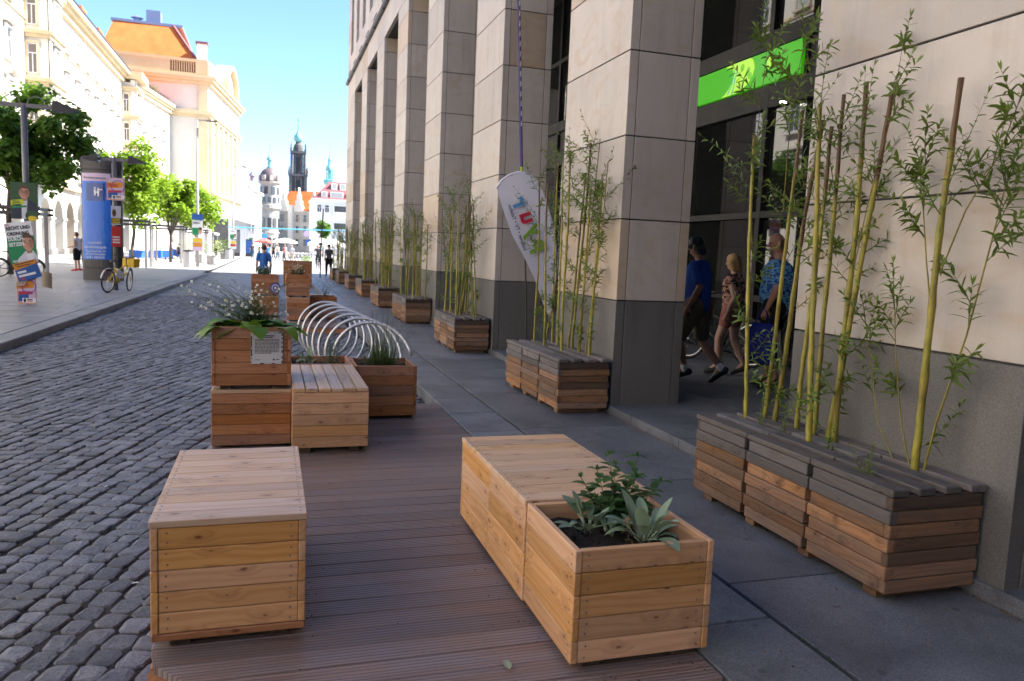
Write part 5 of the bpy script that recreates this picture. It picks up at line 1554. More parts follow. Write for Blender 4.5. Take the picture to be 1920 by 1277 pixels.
for z in (7.4, 4.2, 1.0):
    b = MB(); fbox(b, Fx, 3.9, 6.2, .001, .03, z, z + 1.9); lg = b.build('loggia', M['window'], wb)
    b = MB(); fbox(b, Fx, 3.8, 6.3, .2, .3, z, z + .8); fbox(b, Fx, 3.8, 6.3, 0, .3, z - .15, z); fbox(b, Fx, 3.8, 3.92, .03, .28, z, z + 2.0); fbox(b, Fx, 6.18, 6.3, .03, .28, z, z + 2.0); fbox(b, Fx, 3.8, 6.3, 0, .3, z + 2.0, z + 2.12); b.build('loggia_front', M['white'], lg)
# ================================================================== STREET FURNITURE ON THE LEFT
# ---- trees ------------------------------------------------------------------
def tree(name, label, loc, H, rx, rz, zc, m, seed, n=5200, leaf=(.16, .26), trunk_r=.09, nclump=70, flat_=.75):
    t = thing(name, label, 'tree', loc, 0, 'street trees on the left pavement')
    rg = random.Random(seed)
    tb = MB()
    tp = [Vector((rg.uniform(-.05, .05) * i, rg.uniform(-.05, .05) * i, zc * i / 5)) for i in range(6)]
    tb.tube(tp, [trunk_r * (1.15 - .1 * i) for i in range(6)], 9)
    tb.build('trunk', M['trunk'], t, smooth=True)
    lb = MB(); cl = []
    for i in range(nclump):
        while True:
            p = Vector((rg.uniform(-1, 1), rg.uniform(-1, 1), rg.uniform(-1, 1)))
            if .25 < p.length < 1.1: break
        s_ = .82 + .45 * noise.noise(p * 1.7 + Vector((seed, 0, 0)))
        p = Vector((p.x * rx, p.y * rx, p.z * rz)) * s_ + Vector((0, 0, zc))
        cl.append((p, rg.uniform(.28, .7)))
    for p, r_ in cl[:26]:
        a = tp[rg.choice((2, 3, 4))]
        mid = a.lerp(p, .5) + Vector((0, 0, .25))
        lb.tube([a, mid, p], [.035, .022, .008], 5, cap=False)
    lb.build('limbs', M['trunk'], t, smooth=True)
    lf = MB()
    for i in range(n):
        p, r_ = cl[i % len(cl)]
        q = Vector((rg.gauss(0, 1), rg.gauss(0, 1), rg.gauss(0, flat_))).normalized() * r_ * rg.random() ** .45
        a = rg.uniform(0, 6.28); l = rg.uniform(*leaf)
        d = Vector((math.cos(a), math.sin(a), rg.uniform(-.7, .25)))
        lf.leaf(p + q, d, (rg.uniform(-.4, .4), rg.uniform(-.4, .4), 1), l, l * .8, rg.uniform(.1, .5), 2, .15)
    tag(lf.build('crown', M[m], t), kind='stuff')
    return t
tree('street_tree', 'dark leafy street tree at the left edge of the picture', (-9.6, 34.2, 0), 8, 3.0, 2.5, 5.35, 'tree_leaf', 1, 9500, (.2, .32), .1, 95)
tree('street_tree', 'bright green sunlit tree right behind the advertising column', (-7.5, 48.5, 0), 7, 2.0, 2.15, 4.75, 'lime_leaf', 2, 7000, (.18, .28), .09, 80)
tree('street_tree', 'smaller yellow-green tree beyond the first sunlit tree', (-6.9, 60.5, 0), 6, 2.1, 1.9, 4.6, 'lime_leaf', 3, 5000, (.2, .3))
tree('street_tree', 'last yellow-green tree of the row behind the tall lamp post', (-6.3, 74.0, 0), 6, 2.4, 1.9, 4.5, 'lime_leaf', 4, 4500, (.22, .34))
tr_ = tree('street_tree', 'round green tree in front of the white mansard building', (7.6, 122, 0), 6, 1.0, 2.1, 3.9, 'tree_leaf', 5, 1600, (.3, .45), .1, 30)
tr_['group'] = 'far trees'
# ---- tree guard frames ------------------------------------------------------
def guard(label, loc, w, h=2.55, rails=True):
    t = thing('tree_guard', label, 'tree guard', loc, 0, 'steel frames round the street trees')
    for sx in (-1, 1):
        for sy in (-1, 1): piece('post', (sx * w - .06, sy * w - .06, 0), (sx * w + .06, sy * w + .06, h), M['post_grey'], t, .008, axis='Z')
    for z in (h - .05, h - .25):
        for s_ in (-1, 1):
            piece('rail', (-w - .25, s_ * (w + .085) - .025, z), (w + .25, s_ * (w + .085) + .025, z + .10), M['dark_metal'], t, .006)
            piece('rail', (s_ * (w + .085) - .025, -w - .05, z + .002), (s_ * (w + .085) + .025, w + .05, z + .098), M['dark_metal'], t, .006, axis='Y')
    return t
guard('grey steel frame around the trunk of the dark tree at the left edge', (-9.35, 34.0, 0), .85)
guard('pale frame around the first sunlit tree behind the advertising column', (-7.45, 47.5, 0), .9)
guard('pale frame around the second sunlit tree', (-6.9, 59.5, 0), .9)
guard('pale frame around the farthest sunlit tree', (-6.3, 72.5, 0), .9)

# ---- lamp posts ---------------------------------------------------------------
def twin_lamp(label, loc, H, arm):
    t = thing('street_lamp', label, 'street lamp', loc, 0, 'twin-arm lamp posts at the kerb')
    MB().tube([(0, 0, 0), (0, 0, H)], .062, 12).build('pole', M['grey_metal'], t, smooth=True)
    MB().b2((-arm, -.045, H - .06), (arm, .045, H + .02)).build('cross_arm', M['grey_metal'], t)
    for s_ in (-1, 1):
        b = MB(); b.prism([(s_ * arm * .98, -.05), (s_ * (arm + .48), .0), (s_ * (arm + .1), .17), (s_ * arm, .16)][::s_], lambda u, v, tt: (u, tt, H + v - .06), -.16, .16); b.build('lamp_head', M['dark_metal'], t)
        b = MB(); b.tube([(s_ * .06, 0, H + .0), (s_ * .1, 0, H + .14), (s_ * .25, 0, H + .2), (s_ * .38, 0, H + .12), (s_ * .42, 0, H + .02)], .012, 6); b.build('bracket', M['grey_metal'], t)
    return t
twin_lamp('twin-armed grey lamp post covered in election posters at the left edge', (-5.10, 19.4, 0), 4.33, .58)
twin_lamp('twin-armed grey lamp post with posters in front of the advertising column', (-4.42, 25.5, 0), 3.86, .40)
def tall_lamp(label, loc, H, arm=1.15):
    t = thing('street_lamp', label, 'street lamp', loc, 0, 'tall slim street lamps')
    MB().tube([(0, 0, 0), (0, 0, 3), (0, 0, H)], [.10, .085, .05], 10).build('pole', M['post_grey'], t, smooth=True)
    MB().bar((-.05, 0, H - .02), (arm, 0, H + .04), .05).build('arm', M['grey_metal'], t)
    b = MB(); b.b2((arm * .45, -.12, H - .06), (arm, .12, H + .02)); b.build('lamp_head', M['grey_metal'], t)
    return t
tall_lamp('tall slim lamp post with a green and white poster beside the yellow-green trees', (-4.35, 51.8, 0), 8.95)
tall_lamp('second tall slim lamp post further down the street', (-3.5, 80, 0), 8.9)
tall_lamp('third tall slim lamp post, thin and far away', (-2.6, 112, 0), 8.6)
tall_lamp('fourth tall lamp post, the farthest and faintest', (-1.9, 140, 0), 8.6)
gp = thing('sign_pole', 'slim dark pole standing on the right pavement near the end of the row of planters', 'pole', (2.38, 40.0, 0))
MB().tube([(0, 0, 0), (.02, 0, 1.6), (.11, 0, 3.45)], .035, 8).build('pole', M['dark_metal'], gp)
MB().lathe([(.09, 1.62), (.09, 1.75)], 8).build('collar', M['dark_metal'], gp)

# ---- posters ------------------------------------------------------------------
skin_p = flat('printed_skin', (.52, .29, .2)); hair_p = flat('printed_brown_hair', (.09, .05, .03)); suit_p = flat('printed_navy', (.02, .025, .05)); green_d = flat('printed_dark_green', (.025, .075, .03)); green_m = flat('printed_green', (.01, .22, .08))
lime_p = flat('printed_lime', (.55, .6, .03)); white_p = flat('printed_white', (.75, .75, .77)); black_p = flat('printed_black', (.015, .015, .015)); blue_p = flat('printed_blue', (.02, .09, .33)); orange_p = flat('printed_orange', (.62, .24, .02)); red_p = flat('printed_red', (.5, .03, .03)); purple_p = flat('printed_purple', (.23, .06, .34)); shade_p = flat('printed_shadowed_skin', (.36, .18, .12)); card_p = flat('brown_card', (.42, .33, .22)); pink_p = flat('printed_lilac', (.55, .42, .58)); yellow_p = flat('printed_yellow', (.7, .5, .03)); dash_p = flat('printed_grey_white', (.6, .6, .66))
class Poster:
    def __init__(s, label, loc, rz, w, h, ty=0.0, back=None, roll=0.0, group='election posters on the lamp posts'):
        s.t = thing('poster', label, 'poster', loc, 0, group)
        s.t.rotation_euler = (ty, roll, rz)
        s.w, s.h, s.k = w, h, 0
        piece('board', (-w / 2, -.006, 0), (w / 2, .006, h), back or white_p, s.t, .002)
    def poly(s, name, pts, m, lay=1):
        b = MB(); b.prism([(u * s.w - s.w / 2, v * s.h) for u, v in pts], lambda u, v, t: (u, -.006 - t, v), .0008 * lay, .0008 * lay + .0006); return b.build(name, m, s.t)
    def rect(s, name, u0, v0, u1, v1, m, lay=1): return s.poly(name, [(u0, v0), (u1, v0), (u1, v1), (u0, v1)], m, lay)
    def ell(s, name, cu, cv, ru, rv, m, lay=1, n=18): return s.poly(name, [(cu + ru * math.cos(2 * math.pi * i / n), cv + rv * math.sin(2 * math.pi * i / n)) for i in range(n)], m, lay)
    def text(s, txt, u, v, size, m, lay=6, align='LEFT', bold=.0, sx=1.0): return lettering(txt, m, s.t, (u * s.w - s.w / 2, -.006 - .0008 * lay, v * s.h), (R(90), 0, 0), size, .0004, align, 'lettering', sx, bold=bold)
    def portrait(s, cu, cv, ru, rv, hair, suit, shirt, glasses=False):
        s.poly('printed_suit', [(cu - ru * 2.6, 0.01), (cu - ru * 2.2, cv - rv * 1.9), (cu - ru * .7, cv - rv * 1.05), (cu + ru * .7, cv - rv * 1.05), (min(.99, cu + ru * 2.3), cv - rv * 1.8), (min(.99, cu + ru * 2.5), .01)], suit, 2)
        s.poly('printed_shirt', [(cu - ru * .55, .01), (cu - ru * .6, cv - rv * 1.1), (cu + ru * .6, cv - rv * 1.1), (cu + ru * .35, .01)], shirt, 3)
        s.rect('printed_neck', cu - ru * .5, cv - rv * 1.35, cu + ru * .5, cv - rv * .5, shade_p, 4)
        s.ell('printed_hair', cu, cv + rv * .30, ru * 1.12, rv * .95, hair, 4)
        s.ell('printed_face', cu, cv - rv * .05, ru, rv, skin_p, 5)
        s.poly('printed_face_shadow', [(cu + ru * .35, cv + rv * .5), (cu + ru * .9, cv + rv * .35), (cu + ru * .95, cv - rv * .2), (cu + ru * .5, cv - rv * .85), (cu + ru * .2, cv - rv * .6)], shade_p, 6)
        s.poly('printed_fringe', [(cu - ru * 1.0, cv + rv * .25), (cu - ru * .9, cv + rv * .85), (cu, cv + rv * 1.15), (cu + ru * .95, cv + rv * .8), (cu + ru * 1.0, cv + rv * .25), (cu + ru * .7, cv + rv * .55), (cu - ru * .3, cv + rv * .68)], hair, 7)
        for sg_ in (-1, 1):
            s.rect('printed_brow', cu + sg_ * ru * .45 - ru * .25, cv + rv * .22, cu + sg_ * ru * .45 + ru * .25, cv + rv * .28, hair, 8)
            s.ell('printed_eye', cu + sg_ * ru * .43, cv + rv * .10, ru * .15, rv * .055, black_p, 8, 8)
            if glasses:
                b = MB(); b.torus(((cu + sg_ * ru * .45) * s.w - s.w / 2, -.0135, (cv + rv * .08) * s.h), (0, 1, 0), ru * s.w * .36, .0035, 14, 4); b.build('printed_glasses', black_p, s.t)
        s.poly('printed_nose', [(cu - ru * .12, cv + rv * .05), (cu + ru * .1, cv + rv * .05), (cu + ru * .2, cv - rv * .28), (cu - ru * .18, cv - rv * .28)], shade_p, 8)
        s.rect('printed_mouth', cu - ru * .35, cv - rv * .52, cu + ru * .35, cv - rv * .46, red_p, 8)
py = 19.32
p = Poster('dark green poster of a man with glasses, topmost on the left lamp post', (-5.115, py, 1.88), 0, .52, .79, back=green_d)
p.portrait(.50, .73, .19, .17, hair_p, suit_p, dash_p, True)
p.poly('slogan_band', [(.0, .36), (.45, .40), (.52, .47), (.40, .54), (.0, .50)], lime_p, 9); p.poly('slogan_band', [(.05, .28), (.58, .33), (.58, .38), (.05, .34)], green_m, 9)
for i in range(3): p.rect('slogan_print', .05, .38 + i * .045, .40 - .04 * i, .405 + i * .045, green_d, 10)
p.ell('party_disc', .76, .10, .24, .15, green_d, 9); p.ell('sunflower_print', .78, .03, .17, .07, yellow_p, 10)
p = Poster('white and green poster of a bearded man, second down the left lamp post', (-5.12, py - .02, .90), 0, .53, .92, roll=-.16, back=green_m)
p.rect('white_field', 0, .66, 1, 1, white_p, 1)
p.portrait(.74, .50, .205, .185, hair_p, dash_p, white_p)
p.text('RECHT UND', .06, .83, .105, black_p, 9, bold=.004, sx=.78); p.text('ORDNUNG', .06, .70, .105, black_p, 9, bold=.004, sx=.78)
p.text('DURCH-', .06, .575, .105, white_p, 9, bold=.004, sx=.78); p.text('SETZEN.', .06, .45, .105, white_p, 9, bold=.004, sx=.78)
p.rect('small_print', .08, .10, .42, .115, white_p, 9); p.rect('small_print', .08, .07, .36, .085, white_p, 9); p.rect('small_print', .06, .945, .2, .965, red_p, 9)
p = Poster('crooked blue and orange poster folded round the left lamp post', (-5.02, py - .06, .58), .08, .46, .40, roll=-.30, back=blue_p)
p.poly('orange_band', [(0, .62), (1, .78), (1, 1), (0, 1)], orange_p, 1)
for i, (u0, u1) in enumerate(((.08, .45), (.08, .8))): p.rect('slogan_print', u0, .42 - i * .2, u1, .54 - i * .2, white_p, 2)
for i, (u0, u1) in enumerate(((.1, .9), (.15, .75))): p.rect('slogan_print', u0, .90 - i * .12, u1, .95 - i * .12, black_p, 2)
p.rect('red_print', .1, .08, .3, .15, red_p, 2)
cd = MB(); cd.prism([(-.22, .0), (-.05, .02), (.06, .2), (.1, .34), (-.12, .36), (-.2, .2)], lambda u, v, t: (u, -t + .05 * math.sin(v * 8), v), 0, .006)
tag(cd.build('torn_poster', card_p, None, (-5.10, py - .03, .42)), 'curled brown card back of a torn poster on the left lamp post', 'poster')
cd = MB(); n = 10
vs = []
for i in range(n + 1):
    a = -.3 + 2.6 * i / n
    for z in (0, .34): vs.append((.16 + .13 * math.sin(a), -.12 * math.cos(a) + .06, z - .06 * i / n))
cd.add(vs, [(2 * i, 2 * i + 2, 2 * i + 3, 2 * i + 1) for i in range(n)])
tag(cd.build('torn_poster', card_p, None, (-4.93, py, .42)), 'bent grey-brown poster sheet sticking out to the right of the left lamp post', 'poster')
def krisen(label, loc, w, h, rz=0):
    p = Poster(label, loc, rz, w, h, back=pink_p)
    p.rect('border', .03, .03, .97, .97, orange_p, 1); p.rect('field', .07, .07, .93, .96, pink_p, 2)
    b = MB(); b.torus((.12 * w, -.0105, .62 * h), (0, 1, 0), .36 * w, .012, 22, 4); b.build('purple_ring', purple_p, p.t)
    p.rect('blue_field', .08, .1, .6, .42, blue_p, 3); p.poly('slogan_field', [(.0, .52), (.85, .58), (.9, .72), (.8, .82), (.0, .78)], orange_p, 4); p.poly('slogan_field', [(.1, .34), (.8, .36), (.8, .46), (.1, .45)], red_p, 5)
    p.text('KRISEN', .04, .60, h * .19, red_p, 8, bold=.004, sx=w / h * .95)
    p.rect('strap_line', .28, .06, .97, .22, white_p, 6); p.ell('round_logo', .40, .14, .07, .07, black_p, 7); p.rect('strap_print', .52, .15, .8, .19, black_p, 7); p.rect('strap_print', .52, .1, .8, .13, red_p, 7)
    return p
krisen('lowest poster on the left lamp post, lilac and orange with a purple ring', (-5.12, py, .02), .38, .64)
krisen('lilac and orange poster with a purple ring, topmost on the second lamp post', (-4.37, 25.42, 2.66), .48, .65)
p = Poster('narrow poster with a dark figure and yellow print on the second lamp post', (-4.37, 25.42, 1.95), .35, .26, .55, back=dash_p)
p.ell('printed_figure', .3, .62, .2, .2, hair_p, 1); p.rect('yellow_print', .0, .05, 1, .35, black_p, 1)
for i in range(3): p.rect('slogan_print', .1, .08 + i * .09, .9, .14 + i * .09, yellow_p, 2)
p = Poster('narrow red poster with white print, lowest on the second lamp post', (-4.37, 25.42, 1.3), .35, .26, .6, back=red_p)
for i in range(3): p.rect('slogan_print', .1, .18 + i * .13, .85, .25 + i * .13, white_p, 1)
for i, (x, y, z0) in enumerate(((-4.35, 51.68, 1.95), (-3.5, 79.85, 1.95), (-2.6, 111.8, 1.95))):
    nm = ('nearest tall lamp', 'second tall lamp', 'third tall lamp')[i]
    p = Poster('small green and white portrait poster on the %s' % nm, (x, y, z0), 0, .62, .9, back=white_p)
    p.rect('green_field', .02, .02, .6, .5, green_m, 1); p.ell('printed_face', .76, .3, .17, .2, skin_p, 2); p.ell('printed_hair', .76, .45, .17, .1, hair_p, 3); p.rect('slogan_print', .1, .8, .7, .86, black_p, 2)
    p = Poster('small orange and white poster below the portrait poster on the %s' % nm, (x, y, z0 - .95), 0, .55, .8, back=white_p if i else pink_p)
    p.rect('red_field', .05, .3, .95, .6, red_p if i else orange_p, 1); p.rect('yellow_field', .05, .65, .95, .95, yellow_p, 1)
p = Poster('round-topped blue poster on the nearest tall lamp', (-4.35, 51.66, 2.88), 0, .66, .36, back=blue_p)

# ---- advertising column -----------------------------------------------------------
ac = thing('advertising_column', 'dark round advertising column with a tall blue lit poster on the left pavement', 'column', (-5.86, 31.5, 0), -.19)
MB().lathe([(.70, 0), (.70, .42), (.68, .43), (.68, .46), (.70, .47), (.70, 3.93), (.67, 3.94), (.67, 3.97), (.72, 3.98), (.72, 4.38), (.69, 4.42)], 32, sy=.62).build('body', M['dark_metal'], ac, smooth=False)
def colpt(u, v, t):   # curved print following the elliptic body
    a = math.asin(max(-1, min(1, (u) / .70)))
    k_ = 1 + t / .6
    return (.70 * math.sin(a) * k_, -.70 * .62 * math.cos(a) * k_, v)
def curved(name, u0, u1, z0, z1, m, t, parent=ac, n=10):
    b = MB(); vs = []
    for i in range(n + 1):
        for z in (z0, z1):
            vs.append(colpt(u0 + (u1 - u0) * i / n, z, t))
    b.add(vs, [(2 * i, 2 * i + 2, 2 * i + 3, 2 * i + 1) for i in range(n)]); return b.build(name, m, parent)
ad = thing('advert_sheet', 'tall glossy blue advert with white print behind the curved glass of the column', 'poster', (-5.86, 31.5, 0), -.19)
blue_ad = plain('bright_blue_print', (.008, .12, .55), .3, 0, .1, 1.5); blue_ad2 = plain('deep_blue_print', (.01, .05, .26), .12)
curved('blue_field', -.59, .42, .76, 3.55, blue_ad, .006, ad); curved('white_header', -.59, .42, 3.55, 3.83, pink_p, .006, ad); curved('dark_field', -.40, .25, 2.85, 3.48, blue_ad2, .009, ad)
def adtext(txt, u, z, size, m=white_p, align='CENTER', bold=0.0):
    a = math.asin(u / .70); q = colpt(u, z, .02)
    return lettering(txt, m, ad, (q[0], q[1] - .03, z), (R(90), 0, 0), size, .0005, align, bold=bold)
adtext('Berbesungsmarkt', -.06, 3.63, .105, black_p, bold=.002)
for i, (tx, z, s_) in enumerate((('melchior-', 1.33, .12), ('beraeumung.de', 1.17, .12), ('Quohrener Str. 34', 1.03, .09), ('01324 Dresden', .92, .105), ('0351 4207878', .80, .105))): adtext(tx, -.07, z, s_)
b = MB()
for (u, z, r_) in ((-.06, 3.30, .035), (.05, 3.27, .035)): b.prism([(u + r_ * math.cos(i * .63), z + r_ * math.sin(i * .63)) for i in range(10)], lambda x, y, t: (x, -.475 - t, y), 0, .003)
for s_ in (((-.09, 3.04), (-.03, 3.04), (-.03, 3.25), (-.10, 3.25)), ((.02, 3.02), (.08, 3.02), (.09, 3.23), (.01, 3.23)), ((-.03, 3.13), (.02, 3.13), (.02, 3.18), (-.03, 3.18)), ((.09, 3.24), (.2, 3.24), (.2, 3.27), (.09, 3.27))): b.prism(s_, lambda x, y, t: (x, -.475 - t, y), 0, .003)
tag(b.build('white_pictogram', white_p, ad), kind='stuff')


# ---- bicycles -----------------------------------------------------------------------
def bicycle(label, loc, rz, frame, group, basket=None, lean=0.0, steer=0.0, fend=None, detail=True, cat='bicycle'):
    """local +X is forward; wheelbase 1.08 m"""
    t = thing('bicycle', label, cat, loc, rz, group)
    t.rotation_euler = (lean, 0, rz)
    r_ = .335
    for x, nm in ((-.54, 0), (.54, 1)):
        ax = Vector((0, 1, 0)) if not nm else Vector((-math.sin(steer), math.cos(steer), 0))
        b = MB(); b.torus((x, 0, r_), ax, r_ - .022, .022, 24, 6); w = b.build('wheel', M['rubber'], t, smooth=True)
        b = MB(); b.torus((x, 0, r_), ax, r_ - .05, .011, 24, 5); b.build('rim', M['steel'], w)
        b = MB()
        o1 = Vector((0, 0, 1)); o2 = ax.cross(o1)
        for i in range(12 if detail else 6):
            a = i * 2 * math.pi / (12 if detail else 6); e = Vector((x, 0, r_)) + (o1 * math.cos(a) + o2 * math.sin(a)) * (r_ - .05)
            b.tube([Vector((x, 0, r_)) + ax * .02 * (-1) ** i, e], .0022, 3)
        b.lathe([(.03, -.03), (.03, .03)], 8, (x, 0, r_)); tag(b.build('spokes', M['steel'], w), kind='stuff')
        if fend:
            b = MB(); b.torus((x, 0, r_), ax, r_ + .02, .022, 14, 5, a0=-1.3 if not nm else -.9, a1=1.3 if not nm else 1.5); b.build('mudguard', fend, t)
    bb = (-.08, 0, .28); st = (-.22, 0, .72); hd = (.36, 0, .78); hb = (.40, 0, .58)
    b = MB(); b.tube([bb, st], .02, 8); b.tube([bb, hb], .028, 8); b.tube([(-.19, 0, .6), hd], .02, 8); b.tube([(-.54, .04, r_), bb], .013, 6); b.tube([(-.54, .04, r_), (-.2, 0, .66)], .011, 6); b.tube([(-.54, -.04, r_), bb], .013, 6); b.tube([(-.54, -.04, r_), (-.2, 0, .66)], .011, 6); b.tube([hb, hd], .025, 8)
    b.build('frame', frame, t, smooth=True)
    b = MB(); b.tube([(.33, 0, .86), hb, (.50, .055, .42), (.54, .055, r_)], .013, 6); b.tube([hb, (.50, -.055, .42), (.54, -.055, r_)], .013, 6); b.build('fork', frame, t, smooth=True)
    b = MB(); b.tube([(.33, 0, .80), (.32, 0, 1.0)], .014, 6); b.tube([(.16, .30, 1.04), (.26, .24, 1.05), (.33, .08, 1.0), (.33, -.08, 1.0), (.26, -.24, 1.05), (.16, -.30, 1.04)], .013, 6); b.build('handlebar', M['black'], t, smooth=True)
    b = MB(); b.tube([st, (-.26, 0, .88)], .014, 6); b.build('seat_post', M['steel'], t)
    b = MB(); b.prism([(-.40, .075), (-.42, 0), (-.40, -.075), (-.30, -.06), (-.12, -.018), (-.11, .018), (-.30, .06)], lambda u, v, tt: (u, v, .88 + tt), 0, .05); b.build('saddle', M['black'], t)
    b = MB(); b.torus((-.08, .05, .28), (0, 1, 0), .09, .008, 16, 4); b.tube([(-.08, .06, .28), (.04, .09, .16)], .01, 5); b.tube([(-.08, -.06, .28), (-.2, -.09, .4)], .01, 5); b.b2((0, .08, .15), (.1, .18, .17)); b.b2((-.25, -.18, .39), (-.15, -.08, .41)); b.build('crank', M['dark_metal'], t)
    b = MB(); b.tube([(-.1, .05, .26), (-.22, .2, .0)], .01, 5); b.build('kickstand', M['dark_metal'], t)
    if basket:
        b = MB(); b.b2((.42, -.17, .72), (.72, .17, .74)); 
        for lo, hi in (((.42, -.17, .74), (.44, .17, .96)), ((.70, -.19, .74), (.72, .19, .98)), ((.44, -.18, .74), (.70, -.16, .97)), ((.44, .16, .74), (.70, .18, .97))): b.b2(lo, hi)
        b.build('basket', basket, t)
        b = MB(); b.b2((-.72, -.07, .66), (-.36, .07, .68)); b.tube([(-.7, 0, .66), (-.56, .06, .34)], .008, 4); b.build('luggage_rack', M['dark_metal'], t)
        b = MB(); b.box((-.74, 0, .60), (.03, .08, .06)); b.build('tail_light', red_p, t)
        b = MB(); b.box((.76, 0, .80), (.03, .07, .06)); b.build('head_lamp', M['white'], t)
        b = MB(); b.box((.0, 0, .52), (.34, .05, .22), mat=Euler((0, .35, 0)).to_matrix()); b.build('advert_panel', M['white'], t)
    return t
bicycle('yellow and white hire bicycle with front basket parked by the second lamp post', (-4.22, 24.75, 0), 1.2, M['yellow'], 'parked bicycles', M['yellow'], .06, .3, M['white'])
bicycle('black bicycle leaning behind the left lamp post', (-8.75, 31.9, 0), .25, M['black'], 'parked bicycles', None, .05, .2, M['black'])
bicycle('black bicycle parked in the arcade behind the walking people', (6.35, 9.9, .075), 2.0, M['black'], 'parked bicycles', None, .05, .0, M['black'])

# ================================================================== PEOPLE
TMP = bpy.data.scenes.new('remesh_workbench')
def body_mesh(name, parts, mat_, voxel, parent, smooth_it=4):
    """one continuous surface grown from tapered limbs: parts = list of chains [(point, radius), ...]"""
    b = MB()
    for chn in parts:
        for (p, r0), (q, r1) in zip(chn, chn[1:]):
            p, q = Vector(p), Vector(q)
            d = q - p; n = 10
            prof = []
            L = max(d.length, 1e-4)
            pts = [p - d / L * r0 * math.cos(math.pi / 2 * (1 - k / 3)) if False else p for k in range(1)]
            # capsule: rounded ends
            ps = []; rs = []
            for k in range(4):
                a = math.pi / 2 * (1 - k / 3.0); ps.append(p - d / L * r0 * math.sin(a)); rs.append(max(r0 * math.cos(a), r0 * .05))
            for k in range(4):
                a = math.pi / 2 * (k / 3.0); ps.append(q + d / L * r1 * math.sin(a)); rs.append(max(r1 * math.cos(a), r1 * .05))
            b.tube(ps, rs, n)
    me = b.mesh(name, mat_)
    o = bpy.data.objects.new(name, me); TMP.collection.objects.link(o)
    m1 = o.modifiers.new('union', 'REMESH'); m1.mode = 'VOXEL'; m1.voxel_size = voxel
    m2 = o.modifiers.new('soften', 'SMOOTH'); m2.factor = .5; m2.iterations = smooth_it
    TMP.view_layers[0].update()
    me2 = bpy.data.meshes.new_from_object(o.evaluated_get(TMP.view_layers[0].depsgraph))
    o.modifiers.clear(); bpy.data.objects.remove(o)
    o = link(name, me2, parent)
    me2.materials.clear(); me2.materials.append(mat_)
    me2.polygons.foreach_set('use_smooth', [True] * len(me2.polygons))
    return o
V = Vector
SK = plain('skin_tan', (.36, .18, .12), .5, 0, .1, 5); SK2 = plain('skin_light', (.50, .29, .21), .5, 0, .1, 5)
def hand_chains(w, e, side, curl=.6, s=1.0):
    """palm, four unequal fingers and a thumb hanging from wrist w, elbow e"""
    d = (w - e).normalized(); o = Vector((side, 0, 0)); o = (o - d * o.dot(d)).normalized(); f = d.cross(o)
    palm = w + d * .05 * s
    out = [[(w, .026 * s), (palm, .034 * s), (w + d * .085 * s, .032 * s)]]
    for i, (off, L) in enumerate(((-.027, .062), (-.009, .072), (.009, .068), (.027, .052))):
        k = w + d * .09 * s + f * off * s
        m = k + (d * .6 + o * -curl * .5).normalized() * L * .55 * s; t = m + (d * .45 - o * curl).normalized() * L * .5 * s
        out.append([(k, .0095 * s), (m, .009 * s), (t, .0075 * s)])
    tb = w + d * .035 * s - f * .03 * s
    out.append([(tb, .012 * s), (tb + (d * .7 - f * .7) * .035 * s, .011 * s), (tb + (d * 1.0 - f * .6 - o * .3) * .06 * s, .009 * s)])
    return out
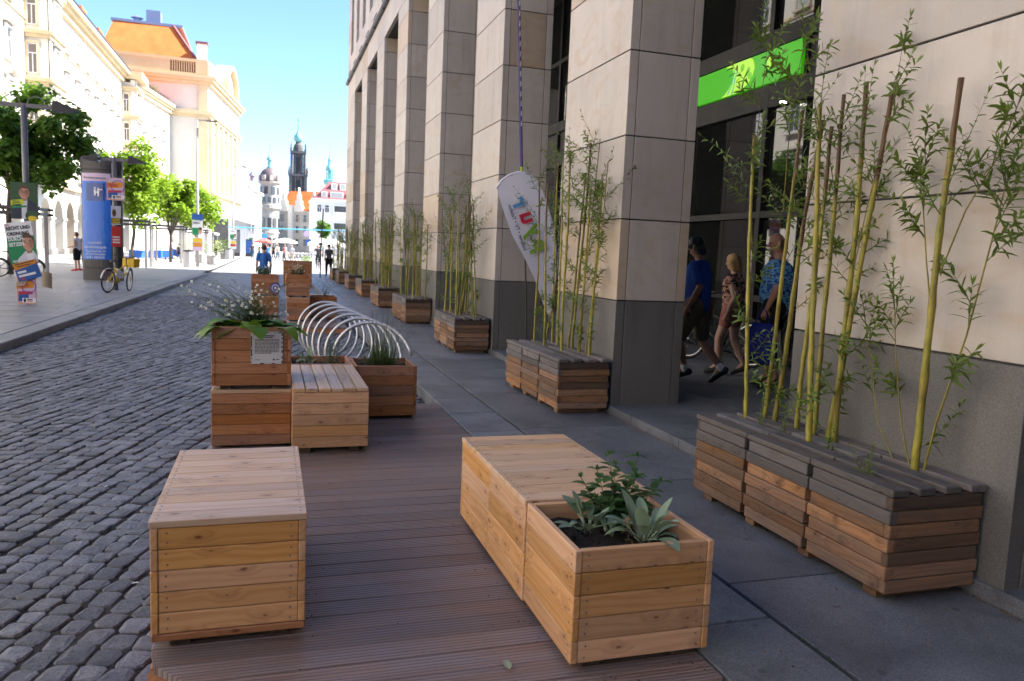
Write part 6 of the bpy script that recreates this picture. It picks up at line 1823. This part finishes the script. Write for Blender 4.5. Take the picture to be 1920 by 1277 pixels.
def person(label, loc, rz, H, pose, col, voxel=.012, group=None, hair=(.05, .03, .02), skin=None, detail=True, cat='person', extras=None, hairstyle='short', name='person'):
    """local frame: +Y is where the person faces, +X their right. pose: dict of overrides"""
    t = thing(name, label, cat, loc, rz, group)
    s = H / 1.75; sk = skin or SK
    P = dict(pel=(0, 0, .95), wai=(0, 0, 1.1), che=(0, .01, 1.3), nec=(0, 0, 1.46), hea=(0, .03, 1.62),
             shl=(-.17, 0, 1.395), shr=(.17, 0, 1.395), ell=(-.225, -.03, 1.12), elr=(.225, -.03, 1.12), wrl=(-.235, .06, .88), wrr=(.235, .06, .88),
             hpl=(-.10, 0, .92), hpr=(.10, 0, .92), knl=(-.11, .02, .50), knr=(.11, .02, .50), anl=(-.11, -.03, .09), anr=(.11, -.03, .09), fol=(-.12, .14, .04), for_=(.12, .14, .04))
    P.update(pose)
    P = {k: Vector(v) * s for k, v in P.items()}
    q = lambda k, r_: (P[k], r_ * s)
    W_ = col.get('wide', 1.0)
    hd = P['hea']
    up = (P['hea'] - P['nec']).normalized()
    ch = [[q('pel', .13 * W_), q('wai', .125 * W_), q('che', .135 * W_), (P['nec'] - up * .06 * s, .07 * s)], [(P['nec'] - up * .06 * s, .06 * s), (hd - up * .05 * s, .055 * s)],
          [q('shl', .055), q('shr', .055)], [(P['nec'] - up * .03 * s, .045 * s), q('shl', .05)], [(P['nec'] - up * .03 * s, .045 * s), q('shr', .05)], [(hd - up * .04 * s, .072 * s), (hd + up * .05 * s, .088 * s)], [(hd - up * .06 * s + V((0, .045, 0)) * s, .045 * s), (hd + V((0, .03, .02)) * s, .06 * s)]]
    fr = V((0, 1, 0)); yaw = col.get('yaw', 0); fr = V((-math.sin(yaw), math.cos(yaw), 0)); rt = V((math.cos(yaw), math.sin(yaw), 0))
    ch.append([(hd + fr * .085 * s, .017 * s), (hd + fr * .108 * s - up * .02 * s, .015 * s)])
    ch.append([(hd - up * .055 * s + fr * .06 * s, .03 * s), (hd - up * .06 * s + fr * .075 * s, .026 * s)])
    for sg_ in (-1, 1): ch.append([(hd + rt * sg_ * .088 * s - up * .01 * s, .016 * s), (hd + rt * sg_ * .092 * s + up * .022 * s - fr * .01 * s, .02 * s)])
    for a, b_, c in (('shl', 'ell', 'wrl'), ('shr', 'elr', 'wrr')):
        ch.append([q(a, .058), (P[a].lerp(P[b_], .5), .052 * s), q(b_, .042)]); ch.append([q(b_, .042), (P[b_].lerp(P[c], .35), .043 * s), q(c, .027)])
        if detail: ch += hand_chains(P[c], P[b_], -1 if a == 'shl' else 1, .5, s)
        else: ch.append([q(c, .03), (P[c] + (P[c] - P[b_]).normalized() * .1 * s, .028 * s)])
    for h_, k_, a_, f_ in (('hpl', 'knl', 'anl', 'fol'), ('hpr', 'knr', 'anr', 'for_')):
        ch.append([q(h_, .098 * W_), (P[h_].lerp(P[k_], .5), .078 * s), q(k_, .058)]); ch.append([q(k_, .058), (P[k_].lerp(P[a_], .3), .06 * s), (P[a_] + (P[k_] - P[a_]) * .12, .035 * s)]); ch.append([(P[a_] + (P[k_] - P[a_]) * .12, .036 * s), q(f_, .03)])
    body_mesh('body', ch, sk, voxel, t)
    # clothing
    sl = col.get('sleeve', .55)
    top = [[q('pel', .14 * W_), q('wai', .142 * W_), q('che', .15 * W_), (P['nec'] - up * .07 * s, .085 * s)], [q('shl', .066), q('shr', .066)], [(P['nec'] - up * .05 * s, .06 * s), q('shl', .062)], [(P['nec'] - up * .05 * s, .06 * s), q('shr', .062)]]
    if col.get('belly'): top.append([(P['wai'] + V((0, .06, -.02)) * s, .15 * s), (P['wai'] + V((0, .05, .08)) * s, .14 * s)])
    for a, b_, c in (('shl', 'ell', 'wrl'), ('shr', 'elr', 'wrr')):
        if sl > 0: top.append([q(a, .068), (P[a].lerp(P[b_], min(1, sl)), .064 * s)])
        if sl > 1: top.append([q(b_, .06), (P[b_].lerp(P[c], sl - 1), .045 * s)])
    body_mesh('shirt', top, col['shirt'], voxel * 1.1, t)
    pl = col.get('leg', .8)
    tr_ = [[q('hpl', .115 * W_), q('hpr', .115 * W_)], [q('pel', .138 * W_), (P['pel'] - V((0, 0, .05)) * s, .13 * s)]]
    for h_, k_, a_ in (('hpl', 'knl', 'anl'), ('hpr', 'knr', 'anr')):
        tr_.append([q(h_, .115 * W_), (P[h_].lerp(P[k_], min(1, pl)), (.09 if pl <= 1 else .078) * s)])
        if pl > 1: tr_.append([q(k_, .078), (P[k_].lerp(P[a_], pl - 1), .06 * s)])
    body_mesh('trousers' if pl > 1.2 else 'shorts', tr_, col['legs'], voxel * 1.1, t)
    for a_, f_, k_ in (('anl', 'fol', 'knl'), ('anr', 'for_', 'knr')):
        d = (P[f_] - P[a_]).normalized()
        body_mesh('shoe', [[(P[a_] - d * .05 * s - V((0, 0, .02)) * s, .043 * s), (P[f_] - d * .02 * s, .042 * s), (P[f_] + d * .05 * s, .036 * s)]], col.get('shoe', M['black']), voxel, t)
        if col.get('sock'): body_mesh('sock', [[(P[a_], .043 * s), (P[a_].lerp(P[k_], .16), .045 * s)]], col['sock'], voxel, t)
    hm = plain('hair_' + label[:18].replace(' ', '_'), hair, .7, 0, .3, 30)
    if hairstyle == 'short': hc = [[(hd + up * .045 * s - fr * .02 * s, .094 * s), (hd + up * .03 * s - fr * .03 * s, .09 * s)]]
    elif hairstyle == 'bob': hc = [[(hd + up * .045 * s - fr * .02 * s, .1 * s), (hd - up * .07 * s - fr * .045 * s, .078 * s)], [(hd + rt * .06 * s, .06 * s), (hd - up * .07 * s + rt * .055 * s - fr * .02 * s, .045 * s)], [(hd - rt * .06 * s, .06 * s), (hd - up * .07 * s - rt * .055 * s - fr * .02 * s, .045 * s)]]
    elif hairstyle == 'cap': hc = [[(hd - up * .01 * s - fr * .04 * s, .082 * s), (hd - up * .03 * s - fr * .045 * s, .072 * s)]]
    else: hc = [[(hd + up * .012 * s - fr * .032 * s, .082 * s), (hd - up * .02 * s - fr * .04 * s, .076 * s)]]
    body_mesh('hair', hc, hm, voxel, t)
    if hairstyle == 'cap':
        cm = col.get('cap', M['black'])
        body_mesh('cap', [[(hd + up * .055 * s, .1 * s), (hd + up * .06 * s - fr * .015 * s, .098 * s)], [(hd + up * .045 * s + fr * .07 * s, .06 * s), (hd + up * .04 * s + fr * .1 * s, .05 * s)]], cm, voxel, t)
    if detail:
        for sg_ in (-1, 1): MB().lathe([(.001, -.008), (.011, -.004), (.012, .0), (.009, .006), (.001, .009)], 8, hd + fr * .083 * s + rt * sg_ * .032 * s + up * .018 * s).build('eye', M['black'], t)
    t['_P'] = 0; del t['_P']
    return t, P

def cloth(name, c1, c2=None, sc=20.0, mode='noise'):
    k = NT(name); v = k.coords('Object', rand=False)
    if c2 is None: c = k.mix(k.noise(v, 5, 3), [a * .8 for a in c1], [a * 1.2 for a in c1])
    elif mode == 'noise':
        n = k.noise(k.vmath('MULTIPLY', v, (1, 1, 1.6)), sc, 2, .5, .8); c = k.mix(k.rng(n, .46, .52), c1, c2)
    else:
        vo = k.n('ShaderNodeTexVoronoi', Vector=k.vmath('MULTIPLY', v, (1, 1, .55)), Scale=sc); vo.feature = 'DISTANCE_TO_EDGE'
        c = k.mix(k.rng(vo.outputs['Distance'], .05, .12), c1, c2)
    k.col(c); k.rough(.85); k.b.inputs['Specular IOR Level'].default_value = .2
    k.bump(k.noise(v, 14, 3), .4, .02)
    return k.m
FL = .075
blue_shirt = cloth('blue_linen', (.03, .085, .36)); khaki = cloth('khaki_cotton', (.14, .11, .075)); pink_c = cloth('dusty_pink_cotton', (.36, .14, .11)); blk_c = cloth('black_cotton', (.012, .012, .014))
pat1 = cloth('black_pink_floral_print', (.015, .012, .015), (.50, .26, .20), 19.0); pat2 = cloth('blue_tropical_print', (.02, .06, .28), (.16, .40, .62), 26.0)
# heading of the walkers: along the arcade, away from the camera and to the left
walk = R(38)
person('man in blue shirt, khaki shorts and black cap walking past the pillar', (5.02, 8.35, FL), walk, 1.80,
       dict(knl=(-.11, .16, .51), anl=(-.11, .05, .13), fol=(-.12, .20, .05), knr=(.11, -.05, .50), anr=(.11, -.33, .16), for_=(.12, -.22, .06), ell=(-.26, -.12, 1.15), wrl=(-.25, .0, .93), elr=(.26, .06, 1.15), wrr=(.24, .26, 1.02), hea=(0, .05, 1.61)),
       dict(shirt=blue_shirt, legs=khaki, leg=.86, sleeve=.75, wide=1.12, belly=True, sock=M['white'], cap=M['black']), .0095, hair=(.09, .08, .075), hairstyle='cap')
person('blonde woman in patterned sleeveless top and pink shorts walking in the arcade', (5.86, 8.85, FL), walk, 1.62,
       dict(knl=(-.10, .14, .53), anl=(-.10, .12, .10), fol=(-.10, .25, .045), knr=(.10, -.02, .51), anr=(.10, -.20, .12), for_=(.1, -.07, .045), ell=(-.25, -.1, 1.13), wrl=(-.22, .0, .90), elr=(.26, -.05, 1.16), wrr=(.25, .1, .96), hea=(0, .04, 1.61)),
       dict(shirt=pat1, legs=pink_c, leg=.45, sleeve=.3, wide=1.1, shoe=M['rubber']), .0095, hair=(.42, .27, .11), skin=SK2, hairstyle='bob')
pm, PP = person('man in blue tropical shirt and black shorts walking behind the woman', (5.80, 7.85, FL), walk, 1.86,
       dict(knl=(-.12, .06, .51), anl=(-.12, -.10, .10), fol=(-.13, .04, .04), knr=(.12, .12, .52), anr=(.12, .06, .09), for_=(.13, .2, .04), ell=(-.30, -.08, 1.16), wrl=(-.27, .02, .92), elr=(.28, -.02, 1.15), wrr=(.27, .12, .93), hea=(0, .04, 1.62)),
       dict(shirt=pat2, legs=blk_c, leg=.85, sleeve=.8, wide=1.2, belly=True, yaw=.5), .0095, hair=(.04, .025, .02), hairstyle='bald')
# watch, bag
q = pm.matrix_basis @ PP['wrl']
sb = thing('tote_bag', 'dark blue tote bag hanging from the hand of the man in the tropical shirt', 'bag', (5.80 + math.cos(walk) * -.30 - math.sin(walk) * .06, 7.85 + math.sin(walk) * -.30 + math.cos(walk) * .06, FL), walk + 1.2)
bagm = cloth('navy_nylon', (.012, .02, .16))
b = MB(); n = 8; vs = []
for i, (z, w, d) in enumerate(((.32, .20, .05), (.36, .22, .075), (.55, .20, .07), (.72, .17, .04), (.80, .14, .012))):
    for k in range(12):
        a = 2 * math.pi * k / 12
        ex = abs(math.cos(a)) ** .5 * math.copysign(1, math.cos(a)); ey = abs(math.sin(a)) ** .5 * math.copysign(1, math.sin(a))
        vs.append((w * ex + .012 * math.sin(k * 2 + i), d * ey + .01 * math.sin(k * 3 + i * 2), z))
b.add(vs, [(i * 12 + k, i * 12 + (k + 1) % 12, i * 12 + 12 + (k + 1) % 12, i * 12 + 12 + k) for i in range(4) for k in range(12)] + [tuple(range(11, -1, -1)), tuple(48 + k for k in range(12))]); b.build('sack', bagm, sb, smooth=True)
b = MB(); b.tube([(-.1, 0, .79), (-.04, 0, .94), (0, 0, .975), (.04, 0, .94), (.1, 0, .79)], .008, 6); b.build('handle', bagm, sb)
hb_ = thing('handbag', 'small brown handbag carried between the walking man and the woman', 'bag', (5.33, 8.72, FL), walk)
piece('sack', (-.05, -.13, .78), (.05, .13, .98), flat('brown_leather', (.16, .055, .025)), hb_, .02)
MB().tube([(0, -.1, .97), (.0, -.05, 1.2), (0, 0, 1.38), (0, .05, 1.2), (0, .1, .97)], .006, 5).build('strap', flat('brown_strap', (.1, .04, .02)), hb_)

# others in the street
def simple(label, loc, rz, H, shirt, legs, pose=None, leg=1.9, sleeve=.5, hs='short', vox=.02, hair=(.05, .03, .02), group='people in the distance', skin=None, **kw):
    return person(label, loc, rz, H, pose or {}, dict(shirt=shirt, legs=legs, leg=leg, sleeve=sleeve, **kw), vox, group, hair, skin or SK2, False, hairstyle=hs)
bright_blue = cloth('bright_blue_cotton', (.05, .17, .50)); jeans = cloth('teal_jeans', (.05, .10, .13)); wtop = cloth('grey_white_cotton', (.5, .5, .55)); blk2 = blk_c; redc = cloth('red_cotton', (.4, .05, .05)); beige = cloth('beige_cotton', (.5, .42, .33)); grey_c = cloth('dark_grey_cotton', (.06, .06, .07)); pinkc2 = cloth('pink_cotton', (.62, .4, .45))
stepP = dict(knl=(-.1, .1, .5), anl=(-.1, .1, .09), fol=(-.1, .24, .04), anr=(.1, -.2, .12), for_=(.1, -.08, .05))
simple('man in a bright blue shirt seen from behind on the cobbled street', (-.22, 26.5, -.12), .1, 1.67, bright_blue, jeans, stepP, vox=.015, sleeve=.6, hair=(.10, .05, .03))
simple('man in white tank top and black shorts beside the advertising column', (-8.35, 39.2, 0), 1.2, 1.78, wtop, blk2, dict(wrl=(-.2, .25, 1.05), wrr=(.2, .25, 1.05)), leg=.9, sleeve=.1, hs='bald', shoe=red_p, vox=.018)
simple('person half hidden behind the man in the white tank top', (-8.15, 39.9, 0), 1.0, 1.80, grey_c, blk2, leg=1.9, vox=.02)
simple('dark-clothed person walking behind the farthest willow planter', (2.98, 42.5, 0), .3, 1.72, grey_c, blk2, stepP, hs='short')
simple('woman in a pink top standing by the blue cafe tables', (-8.0, 71, 0), 1.3, 1.70, pinkc2, grey_c, leg=1.9, hs='bob')
simple('man in dark clothes seated by the distant cafe tables', (-7.5, 72, -.35), -.4, 1.7, grey_c, blk2, dict(knl=(-.12, .42, .85), knr=(.12, .42, .85), anl=(-.12, .4, .45), anr=(.12, .4, .45), fol=(-.12, .55, .4), for_=(.12, .55, .4)))
simple('pedestrian in black beside the distant planters left of the second tall lamp', (-5.3, 84, 0), 2.6, 1.72, blk2, blk2, stepP)
simple('pedestrian in grey near the third tall lamp', (-2.0, 92, -.1), 0, 1.74, grey_c, jeans, stepP)
fr_ = [(-.3, 78, bright_blue, jeans, 'pedestrian in a blue top among the far crowd'), (1.3, 82, redc, grey_c, 'pedestrian in red in the middle of the far crowd'), (1.9, 76, wtop, beige, 'pedestrian in white and beige walking right of the far crowd'), (.7, 88, beige, jeans, 'pedestrian in beige behind the one in red'),
       (-1.3, 95, grey_c, jeans, 'pedestrian in dark grey at the left of the far crowd'), (.3, 99, blk2, blk2, 'pedestrian all in black at the back of the far crowd'), (2.6, 104, wtop, jeans, 'pedestrian in white at the back right of the far crowd'), (1.6, 96, pinkc2, beige, 'pedestrian in pink at the back of the far crowd'), (-.6, 108, redc, jeans, 'smallest pedestrian in red under the far parasols')]
for i, (x, y, s1, s2, lb) in enumerate(fr_):
    simple(lb, (x, y, -.1), (i * 1.3) % 6, 1.66 + .03 * (i % 4), s1, s2, stepP if i % 2 else None, vox=.03, hs=('short', 'bob')[i % 2])
# cyclist
bicycle('city bicycle ridden towards the camera by the cyclist', (3.45, 61, -.1), -1.75, M['black'], 'ridden bicycles', None, 0, 0, None, False)
cp, _ = simple('cyclist in a dark jacket riding towards the camera', (3.45, 61, -.1), math.pi - .18, 1.75, grey_c, blk2, dict(pel=(0, -.25, 1.0), wai=(0, -.2, 1.15), che=(0, -.12, 1.33), nec=(0, -.05, 1.5), hea=(0, .0, 1.66), shl=(-.19, -.08, 1.45), shr=(.19, -.08, 1.45), ell=(-.28, .08, 1.2), elr=(.28, .08, 1.2), wrl=(-.25, .28, 1.1), wrr=(.25, .28, 1.1), hpl=(-.1, -.22, .97), hpr=(.1, -.22, .97), knl=(-.12, .15, .82), knr=(.12, .1, .62), anl=(-.12, .0, .42), anr=(.12, -.05, .24), fol=(-.12, .14, .38), for_=(.12, .1, .2)), vox=.02)

# ---- cafe, parasols, plants in the distance ---------------------------------------------
def parasol(label, loc, r_, H, m):
    t = thing('parasol', label, 'parasol', loc, 0, 'distant parasols')
    MB().tube([(0, 0, 0), (0, 0, H)], .04, 6).build('pole', M['grey_metal'], t)
    MB().lathe([(r_, H - .75), (r_, H - .5), (r_ * .5, H - .2), (.03, H)], 8, a0=.39).build('canopy', m, t)
cream_c = plain('cream_canvas', (.75, .72, .66), .8); redcv = plain('red_canvas', (.6, .12, .1), .8)
parasol('large white square-edged parasol beyond the end of the planters', (4.2, 70, 0), 1.25, 2.35, cream_c)
parasol('second white parasol right of the large one in the distance', (5.7, 76, 0), 1.3, 2.35, cream_c)
parasol('small pale red parasol in the far crowd at the left', (-1.0, 118, 0), 1.4, 2.5, redcv)
parasol('cream parasol in the far crowd beside the reddish one', (1.9, 116, 0), 1.9, 2.6, cream_c)
for i, (x, y) in enumerate(((-9.3, 76), (-9.0, 88), (-8.2, 100))):
    nm = ('nearest', 'middle', 'farthest')[i]
    t = thing('cafe_awning', 'white fabric cafe awning in front of the arcade, %s of three' % nm, 'awning', (x, y, 0), 0, 'cafe awnings at the arcade')
    MB().prism([(-3.2, 3.4), (2.0, 2.7), (2.0, 2.45), (1.95, 2.45), (1.95, 2.62), (-3.2, 3.3)], lambda u, v, tt: (u, tt, v), -4, 4).build('fabric', cream_c, t)
    for yy in (-3.9, 3.9): MB().tube([(1.8, yy, 0), (1.8, yy, 2.65)], .04, 6).build('post', M['post_grey'], t)
bluec = plain('blue_tablecloth', (.02, .12, .5), .7)
for i in range(5):
    x, y = ((-8.6, 66), (-8.2, 68.5), (-7.4, 73.5), (-8.3, 78), (-9.4, 63))[i]
    t = thing('cafe_table', 'cafe table with a blue cloth, %s from the camera' % ('second', 'third', 'fourth', 'fifth', 'first')[i], 'table', (x, y, 0), .3 * i, 'blue cafe tables')
    b = MB(); b.b2((-.45, -.45, .18), (.45, .45, .75)); b.build('cloth', bluec, t)
    MB().tube([(0, 0, 0), (0, 0, .2)], .05, 6).build('leg', M['dark_metal'], t)
def bush(label, loc, r_, h, m, flowers=False, seed=1, pot=None, n=260):
    t = thing('potted_shrub', label, 'shrub', loc, 0, 'potted shrubs in the distance'); rg = random.Random(seed)
    if pot: MB().lathe([(.34, 0), (.38, .05), (.42, .62), (.40, .64)], 14).build('pot', pot, t)
    b = MB(); f = MB(); z0 = .6 if pot else 0
    for i in range(n):
        q = Vector((rg.gauss(0, 1), rg.gauss(0, 1), rg.gauss(0, 1))).normalized() * rg.random() ** .4
        p = Vector((q.x * r_, q.y * r_, z0 + h / 2 + q.z * h / 2)); a = rg.uniform(0, 6.28)
        (f if flowers and rg.random() < .35 else b).leaf(p, (math.cos(a), math.sin(a), .3), (0, 0, 1), .16, .1, .3, 2)
    tag(b.build('foliage', m, t), kind='stuff')
    if flowers: tag(f.build('blossom', M['flower'], t), kind='stuff')
bush('white-flowering shrub between the tree guards and the lamp post', (-5.9, 63.5, 0), .95, 1.5, M['lime_leaf'], True, 2, M['post_grey'], 420)
bush('green shrub right of the white-flowering one', (-5.0, 62.0, 0), .8, 1.3, M['tree_leaf'], False, 3, M['post_grey'])
bush('potted shrub at the foot of the nearest tall lamp', (-3.9, 58, 0), .8, 1.2, M['lime_leaf'], True, 4, M['post_grey'])
bush('round green shrub near the second tall lamp', (-4.3, 80, 0), .95, 1.5, M['lime_leaf'], False, 5, M['post_grey'])
bush('yellow-green shrub left of the cyclist', (2.75, 66, -.1), .55, .9, M['lime_leaf'], False, 6, None)
bush('dark shrub growing on the roof terrace', (-15.5, 117.5, 21.25), .9, 1.4, M['tree_leaf'], False, 7, None)
for lab, x, y in (('cylindrical grey litter bin at the foot of the nearest tall lamp', -4.75, 50.5), ('cylindrical grey litter bin at the foot of the second tall lamp', -3.85, 79)):
    t = thing('litter_bin', lab, 'bin', (x, y, 0), 0, 'litter bins by the lamps')
    MB().lathe([(.30, 0), (.31, .9), (.27, .95)], 14).build('body', plain('light_bin_grey_%d' % y, (.45, .44, .46), .5), t); MB().lathe([(.32, .95), (.32, 1.0), (.1, 1.05)], 14).build('lid', M['dark_metal'], t)
# overhead blue pipe on white supports
bp_ = thing('overhead_pipe', 'thin pale blue construction pipe carried across the street in the distance', 'pipe', (0, 110, 0))
pipe_m = plain('sky_blue_pipe', (.10, .42, .62), .5)
MB().tube([(-5.5, 0, 3.65), (3, 0, 3.78), (10.5, 0, 3.9)], .08, 8).build('pipe', pipe_m, bp_)
for x in (-5.2, 8.1): MB().tube([(x, .1, 0), (x, .1, 3.75)], .10, 6).build('support', M['white'], bp_)
# traffic signs and lit advert far away
def rsign(label, loc, r_, m, H=2.6, sq=False):
    t = thing('traffic_sign', label, 'sign', loc, 0, 'distant traffic signs')
    MB().tube([(0, 0, 0), (0, 0, H)], .03, 6).build('post', M['grey_metal'], t)
    pts = [(-r_, -r_), (r_, -r_), (r_, r_), (-r_, r_)] if sq else [(r_ * math.cos(i * .45), r_ * math.sin(i * .45)) for i in range(14)]
    MB().prism(pts, lambda u, v, tt: (u, -.04 - tt, H + v - r_ * .2), 0, .03).build('plate', m, t)
rsign('round blue sign in front of the mansard building', (4.5, 100, 0), .45, blue_p, 2.1)
rsign('square blue sign in front of the domed tower', (-.8, 105, 0), .3, flat('cyan_print', (.05, .35, .7)), 2.7, True)
rsign('inverted pale sign above the round blue one', (4.3, 101, 0), .4, pink_p, 3.2)
la = thing('advert_display', 'dark framed lit advert display standing in the distant street', 'display', (-2.55, 100, 0))
MB().b2((-.4, -.15, 0), (.4, .15, 2.1)).build('case', M['dark_metal'], la)
MB().b2((-.33, -.17, .4), (.33, -.152, 1.95)).build('advert', blue_p, la)
dk = thing('info_pillar', 'dark slim information pillar in front of the pavilion', 'pillar', (-4.1, 100, 0)); MB().b2((-.5, -.2, 0), (.5, .2, 3.2)).build('case', M['dark_metal'], dk); MB().b2((-.4, -.22, .4), (.4, -.202, 3.0)).build('face', M['grey_metal'], dk)
# parked bicycles at the far end
for i in range(6):
    bicycle('%s dark bicycle of the far parked row in front of the palace' % ('leftmost', 'second from left', 'third from left', 'third from right', 'second from right', 'rightmost')[i], (2.0 + i * .45, 90 + .2 * i, -.1), .9 + .1 * (i % 3), M['black'], 'far row of parked bicycles', None, .05, .1, None, False)


for i, (x, y, a) in enumerate(((-.62, 3.95, .3), (-1.05, 5.6, 1.1))):
    tag(MB().b2((-.014, -.004, 0), (.014, .004, .0012)).build('paper_scrap', M['white'], None, (x, y, -.112), (0, 0, a)), 'tiny white paper scrap on the cobbles, %s the camera' % ('nearer to', 'farther from')[i], 'litter')
bpy.data.scenes.remove(TMP)
